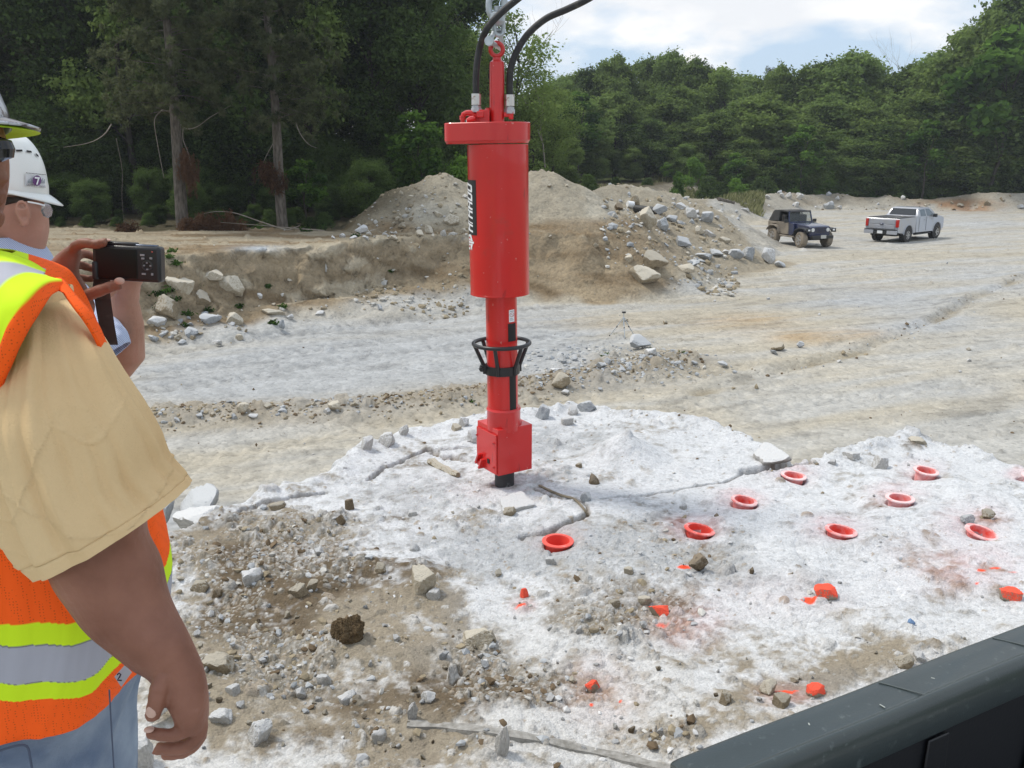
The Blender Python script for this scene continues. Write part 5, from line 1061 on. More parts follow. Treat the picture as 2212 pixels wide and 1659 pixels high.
put(rk(Bn, 20, planes=16, rough=.08, lump=.15), 'rock', 1511, 1238, 52, 38, label='brown-grey stone with a patch of orange paint on the ground to its left', rz=.3, sink=.1)
put(rk(H, 21, planes=12, rough=.05), 'painted_rock', 1425, 1330, 48, 30, label='biggest rock sprayed fully orange, in the dirt', cat='painted rock', rz=.3)
put(rk(H, 22, planes=12, rough=.05), 'painted_rock', 1285, 1494, 44, 25, label='orange-sprayed rock with a bare tan edge, lowest of them, left of the dark rail', cat='painted rock', rz=-.2)
put(rk(H, 23, planes=14, rough=.05), 'painted_rock', 1130, 1292, 24, 18, label='small orange-sprayed pebble, leftmost of the painted ones', cat='painted rock')
put(rk(H, 24, planes=14, rough=.05, flat=.5), 'painted_rock', 1785, 1296, 54, 25, label='tan stone with an orange painted top, right of the middle', cat='painted rock', rz=.2, tilt=(0, .15))
put(rk(H, 25, planes=14, rough=.05, flat=.4), 'painted_rock', 1762, 1508, 56, 18, label='flat orange-topped stone close beside the dark rail', cat='painted rock')
put(rk(H, 26, planes=14, rough=.05, flat=.4), 'painted_rock', 2188, 1294, 52, 18, label='flat orange-topped stone at the right edge of the photo', cat='painted rock')
put(rk(material('blue_stone', (.13, .22, .38), rough=.8, var=.2, vscale=9), 27, planes=14, rough=.06), 'blue_stone', 1968, 1351, 22, 14, label='small blue-sprayed stone alone on the white dust, above the rail', cat='painted rock')
put(rk(W, 28, planes=10, rough=.04, flat=.35), 'rock', 1112, 1098, 80, 11, dep=.24, label='flat triangular white slab with a dark broken edge below the splitter foot', rz=.5, tilt=(.12, -.10), sink=.3)
put(rk(W, 29, planes=10, rough=.06, flat=.5), 'rock', 1664, 1002, 96, 20, dep=.42, label='big grey ledge rock overhanging the dark crack at the far edge', rz=-.1, tilt=(.1, -.12), sink=.15)
put(rk(G, 30, planes=9, rough=.03, flat=.6), 'rock', 420, 1124, 96, 38, dep=.6, label='large smooth grey block below the left rim of the bench', rz=.5, tilt=(-.1, -.35), sink=.1, Y=6.3)
put(rk(G, 31, planes=9, rough=.03, flat=.6), 'rock', 352, 1118, 30, 22, dep=.3, label='grey block partly behind the tan sleeve, below the left rim', rz=.2, Y=6.4)
put(rk(W, 32, planes=11, rough=.05, flat=.5), 'rock', 430, 1158, 120, 44, dep=.6, label='bluish white sloping slab in front of the large smooth grey block', rz=.6, tilt=(-.2, -.3), sink=.3, Y=5.9)
# slanted rock bar left of the foot, and a plate
mb = MB(); a = surf(928, 1002) + Vector((0, 0, .02)); b = surf(990, 1032) + Vector((0, 0, .015)); P = [a.lerp(b, t) + Vector((0, .01 * math.sin(9 * t), .008 * math.sin(14 * t))) for t in np.linspace(0, 1, 9)]
tag(mb.tube(P, [.03, .04, .035, .038, .03, .034, .03, .034, .022], 6).build('stone_bar', R_tan), 'long tan rock bar lying left of the splitter foot', 'rock')
# root lying by the foot
P = [surf(x, y) + Vector((0, 0, .012)) for x, y in [(1165, 1052), (1190, 1064), (1215, 1074), (1238, 1080), (1252, 1092), (1262, 1104), (1270, 1118)]]
tag(MB().tube(smoothpath(P, 3), [.010] * 19, 6).build('tree_root', material('root_bark', (.16, .13, .09), rough=.9, col2=(.28, .24, .17), vscale=12)), 'thin dark root curving over the white dust below the splitter', 'root')
# old grey strap half buried across the bottom
P = [surf(x, y) + Vector((0, 0, -.002)) for x, y in [(880, 1566), (960, 1570), (1050, 1580), (1150, 1596), (1250, 1618), (1350, 1640), (1450, 1664), (1600, 1700)]]; P = smoothpath(P, 6)
mb = MB(); rings = []
for i, p in enumerate(P):
    t = (P[min(i + 1, len(P) - 1)] - P[max(i - 1, 0)]).normalized(); n_ = Vector((-t.y, t.x, 0)).normalized(); ww = .027 + .004 * math.sin(i * .9); rings.append([p + n_ * ww + Vector((0, 0, -.01)), p + n_ * ww * .9 + Vector((0, 0, .012)), p - n_ * ww * .9 + Vector((0, 0, .014)), p - n_ * ww + Vector((0, 0, -.01))])
tag(mb.rings(rings).build('flat_strap', material('grey_strap', (.20, .19, .17), rough=.95, col2=(.38, .37, .35), vscale=30, bump=.006, bscale=50)), 'flat grey strap half buried across the bottom of the rock bench', 'strap')
# scattered cobbles, countable but alike
SR = random.Random(77); n_s = 0
def indirt(x, y): return float(blob(np.array([float(x)]), np.array([float(y)]), DIRT)[0])
for _ in range(900):
    if n_s >= 170: break
    x = SR.uniform(380, 2190); y = SR.uniform(900, 1650)
    dd = indirt(x, y)
    if SR.random() > .12 + dd * 1.3: continue
    if not inside(np.array([onz(x, y, 2).x]), np.array([onz(x, y, 2).y]), EDGE)[0] or (x > 1400 and y > 1650 - (x - 1400) * .38): continue
    n_s += 1; near = (y - 800) / 800; sz = SR.choice([8, 9, 11, 13, 16, 21]) * (.5 + near * .6) * (1 if dd > .3 else .7)
    m_ = SR.choice([W, W, W, Cr, W] if dd < .4 else [W, W, T, T, Cr, Bn, G])
    nm = {'white_rock': 'white', 'grey_rock': 'grey', 'tan_stone': 'tan', 'cream_rock': 'cream', 'brown_stone': 'brown'}[m_.name]
    put(rk(m_, SR.randint(40, 43), planes=15, rough=.05, lump=.1), 'cobble', x, y, sz, sz * SR.uniform(.5, .85), rz=SR.uniform(0, 6.28), tilt=(SR.uniform(-.4, .4), SR.uniform(-.4, .4)), label='loose %s cobble lying among the rubble of the drilled bench' % nm, cat='cobble', group='loose %s cobbles on the drilled bench' % nm)
# rocks on and around the waste piles: base x, base y, w, h, material
PR = [(1388, 612, 76, 38, Cr, 'big cream boulder with a dark underside at the foot of the waste pile'), (1412, 588, 66, 46, T, 'tall grey-tan wedge of rock just behind the big cream boulder'), (1358, 568, 30, 16, Cr, 'small cream rock left of the tall wedge'), (1480, 588, 44, 16, Cr, 'flat cream slab right of the tall wedge'),
      (1522, 562, 44, 18, G, 'grey slab left end of the line of blocks'), (1498, 572, 34, 12, G, 'thin grey plate at the start of the line of blocks'), (1548, 556, 34, 18, G, 'grey block second in the line of blocks'), (1590, 558, 40, 24, G, 'largest grey block of the line of blocks'), (1618, 562, 38, 28, G, 'upright grey block with a pointed top in the line of blocks'), (1660, 570, 46, 36, W, 'pale half-buried slab at the right end of the line of blocks'), (1686, 578, 24, 14, G, 'small grey block ending the line of blocks'), (1572, 548, 24, 10, W, 'thin white plate on top of the line of blocks'),
      (1474, 536, 42, 26, G, 'blue-grey angular slab in front of the scattered blocks'), (1398, 493, 44, 42, Cr, 'large cream boulder on the crest of the right pile'), (1434, 500, 40, 28, G, 'grey block right of the large cream boulder'), (1424, 464, 38, 22, G, 'pale grey block behind the large cream boulder'), (1452, 480, 28, 16, G, 'small grey block among the pile of blocks'), (1470, 452, 26, 18, W, 'white pointed block among the pile of blocks'), (1490, 472, 34, 22, W, 'white double block among the pile of blocks'), (1525, 480, 34, 26, G, 'dark grey block near the right end of the pile'), (1550, 476, 16, 10, W, 'small white block right of the dark grey block'), (1508, 508, 30, 18, Cr, 'cream block in front of the pile of blocks'), (1535, 512, 32, 12, W, 'flat white block in front of the pile of blocks'), (1565, 525, 30, 16, Cr, 'cream block right of the flat white block'),
      (1370, 445, 26, 22, T, 'rusty brown block high on the right pile'), (1335, 455, 26, 16, Bn, 'dark brown block high on the right pile'), (1612, 458, 30, 8, W, 'pale flat block on the rough ground left of the far berm'),
      (972, 492, 40, 28, Cr, 'largest cream rock on the left flank of the mound'), (945, 470, 20, 14, Cr, 'cream rock above the largest one on the mound'), (930, 465, 22, 12, T, 'tan rock at the upper left of the mound rocks'), (925, 505, 30, 18, Cr, 'cream rock low on the left flank of the mound'), (905, 512, 22, 14, Cr, 'small cream rock low left of the mound'), (958, 510, 18, 12, W, 'small white rock low on the mound'), (778, 505, 34, 16, W, 'pale boulder at the left toe of the mound'), (790, 520, 16, 12, W, 'small white boulder at the left toe of the mound'), (740, 513, 14, 12, W, 'pale stone left of the mound toe'), (720, 516, 12, 6, W, 'smallest pale stone left of the mound toe'), (762, 517, 20, 8, W, 'flat pale stone at the mound toe'), (870, 495, 22, 14, T, 'tan rock on the lower left of the mound'), (888, 478, 14, 10, T, 'small tan rock on the left flank'), (850, 520, 16, 12, Cr, 'cream stone near the edge of the bank'), (885, 430, 16, 10, Cr, 'cream stone high on the left flank of the mound'), (866, 422, 14, 10, Cr, 'topmost small cream stone on the left flank'), (1000, 505, 18, 12, Cr, 'cream rock just left of the black name label'),
      (1706, 430, 20, 14, W, 'white block on the far berm'), (1728, 432, 18, 13, W, 'second white block on the far berm'), (1690, 428, 14, 10, W, ''), (1765, 418, 22, 12, W, 'white block on top of the far berm'), (1612, 445, 14, 6, W, ''), (1790, 452, 26, 16, G, 'pale grey block behind the dark off-roader'), (1815, 454, 16, 10, W, 'white block right of the pale grey one behind the off-roader'), (1950, 432, 12, 10, W, 'small white block on the berm behind the silver pickup'), (1660, 430, 16, 8, W, ''), (1720, 446, 18, 12, W, 'white block at the foot of the far berm'), (2205, 452, 18, 10, G, ''), (2075, 448, 20, 8, T, 'reddish slab in the rusty earth beyond the pickup'),
      (1686, 757, 44, 16, T, 'orange-brown block lying on the pit floor'), (1728, 752, 20, 14, G, 'small grey block right of the orange-brown block'), (1672, 765, 18, 8, G, 'grey chip in front of the orange-brown block'), (1348 + 90, 700, 12, 9, T, 'tan stone on the pit floor beyond the tripod'), (1350, 693, 14, 8, Cr, ''), (1380, 755, 60, 26, G, 'broken pale rock sheet on the pit floor, right of the tripod'), (1408, 768, 40, 14, W, 'pale chip at the end of the broken rock sheet'), 
      (1208, 842, 50, 30, T, 'tan boulder in the rubble right of the splitter tube'), (1200, 805, 26, 12, W, 'white chip behind the tan boulder'), (1222, 850, 20, 10, W, 'pale chip in front of the tan boulder'), (1300, 796, 24, 14, G, 'grey chip in the shattered rubble'), (722, 888, 34, 24, Cr, 'pointed cream rock on the rubble windrow'), (706, 893, 22, 10, W, 'pale rock under the pointed cream rock'), (522, 893, 30, 22, Cr, 'cream block on the left part of the windrow'), (545, 904, 22, 10, W, 'white chip on the windrow'), (610, 892, 20, 12, G, 'grey rock on the windrow'), (380, 912, 18, 10, W, ''), (430, 903, 22, 10, G, 'grey slab at the left of the windrow'), (1460, 600 + 190, 20, 8, G, ''), (1560, 790, 26, 8, G, ''), (1500, 788, 16, 8, G, ''),
      (505, 700, 40, 30, Cr, 'cream rock at the foot of the bank'), (585, 682, 60, 12, Cr, 'long pale ledge in the bank face'), (625, 690, 18, 10, W, ''), (610, 715, 18, 24, G, 'grey pointed block leaning on the foot of the bank'), (408, 730, 36, 20, G, 'grey rock at the foot of the left bank'), (450, 700, 46, 22, G, 'grey-tan rock in the lower bank'), (335, 705, 44, 26, W, 'white rock low in the bank, under the camera'), (360, 690, 70, 50, T, 'large tan rock low in the bank, right of the forearm'), (430, 665, 50, 36, T, 'tan rock half buried in the bank'), (500, 640, 80, 40, Cr, 'large pale rounded outcrop in the bank'), (455, 610, 50, 24, Cr, 'cream outcrop high in the bank'), (385, 640, 60, 44, Cr, 'pale outcrop below the compact camera'), (560, 645, 20, 14, W, ''), (820, 670, 14, 14, G, 'small grey stone at the foot of the bank'), (705, 592, 8, 20, W, ''), (470, 745, 26, 10, W, ''), (390, 745, 22, 10, G, ''), (330, 738, 24, 16, G, ''), (690, 680, 24, 10, W, '')]
for i, (x, y, w_, h_, m_, lb) in enumerate(PR):
    put(rk(m_, 50 + i % 6, planes=12 + i % 5, rough=.03), 'rock', x, y, w_, h_, label=lb or 'small loose rock lying on the quarry floor or bank', cat='rock', group=None if lb else 'small loose rocks of the quarry', rz=rt.uniform(-.6, .6), tilt=(rt.uniform(-.25, .25), rt.uniform(-.3, .3)), sink=.15)
n_s = 0
zones = [((760, 1010, 440, 525), 20, (T, Cr, W)), ((1300, 1600, 440, 560), 28, (G, W, Cr, T)), ((1180, 1480, 760, 830), 22, (G, W, G)), ((330, 1200, 860, 925), 24, (T, G, Cr)), ((300, 560, 640, 745), 20, (Cr, T, G)), ((560, 1000, 600, 690), 8, (T, Cr)), ((1640, 1900, 415, 450), 12, (W, G, T)), ((1160, 1300, 400, 620), 5, (T, Cr)), ((1500, 2200, 560, 900), 8, (T, G, W)), ((1980, 2180, 432, 452), 6, (T, Cr))]
for (x0, x1, y0, y1), n_, ms in zones:
    for _ in range(n_):
        x = SR.uniform(x0, x1); y = SR.uniform(y0, y1)
        if y0 == 860: y = 915 - (x - 330) * .085 + SR.gauss(0, 10)
        if y0 == 760: y = SR.gauss(792, 16)
        m_ = SR.choice(ms); sz = SR.choice([5, 6, 7, 9, 12]) * (1 if y < 700 else 1.4); nm = {'white_rock': 'white', 'grey_rock': 'grey', 'tan_stone': 'tan', 'cream_rock': 'cream'}[m_.name]
        put(rk(m_, SR.randint(60, 62), planes=13, rough=.03), 'rock', x, y, sz * 1.2, sz * SR.uniform(.5, .9), rz=SR.uniform(0, 6.28), tilt=(SR.uniform(-.4, .4), SR.uniform(-.4, .4)), label='small %s rock scattered over the quarry floor, bank or waste piles' % nm, cat='rock', group='small %s rocks scattered in the quarry' % nm)
# ================================================================ PEOPLE
def catmull(A, m):
    A = np.asarray(A, float); n = len(A); t = np.linspace(0, n - 1, m); i = np.clip(np.floor(t).astype(int), 0, n - 2); f = (t - i)[:, None]
    g = lambda k: A[np.clip(k, 0, n - 1)]
    p0, p1, p2, p3 = g(i - 1), g(i), g(i + 1), g(i + 2)
    return .5 * (2 * p1 + (p2 - p0) * f + (2 * p0 - 5 * p1 + 4 * p2 - p3) * f ** 2 + (3 * p1 - p0 - 3 * p2 + p3) * f ** 3)
def loft(rows, nu=96, nv=90, e=2.0, disp=None, shear=0.0):
    """rows: (xl, yl, xr, yr, Y, thickness) with picture coordinates of the two outlines; gives a (nv,nu,3) grid"""
    Rw = catmull(rows, nv); a = np.linspace(0, 2 * math.pi, nu, endpoint=False); c = np.cos(a); s = np.sin(a)
    c = np.sign(c) * np.abs(c) ** (2 / e); s = np.sign(s) * np.abs(s) ** (2 / e); G = np.zeros((nv, nu, 3)); Nrm = np.zeros((nv, nu, 3))
    for k, (xl, yl, xr, yr, Y, th) in enumerate(Rw):
        l = np.array(at(xl, yl, Y)); r = np.array(at(xr, yr, Y)); m = (l + r) / 2; h = (r - l) / 2; f = np.array([0, th / 2, shear * th / 2])
        G[k] = m + c[:, None] * h + s[:, None] * f
        nn = c[:, None] * h / (np.linalg.norm(h) + 1e-9) + s[:, None] * np.array([0, 1, 0]); Nrm[k] = nn / (np.linalg.norm(nn, axis=1)[:, None] + 1e-9)
    if disp is not None: G = G + Nrm * disp(a[None, :] * np.ones((nv, 1)), np.linspace(0, 1, nv)[:, None] * np.ones((1, nu)), G)[..., None]
    return G
def grid_mesh(name, G, col=None, cap=False, smooth=True, thick=None):
    nv, nu = G.shape[:2]; i = np.arange(nv * nu).reshape(nv, nu); j = np.roll(i, -1, 1)
    F = np.stack([i[:-1], j[:-1], j[1:], i[1:]], -1).reshape(-1, 4)
    return np_mesh(name, G.reshape(-1, 3), F, smooth=smooth, col=None if col is None else col.reshape(-1, 3))
def cyc(a, k, seed=0):      # periodic coordinate for noise round a tube
    return np.cos(a) * k + seed, np.sin(a) * k - seed
def solid(o, t):
    m = o.modifiers.new('thick', 'SOLIDIFY'); m.thickness = t; m.offset = -1; return o
def skin_remesh(o, vox, it=3):
    m = o.modifiers.new('remesh', 'REMESH'); m.mode = 'VOXEL'; m.voxel_size = vox; m.use_smooth_shade = True
    s = o.modifiers.new('smooth', 'SMOOTH'); s.factor = .5; s.iterations = it; return o
def skinmat(name, c, c2):
    m = material(name, c, rough=.52, spec=.35, col2=c2, vscale=9, bump=.0014, bscale=130, vdetail=6); b = m.node_tree.nodes['Principled BSDF']; b.inputs['Subsurface Weight'].default_value = .12; b.inputs['Subsurface Radius'].default_value = (.012, .005, .003); b.inputs['Subsurface Scale'].default_value = 1.0; return m
SK1 = skinmat('tanned_skin', (.17, .068, .042), (.33, .155, .105)); SK2 = skinmat('fair_skin', (.36, .19, .13), (.50, .27, .20))
def cloth(name, c, c2=None, **k): return material(name, c, rough=.9, spec=.15, col2=c2 or tuple(min(1, v * 1.12) for v in c), vscale=3, bump=.0012, bscale=300, **k)
F_tan = cloth('tan_cotton', (.66, .455, .24), (.75, .56, .32)); F_jean = material('denim', (.10, .14, .22), rough=.95, spec=.1, col2=(.30, .36, .44), vscale=7, bump=.002, bscale=220, vdetail=8)
def vestmat():
    m = bpy.data.materials.new('vest_mesh'); m.use_nodes = True; n = m.node_tree.nodes; l = m.node_tree.links; b = n['Principled BSDF']; b.inputs['Roughness'].default_value = .8; b.inputs['Specular IOR Level'].default_value = .2
    a = n.new('ShaderNodeAttribute'); a.attribute_name = 'Col'; t = n.new('ShaderNodeTexCoord'); v = n.new('ShaderNodeTexVoronoi'); v.inputs['Scale'].default_value = 190; v.inputs['Randomness'].default_value = .25; l.new(t.outputs['Object'], v.inputs['Vector'])
    r = n.new('ShaderNodeMath'); r.operation = 'LESS_THAN'; r.inputs[1].default_value = .24; l.new(v.outputs['Distance'], r.inputs[0])
    sp = n.new('ShaderNodeSeparateColor'); l.new(a.outputs['Color'], sp.inputs[0]); g = n.new('ShaderNodeMath'); g.operation = 'LESS_THAN'; g.inputs[1].default_value = .25; l.new(sp.outputs[1], g.inputs[0])
    mu = n.new('ShaderNodeMath'); mu.operation = 'MULTIPLY'; l.new(r.outputs[0], mu.inputs[0]); l.new(g.outputs[0], mu.inputs[1]); mu2 = n.new('ShaderNodeMath'); mu2.operation = 'MULTIPLY'; mu2.inputs[1].default_value = .45; l.new(mu.outputs[0], mu2.inputs[0])
    mx = n.new('ShaderNodeMixRGB'); l.new(mu2.outputs[0], mx.inputs[0]); l.new(a.outputs['Color'], mx.inputs[1]); mx.inputs[2].default_value = (.25, .03, .01, 1); l.new(mx.outputs[0], b.inputs['Base Color'])
    l.new(mx.outputs[0], b.inputs['Base Color']); return m
F_vest = vestmat()
ORG, LIME, SILV = C(1.0, .125, .012), C(.62, .88, .02), C(.40, .41, .47)
# ---------------- first man (foreground, arm hanging, holding a compact camera in his other hand)
YT = 1.56
man = empty('person', at(60, 1400, YT), label='man in orange vest and tan shirt, one arm hanging, other hand holding up a camera', cat='person'); man.location = (at(30, 1400, YT).x, YT, 2.95); OFF = np.array(man.location)
def addp(o): o.location = Vector(o.location) ; o.parent = man; o.matrix_parent_inverse = Matrix.Translation(-Vector(man.location)); return o
torso_rows = [(-190, 548, 18, 552, YT, .15), (-195, 570, 62, 574, YT - .01, .24), (-200, 592, 92, 598, YT - .03, .34), (-200, 622, 106, 622, YT - .04, .40), (-195, 680, 140, 684, YT - .03, .42), (-190, 760, 176, 765, YT, .42), (-185, 880, 216, 880, YT, .42), (-185, 1000, 262, 1000, YT, .44), (-180, 1130, 310, 1130, YT, .46), (-178, 1240, 338, 1240, YT, .47), (-172, 1330, 334, 1330, YT, .47), (-165, 1400, 318, 1400, YT, .47), (-160, 1446, 302, 1446, YT, .48)]
def vdisp(a, t, G):
    x, y = cyc(a, 2.2); x2, y2 = cyc(a, 4.5, 7)
    return .010 * fbm(x + t * .6, y + t * .4, 901, 3) * sstep(.05, .4, t) + .007 * fbm(x2 + t * 2.2, y2 + t, 905, 3) * sstep(.3, .9, t) + .010 * np.cos(a * 7 + 1.2 * np.sin(t * 5)) * sstep(.55, 1.0, t) * .6
NG = (420, 620)
G = loft(torso_rows, NG[1], NG[0], 2.3, vdisp)
gx_, gy_ = project(G[..., 0], G[..., 1], G[..., 2]); near_side = G[..., 1] < YT + .05
zlev = lambda y: at(0, y, YT - .24).z
th_ = np.arctan2(G[..., 1] - YT, G[..., 0] - OFF[0]); zz = G[..., 2] + .009 * np.sin(th_ * 8 + 1) + .004 * np.sin(th_ * 17)
col = np.zeros(G.shape) + ORG
def band(y0, y1, c_):
    m = (zz < zlev(y0)) & (zz > zlev(y1)); col[m] = c_
band(1362, 1412, LIME); band(1409, 1496, C(.16, .16, .19)); band(1412, 1493, SILV); band(1494, 1532, LIME)
m = inside(gx_, gy_, [(-120, 860), (-50, 800), (0, 752), (25, 692), (60, 645), (95, 617), (118, 609), (82, 593), (42, 593), (20, 603), (0, 622), (-50, 690), (-120, 780)]) & near_side; col[m] = LIME
m = inside(gx_, gy_, [(-120, 780), (-50, 690), (0, 622), (20, 603), (42, 594), (88, 594), (98, 585), (60, 573), (0, 566), (-120, 560)]) & near_side; col[m] = SILV
m = (gy_ < 567) & (gx_ < 60); col[m] = LIME
vest = link('safety_vest', grid_mesh('safety_vest', G, col), F_vest); solid(vest, .004); addp(vest); vest['label'] = 'orange mesh vest with lime edged silver reflective bands'
# shirt under the vest (shoulder and yoke, seen in the armhole), sleeve
def sdisp(a, t, G):
    x, y = cyc(a, 1.9); x2, y2 = cyc(a, 2.6, 3)
    lo = fbm(x * 1.3 + t * .5, y * 1.3 - t * .7, 911, 2); mid = fbm(x * 2.4 + t * 1.3, y * 2.4 - t * 1.6, 913, 2)
    f2 = fbm(x2 * .35 + t * 2.6, y2 * .45 + t * .6, 917, 2); f3 = fbm(x2 * .4 - t * 2.2, y2 * .3 + t * 3.0, 923, 2)
    cr = np.exp(-(f2 / .022) ** 2) * .0022 + np.exp(-(f3 / .02) ** 2) * .0018
    m = sstep(.05, .3, t) * (1 - .6 * sstep(.88, 1.0, t))
    return (.021 * lo + .013 * mid - .004 + 1.6 * cr * sstep(.35, .6, t)) * m - .0030 * np.exp(-((t - .935) / .003) ** 2)
YA = 1.30
sleeve_rows = [(80, 655, 140, 650, 1.42, .06), (52, 680, 164, 676, 1.38, .12), (20, 735, 204, 742, 1.34, .17), (-14, 812, 244, 818, 1.32, .20), (-24, 900, 282, 884, 1.31, .22), (0, 990, 314, 946, 1.31, .23), (34, 1072, 334, 1000, 1.31, .235), (72, 1152, 364, 1036, 1.31, .235), (108, 1222, 396, 1062, 1.31, .235)]
G = loft(sleeve_rows, 220, 200, 2.1, sdisp)
t_ = np.linspace(0, 1, 200)[:, None, None]
sl = link('shirt_sleeve', grid_mesh('shirt_sleeve', G), F_tan); solid(sl, .003); addp(sl)
# yoke patch between the vest edge and the sleeve
G = loft([(20, 632, 140, 622, 1.44, .12), (-30, 680, 150, 678, 1.42, .16), (-70, 780, 186, 770, 1.40, .18), (-70, 880, 214, 860, 1.40, .20), (-60, 1010, 242, 980, 1.41, .20)], 120, 80, 2.1, lambda a, t, G: .006 * fbm(np.cos(a) * 3 + t * 4, np.sin(a) * 3 + t * 2, 921, 3))
yk = link('shirt_yoke', grid_mesh('shirt_yoke', G), F_tan); solid(yk, .003); addp(yk)
# shoulder panel of the vest: orange edge, lime, silver, lime, lying over the shirt
CV = [([(-70, 985), (-28, 900), (0, 832), (28, 762), (58, 704), (88, 660), (110, 637), (130, 627)], [1.29, 1.255, 1.235, 1.225, 1.235, 1.27, 1.315, 1.355]),
      ([(-110, 910), (-60, 830), (0, 752), (24, 696), (54, 652), (80, 624), (102, 611), (132, 608)], [1.27, 1.24, 1.225, 1.225, 1.24, 1.28, 1.325, 1.37]),
      ([(-150, 800), (-80, 710), (-20, 645), (2, 622), (20, 604), (42, 594), (64, 592), (100, 598)], [1.30, 1.27, 1.265, 1.27, 1.29, 1.325, 1.36, 1.40]),
      ([(-150, 660), (-80, 600), (-30, 574), (0, 567), (26, 569), (50, 575), (72, 583), (98, 592)], [1.36, 1.36, 1.37, 1.38, 1.39, 1.41, 1.42, 1.43]),
      ([(-150, 600), (-80, 560), (-30, 548), (0, 545), (25, 551), (48, 560), (72, 572), (98, 588)], [1.50, 1.48, 1.47, 1.47, 1.47, 1.47, 1.47, 1.46])]
nn = 60; cur = [catmull([tuple(at(x, y, Y_)) for (x, y), Y_ in zip(p_, Y_s)], nn) for p_, Y_s in CV]; rowsP = []; rowsC = []
for q, (c_, m_) in enumerate([(ORG, 8), (LIME, 8), (SILV, 8), (LIME, 6)]):
    for k in range(m_ + (q == 3)):
        t = k / m_; bulge = -.006 * math.sin(math.pi * t); rowsP.append(cur[q] * (1 - t) + cur[q + 1] * t + np.array([0, bulge, 0])); rowsC.append(np.tile(c_, (nn, 1)))
GP = np.stack(rowsP); CP_ = np.stack(rowsC); nr_ = len(rowsP); GP[:, :, 1] += .004 * fbm(GP[:, :, 0] * 25, GP[:, :, 2] * 25, 961, 2)
GP[0, :, 1] += .006
pn = link('shoulder_panel', np_mesh('shoulder_panel', GP.reshape(-1, 3), grid_faces(nr_, nn), col=CP_.reshape(-1, 3)), F_vest); solid(pn, .004); addp(pn)
OUT = [(118, 606), (134, 608), (155, 634), (176, 658), (194, 680), (210, 708), (225, 744), (238, 790)]; INN = [(112, 634), (130, 628), (144, 646), (160, 668), (177, 690), (194, 716), (212, 752), (226, 796)]; YE = [1.345, 1.35, 1.33, 1.315, 1.31, 1.315, 1.325, 1.345]
A_ = catmull([tuple(at(x, y, Y_ + .03)) for (x, y), Y_ in zip(OUT, YE)], 50); B_ = catmull([tuple(at(x, y, Y_)) for (x, y), Y_ in zip(INN, YE)], 50); GB = np.stack([B_ * (1 - t) + A_ * t + np.array([0, -.006 * math.sin(math.pi * t), 0]) for t in np.linspace(0, 1, 7)])
bn = link('armhole_binding', np_mesh('armhole_binding', GB.reshape(-1, 3), grid_faces(7, 50), col=np.tile(ORG, (350, 1))), F_vest); solid(bn, .005); addp(bn)
# dark arm-pit gap between the vest and the sleeve is left open; id card and vest zip
card = MB(); a_ = at(258, 1460, 1.31); 
card.add([at(247, 1462, 1.325), at(262, 1484, 1.32), at(285, 1452, 1.36), at(270, 1436, 1.365), at(247, 1462, 1.328), at(262, 1484, 1.323), at(285, 1452, 1.363), at(270, 1436, 1.368)], [(0, 1, 2, 3), (4, 5, 6, 7), (0, 1, 5, 4), (1, 2, 6, 5), (2, 3, 7, 6), (3, 0, 4, 7)])
cd_ = addp(card.build('size_tag', material('grey_tag', (.42, .42, .46), rough=.7)))
dg = MB(); dg.tube([at(x, y, Y_) for x, y, Y_ in [(253, 1458, 1.316), (257, 1454, 1.318), (261, 1457, 1.318), (258, 1463, 1.314), (254, 1469, 1.312), (263, 1470, 1.312)]], .0014, 5); d_ = dg.build('numeral', M_ink); d_.parent = cd_; d_.matrix_parent_inverse = cd_.matrix_parent_inverse.copy() if False else Matrix()
# body: one continuous skin
def ringsfrom(rows, nu=20, nv=24, e=2.1):
    G = loft(rows, nu, nv, e); return [[Vector(p) for p in r] for r in G]
mb = MB()
arm = [(95, 1120, 320, 1070, 1.30, .13), (113, 1232, 312, 1150, 1.30, .135), (158, 1306, 342, 1215, 1.30, .13), (196, 1354, 358, 1285, 1.29, .12), (252, 1402, 376, 1328, 1.28, .105), (288, 1436, 400, 1368, 1.27, .085), (318, 1456, 422, 1410, 1.265, .068), (332, 1474, 438, 1446, 1.26, .060), (352, 1500, 447, 1490, 1.255, .064), (372, 1528, 449, 1532, 1.25, .068), (384, 1556, 447, 1562, 1.25, .064), (394, 1572, 442, 1578, 1.25, .04)]
mb.rings(ringsfrom(arm, 28, 44))
px = 1 / 1907.4 * 1.5
def finger(pts, r):
    P = smoothpath([at(*p) for p in pts], 4); n = len(P); mb.tube(P, [r * (1.08 - .30 * i / (n - 1) + .05 * math.sin(i * 2.1)) for i in range(n - 1)] + [r * .45], 12)
finger([(356, 1462, 1.24), (343, 1490, 1.228), (338, 1516, 1.222), (331, 1542, 1.222), (331, 1550, 1.223)], .0148)          # thumb
finger([(420, 1530, 1.235), (414, 1562, 1.23), (390, 1584, 1.225), (356, 1588, 1.222), (326, 1583, 1.225), (320, 1582, 1.226)], .0118)   # index
finger([(430, 1540, 1.25), (431, 1582, 1.245), (404, 1611, 1.24), (370, 1617, 1.238), (340, 1617, 1.24), (334, 1616, 1.24)], .0122)   # middle
finger([(428, 1545, 1.274), (432, 1590, 1.27), (406, 1620, 1.266), (378, 1629, 1.264), (350, 1631, 1.266)], .0112)      # ring
finger([(422, 1540, 1.293), (426, 1574, 1.29), (404, 1600, 1.285), (380, 1605, 1.285), (360, 1606, 1.287)], .0098)     # little
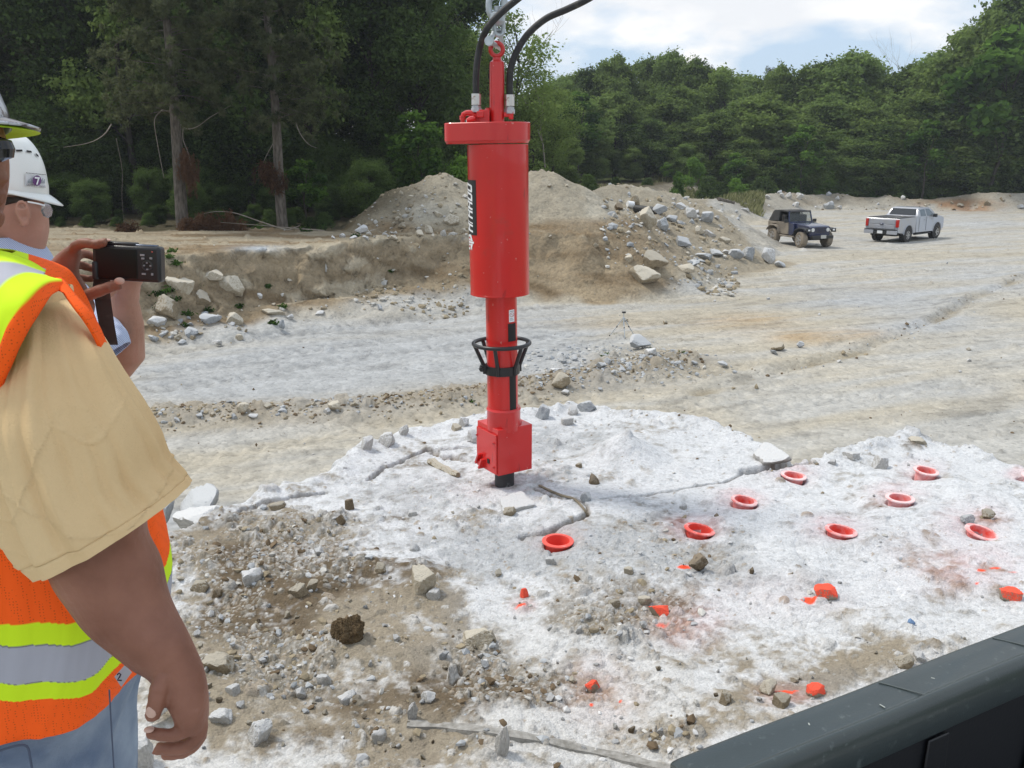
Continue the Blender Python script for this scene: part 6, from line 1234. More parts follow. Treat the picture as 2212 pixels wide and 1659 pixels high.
# neck, head
mb.rings(ringsfrom([(-170, 590, 10, 590, YT, .14), (-165, 540, -15, 545, YT, .13), (-165, 490, -25, 500, YT, .13), (-190, 450, -10, 470, YT, .15), (-205, 380, 6, 400, YT, .155), (-205, 320, 4, 330, YT, .155), (-190, 260, -12, 262, YT, .14), (-150, 225, -50, 225, YT, .09)], 24, 24))
mb.tube([at(-15, 350, YT), at(2, 388, YT), at(-10, 400, YT)], [.010, .014, .012], 8)                       # nose
mb.tube([at(-6, 425, YT), at(8, 430, YT)], [.02, .012], 8); mb.tube([at(-20, 470, YT), at(2, 478, YT)], [.03, .014], 8)   # mouth, chin
mb.tube([at(-95, 350, YT - .085), at(-100, 395, YT - .08)], [.018, .012], 8)                    # ear
# torso core and legs inside the clothes, hidden shoulder joints
mb.rings(ringsfrom([(-150, 575, 20, 580, YT, .18), (-170, 640, 130, 640, YT, .34), (-165, 900, 215, 900, YT, .36), (-155, 1200, 315, 1200, YT, .40), (-145, 1440, 280, 1440, YT, .40), (-140, 1520, 240, 1520, YT, .36)], 24, 24))
mb.rings(ringsfrom([(30, 670, 140, 665, 1.44, .12), (20, 760, 190, 770, 1.36, .15), (20, 900, 250, 880, 1.33, .15), (60, 1040, 300, 1000, 1.31, .14), (100, 1180, 318, 1110, 1.30, .13)], 20, 20))
# other arm: shoulder behind the chest, forearm up, hand on the camera
LP = [at(60, 690, 1.74), at(150, 800, 1.85), at(190, 860, 1.90), at(185, 760, 1.86), at(168, 690, 1.80), at(158, 655, 1.76)]
mb.tube([at(20, 680, 1.70), at(110, 770, 1.84), at(168, 850, 1.92)], [.065, .058, .05], 14); mb.tube([at(168, 850, 1.92), at(176, 760, 1.86), at(165, 690, 1.78), at(152, 650, 1.745)], [.05, .046, .036, .030], 14)
YC_ = 1.72
palm = [(118, 670, 200, 684, 1.735, .045), (104, 636, 204, 660, 1.73, .05), (98, 602, 188, 624, 1.725, .048), (103, 576, 170, 592, 1.72, .044), (120, 553, 172, 562, 1.72, .038), (140, 536, 176, 548, 1.72, .032), (148, 530, 172, 540, 1.72, .02)]
mb.rings(ringsfrom(palm, 20, 26))
finger([(156, 548, 1.715), (164, 532, 1.71), (184, 525, 1.705), (206, 528, 1.702), (224, 524, 1.70), (231, 524, 1.70)], .0105)
finger([(160, 560, 1.74), (176, 548, 1.755), (196, 552, 1.765), (212, 560, 1.765)], .0095)
finger([(152, 580, 1.745), (170, 572, 1.765), (192, 578, 1.775), (210, 582, 1.775)], .0092)
finger([(150, 600, 1.745), (168, 600, 1.768), (190, 602, 1.778), (205, 602, 1.775)], .0085)
finger([(150, 640, 1.715), (176, 642, 1.70), (204, 632, 1.692), (232, 622, 1.69), (254, 615, 1.692), (262, 613, 1.694)], .0125)    # thumb under the camera
body = mb.build('skin', SK1); skin_remesh(body, .0032, 2); addp(body); body.name = 'body'
# nails
mb = MB()
nlm = material('finger_nail', (.55, .36, .29), rough=.35)
for (x, y, Y_), (w_, h_, d_), rt_ in (((327, 1538, 1.2115), (.0085, .004, .011), (0, R(12), 0)), ((322, 1576, 1.218), (.008, .007, .004), (0, 0, 0)), ((230, 519, 1.708), (.009, .006, .003), (0, 0, 0)), ((258, 607, 1.686), (.010, .005, .007), (R(-20), 0, 0))):
    P_, F_ = ICV, ICF; o_ = link('finger_nail', np_mesh('finger_nail', ICV, ICF), nlm); o_.scale = (w_, h_, d_); o_.rotation_euler = rt_; o_.location = at(x, y, Y_); addp(o_)
for pts in ([(334, 1446, 1.233), (356, 1452, 1.222), (384, 1446, 1.222)], [(340, 1458, 1.232), (362, 1462, 1.224)]): pass
# jeans
jr = [(-160, 1425, 300, 1425, YT, .42), (-160, 1470, 288, 1470, YT, .43), (-158, 1540, 270, 1545, YT, .42), (-155, 1620, 272, 1630, YT, .42), (-150, 1760, 276, 1760, YT, .40)]
G = loft(jr, 160, 70, 2.3, lambda a, t, G: .008 * fbm(np.cos(a) * 3 + t * 3, np.sin(a) * 3 + t * 5, 931, 4) + .004 * np.sin(a * 9 + t * 9)); jn = link('jeans', grid_mesh('jeans', G), F_jean); addp(jn)
zk = at(0, 1750, YT).z; hx = at(60, 1750, YT).x
for i, (dy_, nm) in enumerate(((-.11, 'n'), (.11, 'f'))):
    mb = MB(); mb.tube([(hx, YT + dy_, zk + .12), (hx + .02, YT + dy_ * 1.1, zk - .1), (hx + .0, YT + dy_ * 1.15, 3.05), (hx + .0, YT + dy_ * 1.15, 2.99)], [.12, .11, .085, .09], 16); addp(mb.build('trouser_leg', F_jean))
    mb = MB(); mb.tube([(hx - .08, YT + dy_ * 1.15, 3.01), (hx + .02, YT + dy_ * 1.15, 3.02), (hx + .12, YT + dy_ * 1.15, 3.0), (hx + .20, YT + dy_ * 1.15, 2.98)], [.05, .065, .05, .035], 12); addp(mb.build('boot', M_rubber))
mb = MB()
for pts in ([(-10, 1625, 1.33), (30, 1612, 1.325), (58, 1612, 1.33), (66, 1640, 1.33), (72, 1680, 1.33)],): mb = MB(); mb.tube(smoothpath([at(x, y, Y_ + .004) for x, y, Y_ in pts], 4), .0022, 5)
addp(mb.build('pocket_seam', material('denim_seam', (.07, .09, .14), rough=.9)))
mb = MB()
for pts in ([(236, 1490, 1.345), (240, 1560, 1.335), (246, 1660, 1.33)],): mb.tube([at(x, y, Y_ + .005) for x, y, Y_ in pts], .0014, 5)
o_ = mb.build('seam', material('denim_seam', (.07, .09, .14), rough=.9)); addp(o_)
mb = MB(); mb.add([at(172, 1505, 1.330), at(246, 1468, 1.345), at(240, 1498, 1.338), at(178, 1518, 1.328)], [(0, 1, 2, 3)]); 
# hard hats
def hard_hat(name, c, yaw, mat, under, parent, sc=1.0, tip=.07, mats2=None):
    """c: centre of the rim; yaw: direction the peak points to"""
    nu, nv = 64, 26; V = np.zeros((nv, nu, 3)); a = np.linspace(0, 2 * math.pi, nu, endpoint=False)
    for k in range(nv):
        t = k / (nv - 1); ph = t * math.pi / 2; r = max(0, math.cos(ph)) ** .62; z = .160 * math.sin(ph) ** 1.0
        ridge = .006 * np.exp(-(np.sin(a) / .22) ** 2) * math.sin(ph * 1.2)
        V[k, :, 0] = (.142 * r) * np.cos(a); V[k, :, 1] = (.115 * r) * np.sin(a); V[k, :, 2] = z + ridge
        if k == 0: V[k, :, 2] -= .004
    V[1:4] *= np.array([1.01, 1.01, 1]); fr = np.zeros((nu,)); 
    root_ = empty(name, c, yaw); root_.parent = parent; root_.matrix_parent_inverse = Matrix.Translation(-Vector(parent.location)) if parent else Matrix()
    shell = link('shell', grid_mesh('shell', V * sc), mat, root_); solid(shell, .003)
    # brim: narrow all round, wide peak in front
    B = np.zeros((6, nu, 3)); wide = .004 + tip * np.clip(np.cos(a), 0, 1) ** 1.6
    for k in range(6):
        s_ = k / 5; B[k, :, 0] = (.140 + wide * s_) * np.cos(a) ; B[k, :, 1] = (.114 + (.004 + .004 * np.clip(np.cos(a), 0, 1)) * s_) * np.sin(a); B[k, :, 2] = .006 - .022 * s_ ** 1.2 * np.clip(np.cos(a), 0, 1) ** 2 - .004 * s_
    br = link('brim', grid_mesh('brim', B * sc), mat, root_); solid(br, .003)
    if under is not None:
        U = B.copy(); U[..., 2] -= .0045; U[..., :2] *= .995; link('brim_underside', grid_mesh('brim_underside', U * sc), under, root_)
    return root_
camo = material('camo_shell', (.06, .04, .045), rough=.3, coat=.5, dirt=(.42, .44, .48), dscale=14, dlim=(.5, .53)); limem = material('lime_underside', (.55, .80, .03), rough=.5)
hh1 = hard_hat('hard_hat', at(-168, 292, YT), 0, camo, limem, man, 1.0, .052); hh1.rotation_euler = (R(-6), R(-9), 0); G = loft([(-212, 300, -20, 300, YT, .166), (-214, 350, -70, 352, YT, .164), (-208, 400, -96, 404, YT, .160), (-192, 446, -110, 450, YT, .15)], 60, 16); h1_ = link('hair', grid_mesh('hair', G), material('grey_brown_hair', (.05, .04, .03), rough=.8, col2=(.12, .10, .085), vscale=60, bump=.002, bscale=200)); addp(h1_)
hh1['label'] = 'dark patterned hard hat with a lime underside to its peak'
mb = MB(); mb.lathe([(.0, -.02), (.026, -.012), (.03, 0), (.026, .012), (0, .02)], (0, 0, 0), 16); gl = mb.build('sunglasses', material('dark_lens', (.01, .01, .012), rough=.08), None, at(-2, 322, YT - .045)); gl.scale = (.95, .9, 1.15); addp(gl); gl.location = at(-8, 322, YT - .035)
# compact camera
cc = empty('compact_camera', at(276, 567, 1.71), label='black compact camera held up by the man in the tan shirt, screen towards us', cat='camera'); cs = 1.71 / ray(276, 567)[1] / FD
Mcam = Matrix.Rotation(R(3), 3, 'Y') @ Matrix.Rotation(-R(4), 3, 'X')
def cb_(x0, x1, y0, y1, d0, d1, name, mat, bev=.0, sharp=35):
    mb = MB(); mb.box(((x0 + x1) / 2 * cs, (d0 + d1) / 2, -(y0 + y1) / 2 * cs), ((x1 - x0) * cs, d1 - d0, (y1 - y0) * cs), None); mb.v = [tuple(Mcam @ Vector(v)) for v in mb.v]; return mb.build(name, mat, cc, bevel=bev)
M_cam = material('camera_black', (.014, .014, .017), rough=.38, bump=.0003, bscale=500); M_scr = material('camera_screen', (.006, .007, .008), rough=.32, spec=.3); M_camtop = material('camera_top', (.10, .12, .17), rough=.25, metal=.4); M_print = material('button_print', (.28, .28, .30), rough=.5)
cb_(-73, 73, -37, 40, -.008, .022, 'camera_body', M_cam, .006); cb_(-54, 18, -43, -35, -.004, .020, 'flash_housing', M_cam, .003); cb_(16, 60, -40, -35, -.002, .02, 'top_plate', M_camtop, .002)
cb_(-64, 24, -29, 33, -.0095, -.006, 'screen', M_scr, .0005); cb_(-72, -60, 0, 40, -.014, .006, 'grip', M_rubber, .004); cb_(-40, 10, -20, 20, .02, .045, 'lens_barrel', M_cam, .003)
for x, y, w_, h_ in ((36, -18, 9, 4), (54, -12, 5, 4), (37, -11, 6, 4), (57, -26, 2.5, 2.5), (45, -2, 3, 3), (53, 4, 4, 3), (39, 4, 3, 3), (46, 12, 4, 3), (38, 22, 8, 4), (56, 22, 4, 5)):
    cb_(x - w_ / 2, x + w_ / 2, y - h_ / 2, y + h_ / 2, -.0105, -.0075, 'button', M_print if h_ > 2.6 else material('red_led', (.5, .1, .08)), .0003)
mb = MB(); torus(.009, .0016, Mcam @ Vector((46 * cs, -.0088, -4 * cs)), Mcam @ Mring, 24, 6, mb); mb.build('dial', material('dial_black', (.04, .04, .045), rough=.3), cc)
mb = MB(); P = [Vector(at(x, y, Y_)) - Vector(cc.location) for x, y, Y_ in [(204, 590, 1.70), (200, 620, 1.72), (206, 660, 1.76), (214, 705, 1.82), (222, 745, 1.86)]]; Q = [p + Vector((.032, 0, 0)) for p in P]
mb.add(P + Q + [p + Vector((0, .002, 0)) for p in P + Q], [(i, i + 1, 6 + i, 5 + i) for i in range(4)] + [(10 + i, 15 + i, 16 + i, 11 + i) for i in range(4)]); mb.build('wrist_strap', M_rubber, cc)
# ---------------- second man (white hard hat), just beyond the first
Y2 = 2.38
m2 = empty('person', (at(0, 900, Y2).x, Y2, 2.95), label='man in white hard hat and blue shirt seen from behind, turned to the right', cat='person')
def addq(o): o.parent = m2; o.matrix_parent_inverse = Matrix.Translation(-Vector(m2.location)); return o
mb = MB()
mb.rings(ringsfrom([(-90, 590, 84, 592, Y2, .16), (-88, 545, 80, 566, Y2, .15), (-88, 512, 92, 542, Y2, .145), (-92, 486, 98, 520, Y2, .15), (-98, 458, 101, 492, Y2, .16), (-104, 420, 96, 452, Y2, .155), (-96, 385, 74, 415, Y2, .145), (-72, 352, 40, 374, Y2, .12), (-40, 338, 10, 344, Y2, .07)], 30, 32))
# ear: bowl with rim
Me = Matrix.Rotation(R(90), 3, 'X') @ Matrix.Rotation(R(-8), 3, 'Z')
for t in range(12):
    a = 2 * math.pi * t / 12; b_ = 2 * math.pi * (t + 1) / 12; ex = lambda q: at(50 + 14 * math.cos(q) * (1.0 if math.sin(q) > -.2 else .7) - 4 * math.sin(q), 461 - 26 * math.sin(q), Y2 - .088 - .006 * math.cos(q + 2.6))
    mb.tube([ex(a), ex(b_)], .0048, 7)
mb.tube([at(48, 450, Y2 - .078), at(50, 470, Y2 - .078)], [.018, .012], 8); mb.tube([at(46, 482, Y2 - .083), at(52, 490, Y2 - .083)], [.009, .006], 8)
# forearm raised, hand hidden behind the camera
mb.tube([at(252, 800, 2.16), at(272, 765, 2.15), at(272, 700, 2.13), at(268, 650, 2.12), at(272, 610, 2.10), at(278, 585, 2.09)], [.036, .046, .042, .034, .034, .036], 18); mb.tube([at(120, 700, 2.3), at(200, 770, 2.22), at(262, 795, 2.17)], [.055, .05, .042], 16)
mb.rings(ringsfrom([(246, 612, 308, 612, 2.10, .045), (244, 585, 312, 590, 2.09, .045), (246, 560, 300, 565, 2.08, .04), (250, 548, 290, 550, 2.08, .03)], 16, 10))
for pts in ([(250, 565, 2.08), (232, 560, 2.05), (215, 566, 2.03)], [(250, 580, 2.08), (230, 578, 2.05), (212, 584, 2.03)], [(250, 596, 2.08), (230, 596, 2.05), (214, 600, 2.03)], [(252, 610, 2.09), (238, 632, 2.06), (222, 645, 2.04), (218, 646, 2.04)], [(285, 560, 2.07), (290, 545, 2.05), (280, 535, 2.04)]): finger(pts, .0105)
mb.rings(ringsfrom([(-110, 600, 120, 605, Y2, .22), (-150, 680, 190, 690, Y2, .36), (-140, 900, 170, 900, Y2, .28), (-120, 1120, 150, 1120, Y2, .28), (-90, 1190, 120, 1190, Y2, .24)], 24, 20))
b2 = mb.build('body', SK2); skin_remesh(b2, .0042, 2); addq(b2)
# hair on the back of the head under the shell
M_hair = material('short_hair', (.025, .018, .014), rough=.8, col2=(.06, .045, .035), vscale=60, bump=.002, bscale=200)
G = loft([(-104, 416, 84, 424, Y2 - .001, .168), (-106, 428, 80, 434, Y2 - .004, .178), (-106, 444, 46, 450, Y2 - .006, .184), (-104, 464, 22, 468, Y2 - .006, .176), (-98, 480, 2, 484, Y2 - .004, .166)], 60, 16); hr = link('hair', grid_mesh('hair', G), M_hair); addq(hr)
whitem = material('white_shell', (.80, .82, .80), rough=.35, coat=.3, var=.03, vscale=6)
hh2 = hard_hat('hard_hat', at(-26, 411, Y2), 0, whitem, None, m2, 1.0, .034); hh2.rotation_euler = (R(-3), R(8), R(18)); hh2['label'] = 'white vented hard hat with a safety sticker'
# vents, ridge and safety sticker on the shell's near side
def on_shell(x, y, lift=.0):      # picture point -> point on the near face of the white shell
    M_ = Matrix.Translation(hh2.location) @ hh2.rotation_euler.to_matrix().to_4x4(); Mi = M_.inverted(); o3 = Vector((0, 0, CAMZ)); d = Vector(tuple(ray(x, y))).normalized()
    o_ = Mi @ o3; dd = (Mi.to_3x3() @ d).normalized(); A = Vector((1 / (.1445 + lift), 1 / (.1175 + lift), 1 / (.165 + lift))); p = Vector((o_.x * A.x, o_.y * A.y, o_.z * A.z)); q = Vector((dd.x * A.x, dd.y * A.y, dd.z * A.z))
    aa = q.dot(q); bb = 2 * p.dot(q); c_ = p.dot(p) - 1; D_ = bb * bb - 4 * aa * c_
    t = (-bb - math.sqrt(max(D_, 0))) / (2 * aa); return o_ + dd * t
def shell_poly(name, polys, mat, lift, sub=1):
    mb = MB()
    for pl in polys: mb.add([on_shell(x, y, lift) for x, y in pl], [tuple(range(len(pl)))])
    o = mb.build(name, mat, hh2); return o
shell_poly('vent', [[(34, 323), (48, 323), (49, 327), (35, 327)], [(57, 324), (68, 326), (69, 330), (58, 328)], [(77, 330), (83, 335), (84, 340), (78, 335)]], M_hole, .010)
stp = shell_poly('sticker_band', [[(55, 376), (98, 380), (98, 405), (55, 400)]], material('sticker_clear', (.70, .71, .73), rough=.3), .004)
city = [(60, 395)] + [(60 + i * 1.9, 394 - [6, 9, 5, 11, 8, 12, 7, 9, 6, 10, 12, 7, 9, 5, 8, 11, 6, 9][i]) if 0 else (60 + i * 2.1, 396 - [6, 9, 5, 11, 8, 12, 7, 9, 6, 10, 12, 7, 9, 5, 8, 11, 6, 9][i]) for i in range(18)] + [(97, 398)]
shell_poly('skyline_mark', [[(x0, y0), (x0 + 1.5, y0), (x0 + 1.5, 396), (x0, 396)] for x0, y0 in city[1:-1]], material('sticker_grey', (.22, .26, .28), rough=.5), .0065)
shell_poly('purple_disc', [[(80 + 9.5 * math.cos(t), 390 + 11.5 * math.sin(t)) for t in [2 * math.pi * k / 24 for k in range(24)]]], material('sticker_purple', (.14, .05, .18), rough=.5), .008)
shell_poly('seven', [[(75, 382), (86, 383), (85.4, 386.5), (75, 385.5)], [(86, 383), (81, 399), (78, 398.5), (82, 385)]], M_white, .0105)
def shell_text(txt, x0, y0, x1, y1, h, name, lift=.008):
    fc = bpy.data.curves.new(name, 'FONT'); fc.body = txt; to = bpy.data.objects.new(name, fc); COL.objects.link(to); dg = bpy.context.evaluated_depsgraph_get(); me = bpy.data.meshes.new_from_object(to.evaluated_get(dg)); bpy.data.objects.remove(to); bpy.data.curves.remove(fc)
    xs = [v.co.x for v in me.vertices]; mn, mxx = min(xs), max(xs)
    for v in me.vertices: t = (v.co.x - mn) / (mxx - mn); v.co = on_shell(x0 + (x1 - x0) * t, y0 + (y1 - y0) * t - v.co.y / .7 * h, lift)
    link(name, me, M_ink, hh2)
shell_text('SAFETY', 57, 401.5, 76, 403, 4.4, 'word_safety'); shell_text('TRAINED', 84, 404, 99, 405.5, 4.2, 'word_trained')
shell_poly('small_print', [[(56 + i * 3.1, 372.5 + i * .32), (58.4 + i * 3.1, 372.7 + i * .32), (58.4 + i * 3.1, 374.2 + i * .32), (56 + i * 3.1, 374.0 + i * .32)] for i in range(14)], M_ink, .008)
# safety glasses
mb = MB(); mb.tube([at(60, 436, Y2 - .082), at(82, 440, Y2 - .078), at(96, 444, Y2 - .06)], .0022, 6); addq(mb.build('glasses_temple', M_white))
gm = material('clear_lens', (.75, .8, .85), rough=.05); gm.node_tree.nodes['Principled BSDF'].inputs['Transmission Weight'].default_value = .75; gm.node_tree.nodes['Principled BSDF'].inputs['IOR'].default_value = 1.1
mb = MB(); mb.lathe([(0, -.019), (.010, -.014), (.014, 0), (.010, .014), (0, .019)], (0, 0, 0), 16); ln = mb.build('lens', gm); addq(ln); ln.location = at(101, 455, Y2 - .045)
M_shirt = material('blue_striped_shirt', (.36, .43, .62), rough=.9, spec=.1)
wv = M_shirt.node_tree; n_ = wv.nodes; l_ = wv.links; b_ = n_['Principled BSDF']; tcc = n_.new('ShaderNodeTexCoord'); wvn = n_.new('ShaderNodeTexWave'); wvn.inputs['Scale'].default_value = 85; wvn.bands_direction = 'DIAGONAL'; l_.new(tcc.outputs['Object'], wvn.inputs[0]); rr_c = n_.new('ShaderNodeValToRGB'); rr_c.color_ramp.elements[0].color = (.26, .33, .52, 1); rr_c.color_ramp.elements[1].color = (.58, .64, .78, 1); l_.new(wvn.outputs[0], rr_c.inputs[0]); l_.new(rr_c.outputs[0], b_.inputs['Base Color'])
G = loft([(-104, 496, 58, 512, Y2 - .01, .20), (-112, 518, 86, 540, Y2 - .012, .22), (-118, 545, 102, 566, Y2 - .014, .23), (-118, 560, 100, 584, Y2 - .012, .20)], 90, 20, 2.1, lambda a, t, G: .002 * np.sin(a * 3)); cl = link('collar', grid_mesh('collar', G), M_shirt); solid(cl, .003); addq(cl)
G = loft([(-105, 556, 88, 575, Y2, .18), (-150, 585, 132, 600, Y2, .30), (-185, 630, 176, 640, Y2, .42), (-190, 700, 200, 700, Y2, .44), (-180, 900, 205, 900, Y2, .36), (-170, 1100, 210, 1100, Y2, .36), (-165, 1200, 200, 1200, Y2, .36)], 120, 60, 2.2, lambda a, t, G: .008 * fbm(np.cos(a) * 3 + t * 3, np.sin(a) * 3, 941, 3)); sh2 = link('shirt', grid_mesh('shirt', G), M_shirt); addq(sh2)
G = loft([(96, 640, 185, 645, 2.28, .16), (120, 690, 216, 664, 2.16, .15), (150, 735, 240, 690, 2.07, .14), (190, 768, 262, 718, 2.02, .13), (226, 782, 270, 742, 2.01, .125)], 90, 40, 2.1, lambda a, t, G: .004 * fbm(np.cos(a) * 3 + t * 5, np.sin(a) * 3, 945, 3)); s2 = link('shirt_sleeve', grid_mesh('shirt_sleeve', G), M_shirt); solid(s2, .003); addq(s2)
G = loft([(-108, 566, 80, 578, Y2 - .004, .21), (-155, 592, 110, 598, Y2 - .004, .32), (-188, 640, 130, 640, Y2 - .004, .44), (-194, 710, 140, 710, Y2 - .004, .46), (-186, 900, 190, 900, Y2 - .004, .39), (-176, 1150, 200, 1150, Y2 - .004, .39)], 120, 50, 2.2); v2 = link('safety_vest', grid_mesh('safety_vest', G, np.tile(LIME, (50, 120, 1))), F_vest); solid(v2, .004); addq(v2)
hx2 = at(20, 1150, Y2).x
for dy_ in (-.1, .1):
    addq(MB().tube([(hx2, Y2 + dy_, at(0, 1150, Y2).z), (hx2, Y2 + dy_, 3.35), (hx2, Y2 + dy_, 2.6)], [.13, .09, .085], 14).build('trouser_leg', F_jean))
    addq(MB().tube([(hx2 - .08, Y2 + dy_, 2.62), (hx2 + .04, Y2 + dy_, 2.62), (hx2 + .2, Y2 + dy_, 2.58)], [.05, .062, .035], 12).build('boot', M_rubber))
# ================================================================ dark rail of the truck bed in the bottom right corner
M_cap = material('bed_rail_plastic', (.032, .044, .046), rough=.33, var=.12, vscale=3, bump=.0005, bscale=300, dirt=(.085, .105, .105), dscale=40, dlim=(.60, .72), coat=.2); M_liner = material('bed_liner', (.008, .009, .012), rough=.45, bump=.0005, bscale=120)
Z_R = 3.36
A = onz(1452, 1648, Z_R); B = onz(2212, 1352, Z_R); u1 = (B - A).normalized(); nr = Vector((u1.y, -u1.x, 0))      # nr points towards the camera side
tb = empty('truck_bed_side', (A.x, A.y, Z_R), label='dark green-black side of a truck bed with a rounded rail cap, bottom right corner', cat='truck bed side')
prof = [(-.004, -.40), (-.004, -.05), (-.010, -.046), (-.012, -.010), (-.007, -.002), (0.0, 0.0), (.030, .001), (.078, .0), (.084, .001), (.090, .005), (.097, .006), (.104, .002), (.111, -.008), (.116, -.022), (.120, -.050), (.122, -.082), (.120, -.088), (.112, -.090), (.106, -.086), (.104, -.06)]
L_ = 3.4; mb = MB(); rings = []
for s_ in [0, .004, .02] + list(np.linspace(.06, L_, 60)):
    sh_ = {0: .9, .004: .97}.get(s_, 1.0); rings.append([u1 * s_ + nr * (.05 + (a - .05) * sh_) + Vector((0, 0, (b + .02) * sh_ - .02 + .0012 * math.sin(s_ * 9))) for a, b in prof])
mb.rings(rings, cap=True); mb.build('rail_cap', M_cap, tb, sharp=50)
mb = MB(); mb.box(u1 * (L_ / 2) + nr * .10 + Vector((0, 0, -.235)), (L_, .02, .34), Matrix.Rotation(math.atan2(u1.y, u1.x), 3, 'Z')); mb.build('inner_wall', M_liner, tb)
for s_ in np.arange(.28, L_, .42):
    MB().box(u1 * s_ + nr * .118 + Vector((0, 0, -.25)), (.09, .008, .30), Matrix.Rotation(math.atan2(u1.y, u1.x), 3, 'Z'), taper=.8).build('wall_rib', M_liner, tb, bevel=.006)
for s_ in (.62, 1.05): MB().tube([u1 * s_ + nr * 0 + Vector((0, 0, .0012)), u1 * (s_ + .05) + nr * .082 + Vector((0, 0, .0022))], .0016, 5).build('cap_seam', material('worn_edge', (.10, .12, .12), rough=.6), tb)
for s_, w_, l_ in ((.55, .07, .014), (.75, .05, .008), (.9, .03, .01), (1.2, .06, .012), (.35, .04, .008), (1.4, .05, .015)): MB().box(u1 * s_ + nr * w_ + Vector((0, 0, .0012)), (l_, .003, .001), Matrix.Rotation(math.atan2(u1.y, u1.x) + s_ * 3, 3, 'Z')).build('scratch', material('pale_scratch', (.35, .38, .36), rough=.8), tb)
mb = MB(); mb.box(u1 * (L_ / 2) + nr * .42 + Vector((0, 0, -.395)), (L_, .7, .03), Matrix.Rotation(math.atan2(u1.y, u1.x), 3, 'Z')); mb.build('bed_floor', M_liner, tb)

# ================================================================ vehicles
M_silver = material('silver_paint', (.40, .42, .47), rough=.38, metal=.2, coat=.6, dirt=(.40, .39, .37), dscale=1.5, dlim=(.5, .8)); M_glass = material('tinted_glass', (.015, .018, .02), rough=.06, spec=.8); M_glass2 = material('window_glass', (.10, .12, .13), rough=.05, spec=.8)
M_tyre = material('tyre', (.03, .03, .03), rough=.85, dirt=(.20, .17, .13), dscale=3, dlim=(.42, .62)); M_tyrem = material('muddy_tyre', (.05, .045, .04), rough=.9, dirt=(.26, .22, .17), dscale=3, dlim=(.3, .55)); M_rim = material('alloy_rim', (.42, .42, .42), rough=.3, metal=.6)
M_navy = material('navy_paint', (.012, .02, .07), rough=.25, coat=.7); M_mud = material('muddy_paint', (.14, .12, .10), rough=.8, dirt=(.27, .235, .19), dscale=1.6, dlim=(.35, .6)); M_soft = material('soft_top', (.035, .035, .036), rough=.9, dirt=(.17, .15, .13), dscale=1.2, dlim=(.5, .75)); M_plas = material('dark_trim', (.025, .026, .028), rough=.6); M_tail = material('tail_lamp', (.45, .02, .015), rough=.2); M_lamp = material('head_lamp_glass', (.75, .78, .8), rough=.1, metal=.3)
def slab_xz(profile, y0, y1, inset=0.0):
    """profile in the x-z plane (x forward), extruded across y; inset narrows the upper part (z above belt)"""
    mb = MB(); n = len(profile); V = []
    for yy, sg in ((y0, 1), (y1, -1)):
        for x, z in profile:
            k = inset(z) if callable(inset) else 0; V.append((x, yy + sg * k, z))
    mb.add(V, [tuple(range(n)), tuple(range(2 * n - 1, n - 1, -1))] + [(k, (k + 1) % n, n + (k + 1) % n, n + k) for k in range(n)]); return mb
def archcut(x0, r, zc, n=9):      # wheel arch points from front to back... going along decreasing x
    return [(x0 + r * math.cos(t), zc + r * math.sin(t)) for t in np.linspace(0.05, math.pi - .05, n)]
def wheel(parent, x, y, r, wd, tm, spokes, out, steer=0):
    wr = empty('wheel', (x, y, r)); wr.parent = parent; wr.rotation_euler = (0, 0, steer); s_ = 1 if y > 0 else -1
    Mx = Matrix.Rotation(R(90), 3, 'X')
    MB().lathe([(r * .62, -wd / 2), (r * .9, -wd / 2 * 1.0), (r * .985, -wd / 2 * .82), (r, -wd * .25), (r, wd * .25), (r * .985, wd / 2 * .82), (r * .9, wd / 2), (r * .62, wd / 2)], (0, 0, 0), 36, Mx, cap=True).build('tyre', tm, wr)
    rm = MB(); rm.lathe([(r * .62, -.01), (r * .60, .012), (r * .55, 0), (r * .53, -.03)], (0, s_ * (wd / 2 + .002), 0), 32, Mx if s_ < 0 else Mx.inverted(), cap=False)
    for k in range(spokes):
        a = 2 * math.pi * k / spokes; rm.box((math.cos(a) * r * .32, s_ * (wd / 2 + .0), math.sin(a) * r * .32), (r * .52, .03, r * .17), Matrix.Rotation(-a, 3, 'Y'))
    rm.tube([(0, s_ * (wd / 2 - .02), 0), (0, s_ * (wd / 2 + .03), 0)], r * .15, 12); rm.build('rim', M_rim, wr)
    MB().tube([(0, s_ * (wd / 2 - .03), 0), (0, s_ * (wd / 2 - .012), 0)], r * .56, 24).build('brake_disc', M_hole, wr); return wr
# silver crew cab pickup ------------------------------------------------ x forward, origin on the ground at the rear axle
pr = G3 = onz(1954.5, 523, 0); pf = onz(2022.8, 511, 0); hd = math.atan2(pf.y - pr.y, pf.x - pr.x)
hd = R(41); PW = .86
pk = empty('pickup_truck', (0, 0, 0), hd, label='silver crew cab pickup parked on the pit floor, tail towards us', cat='pickup truck')
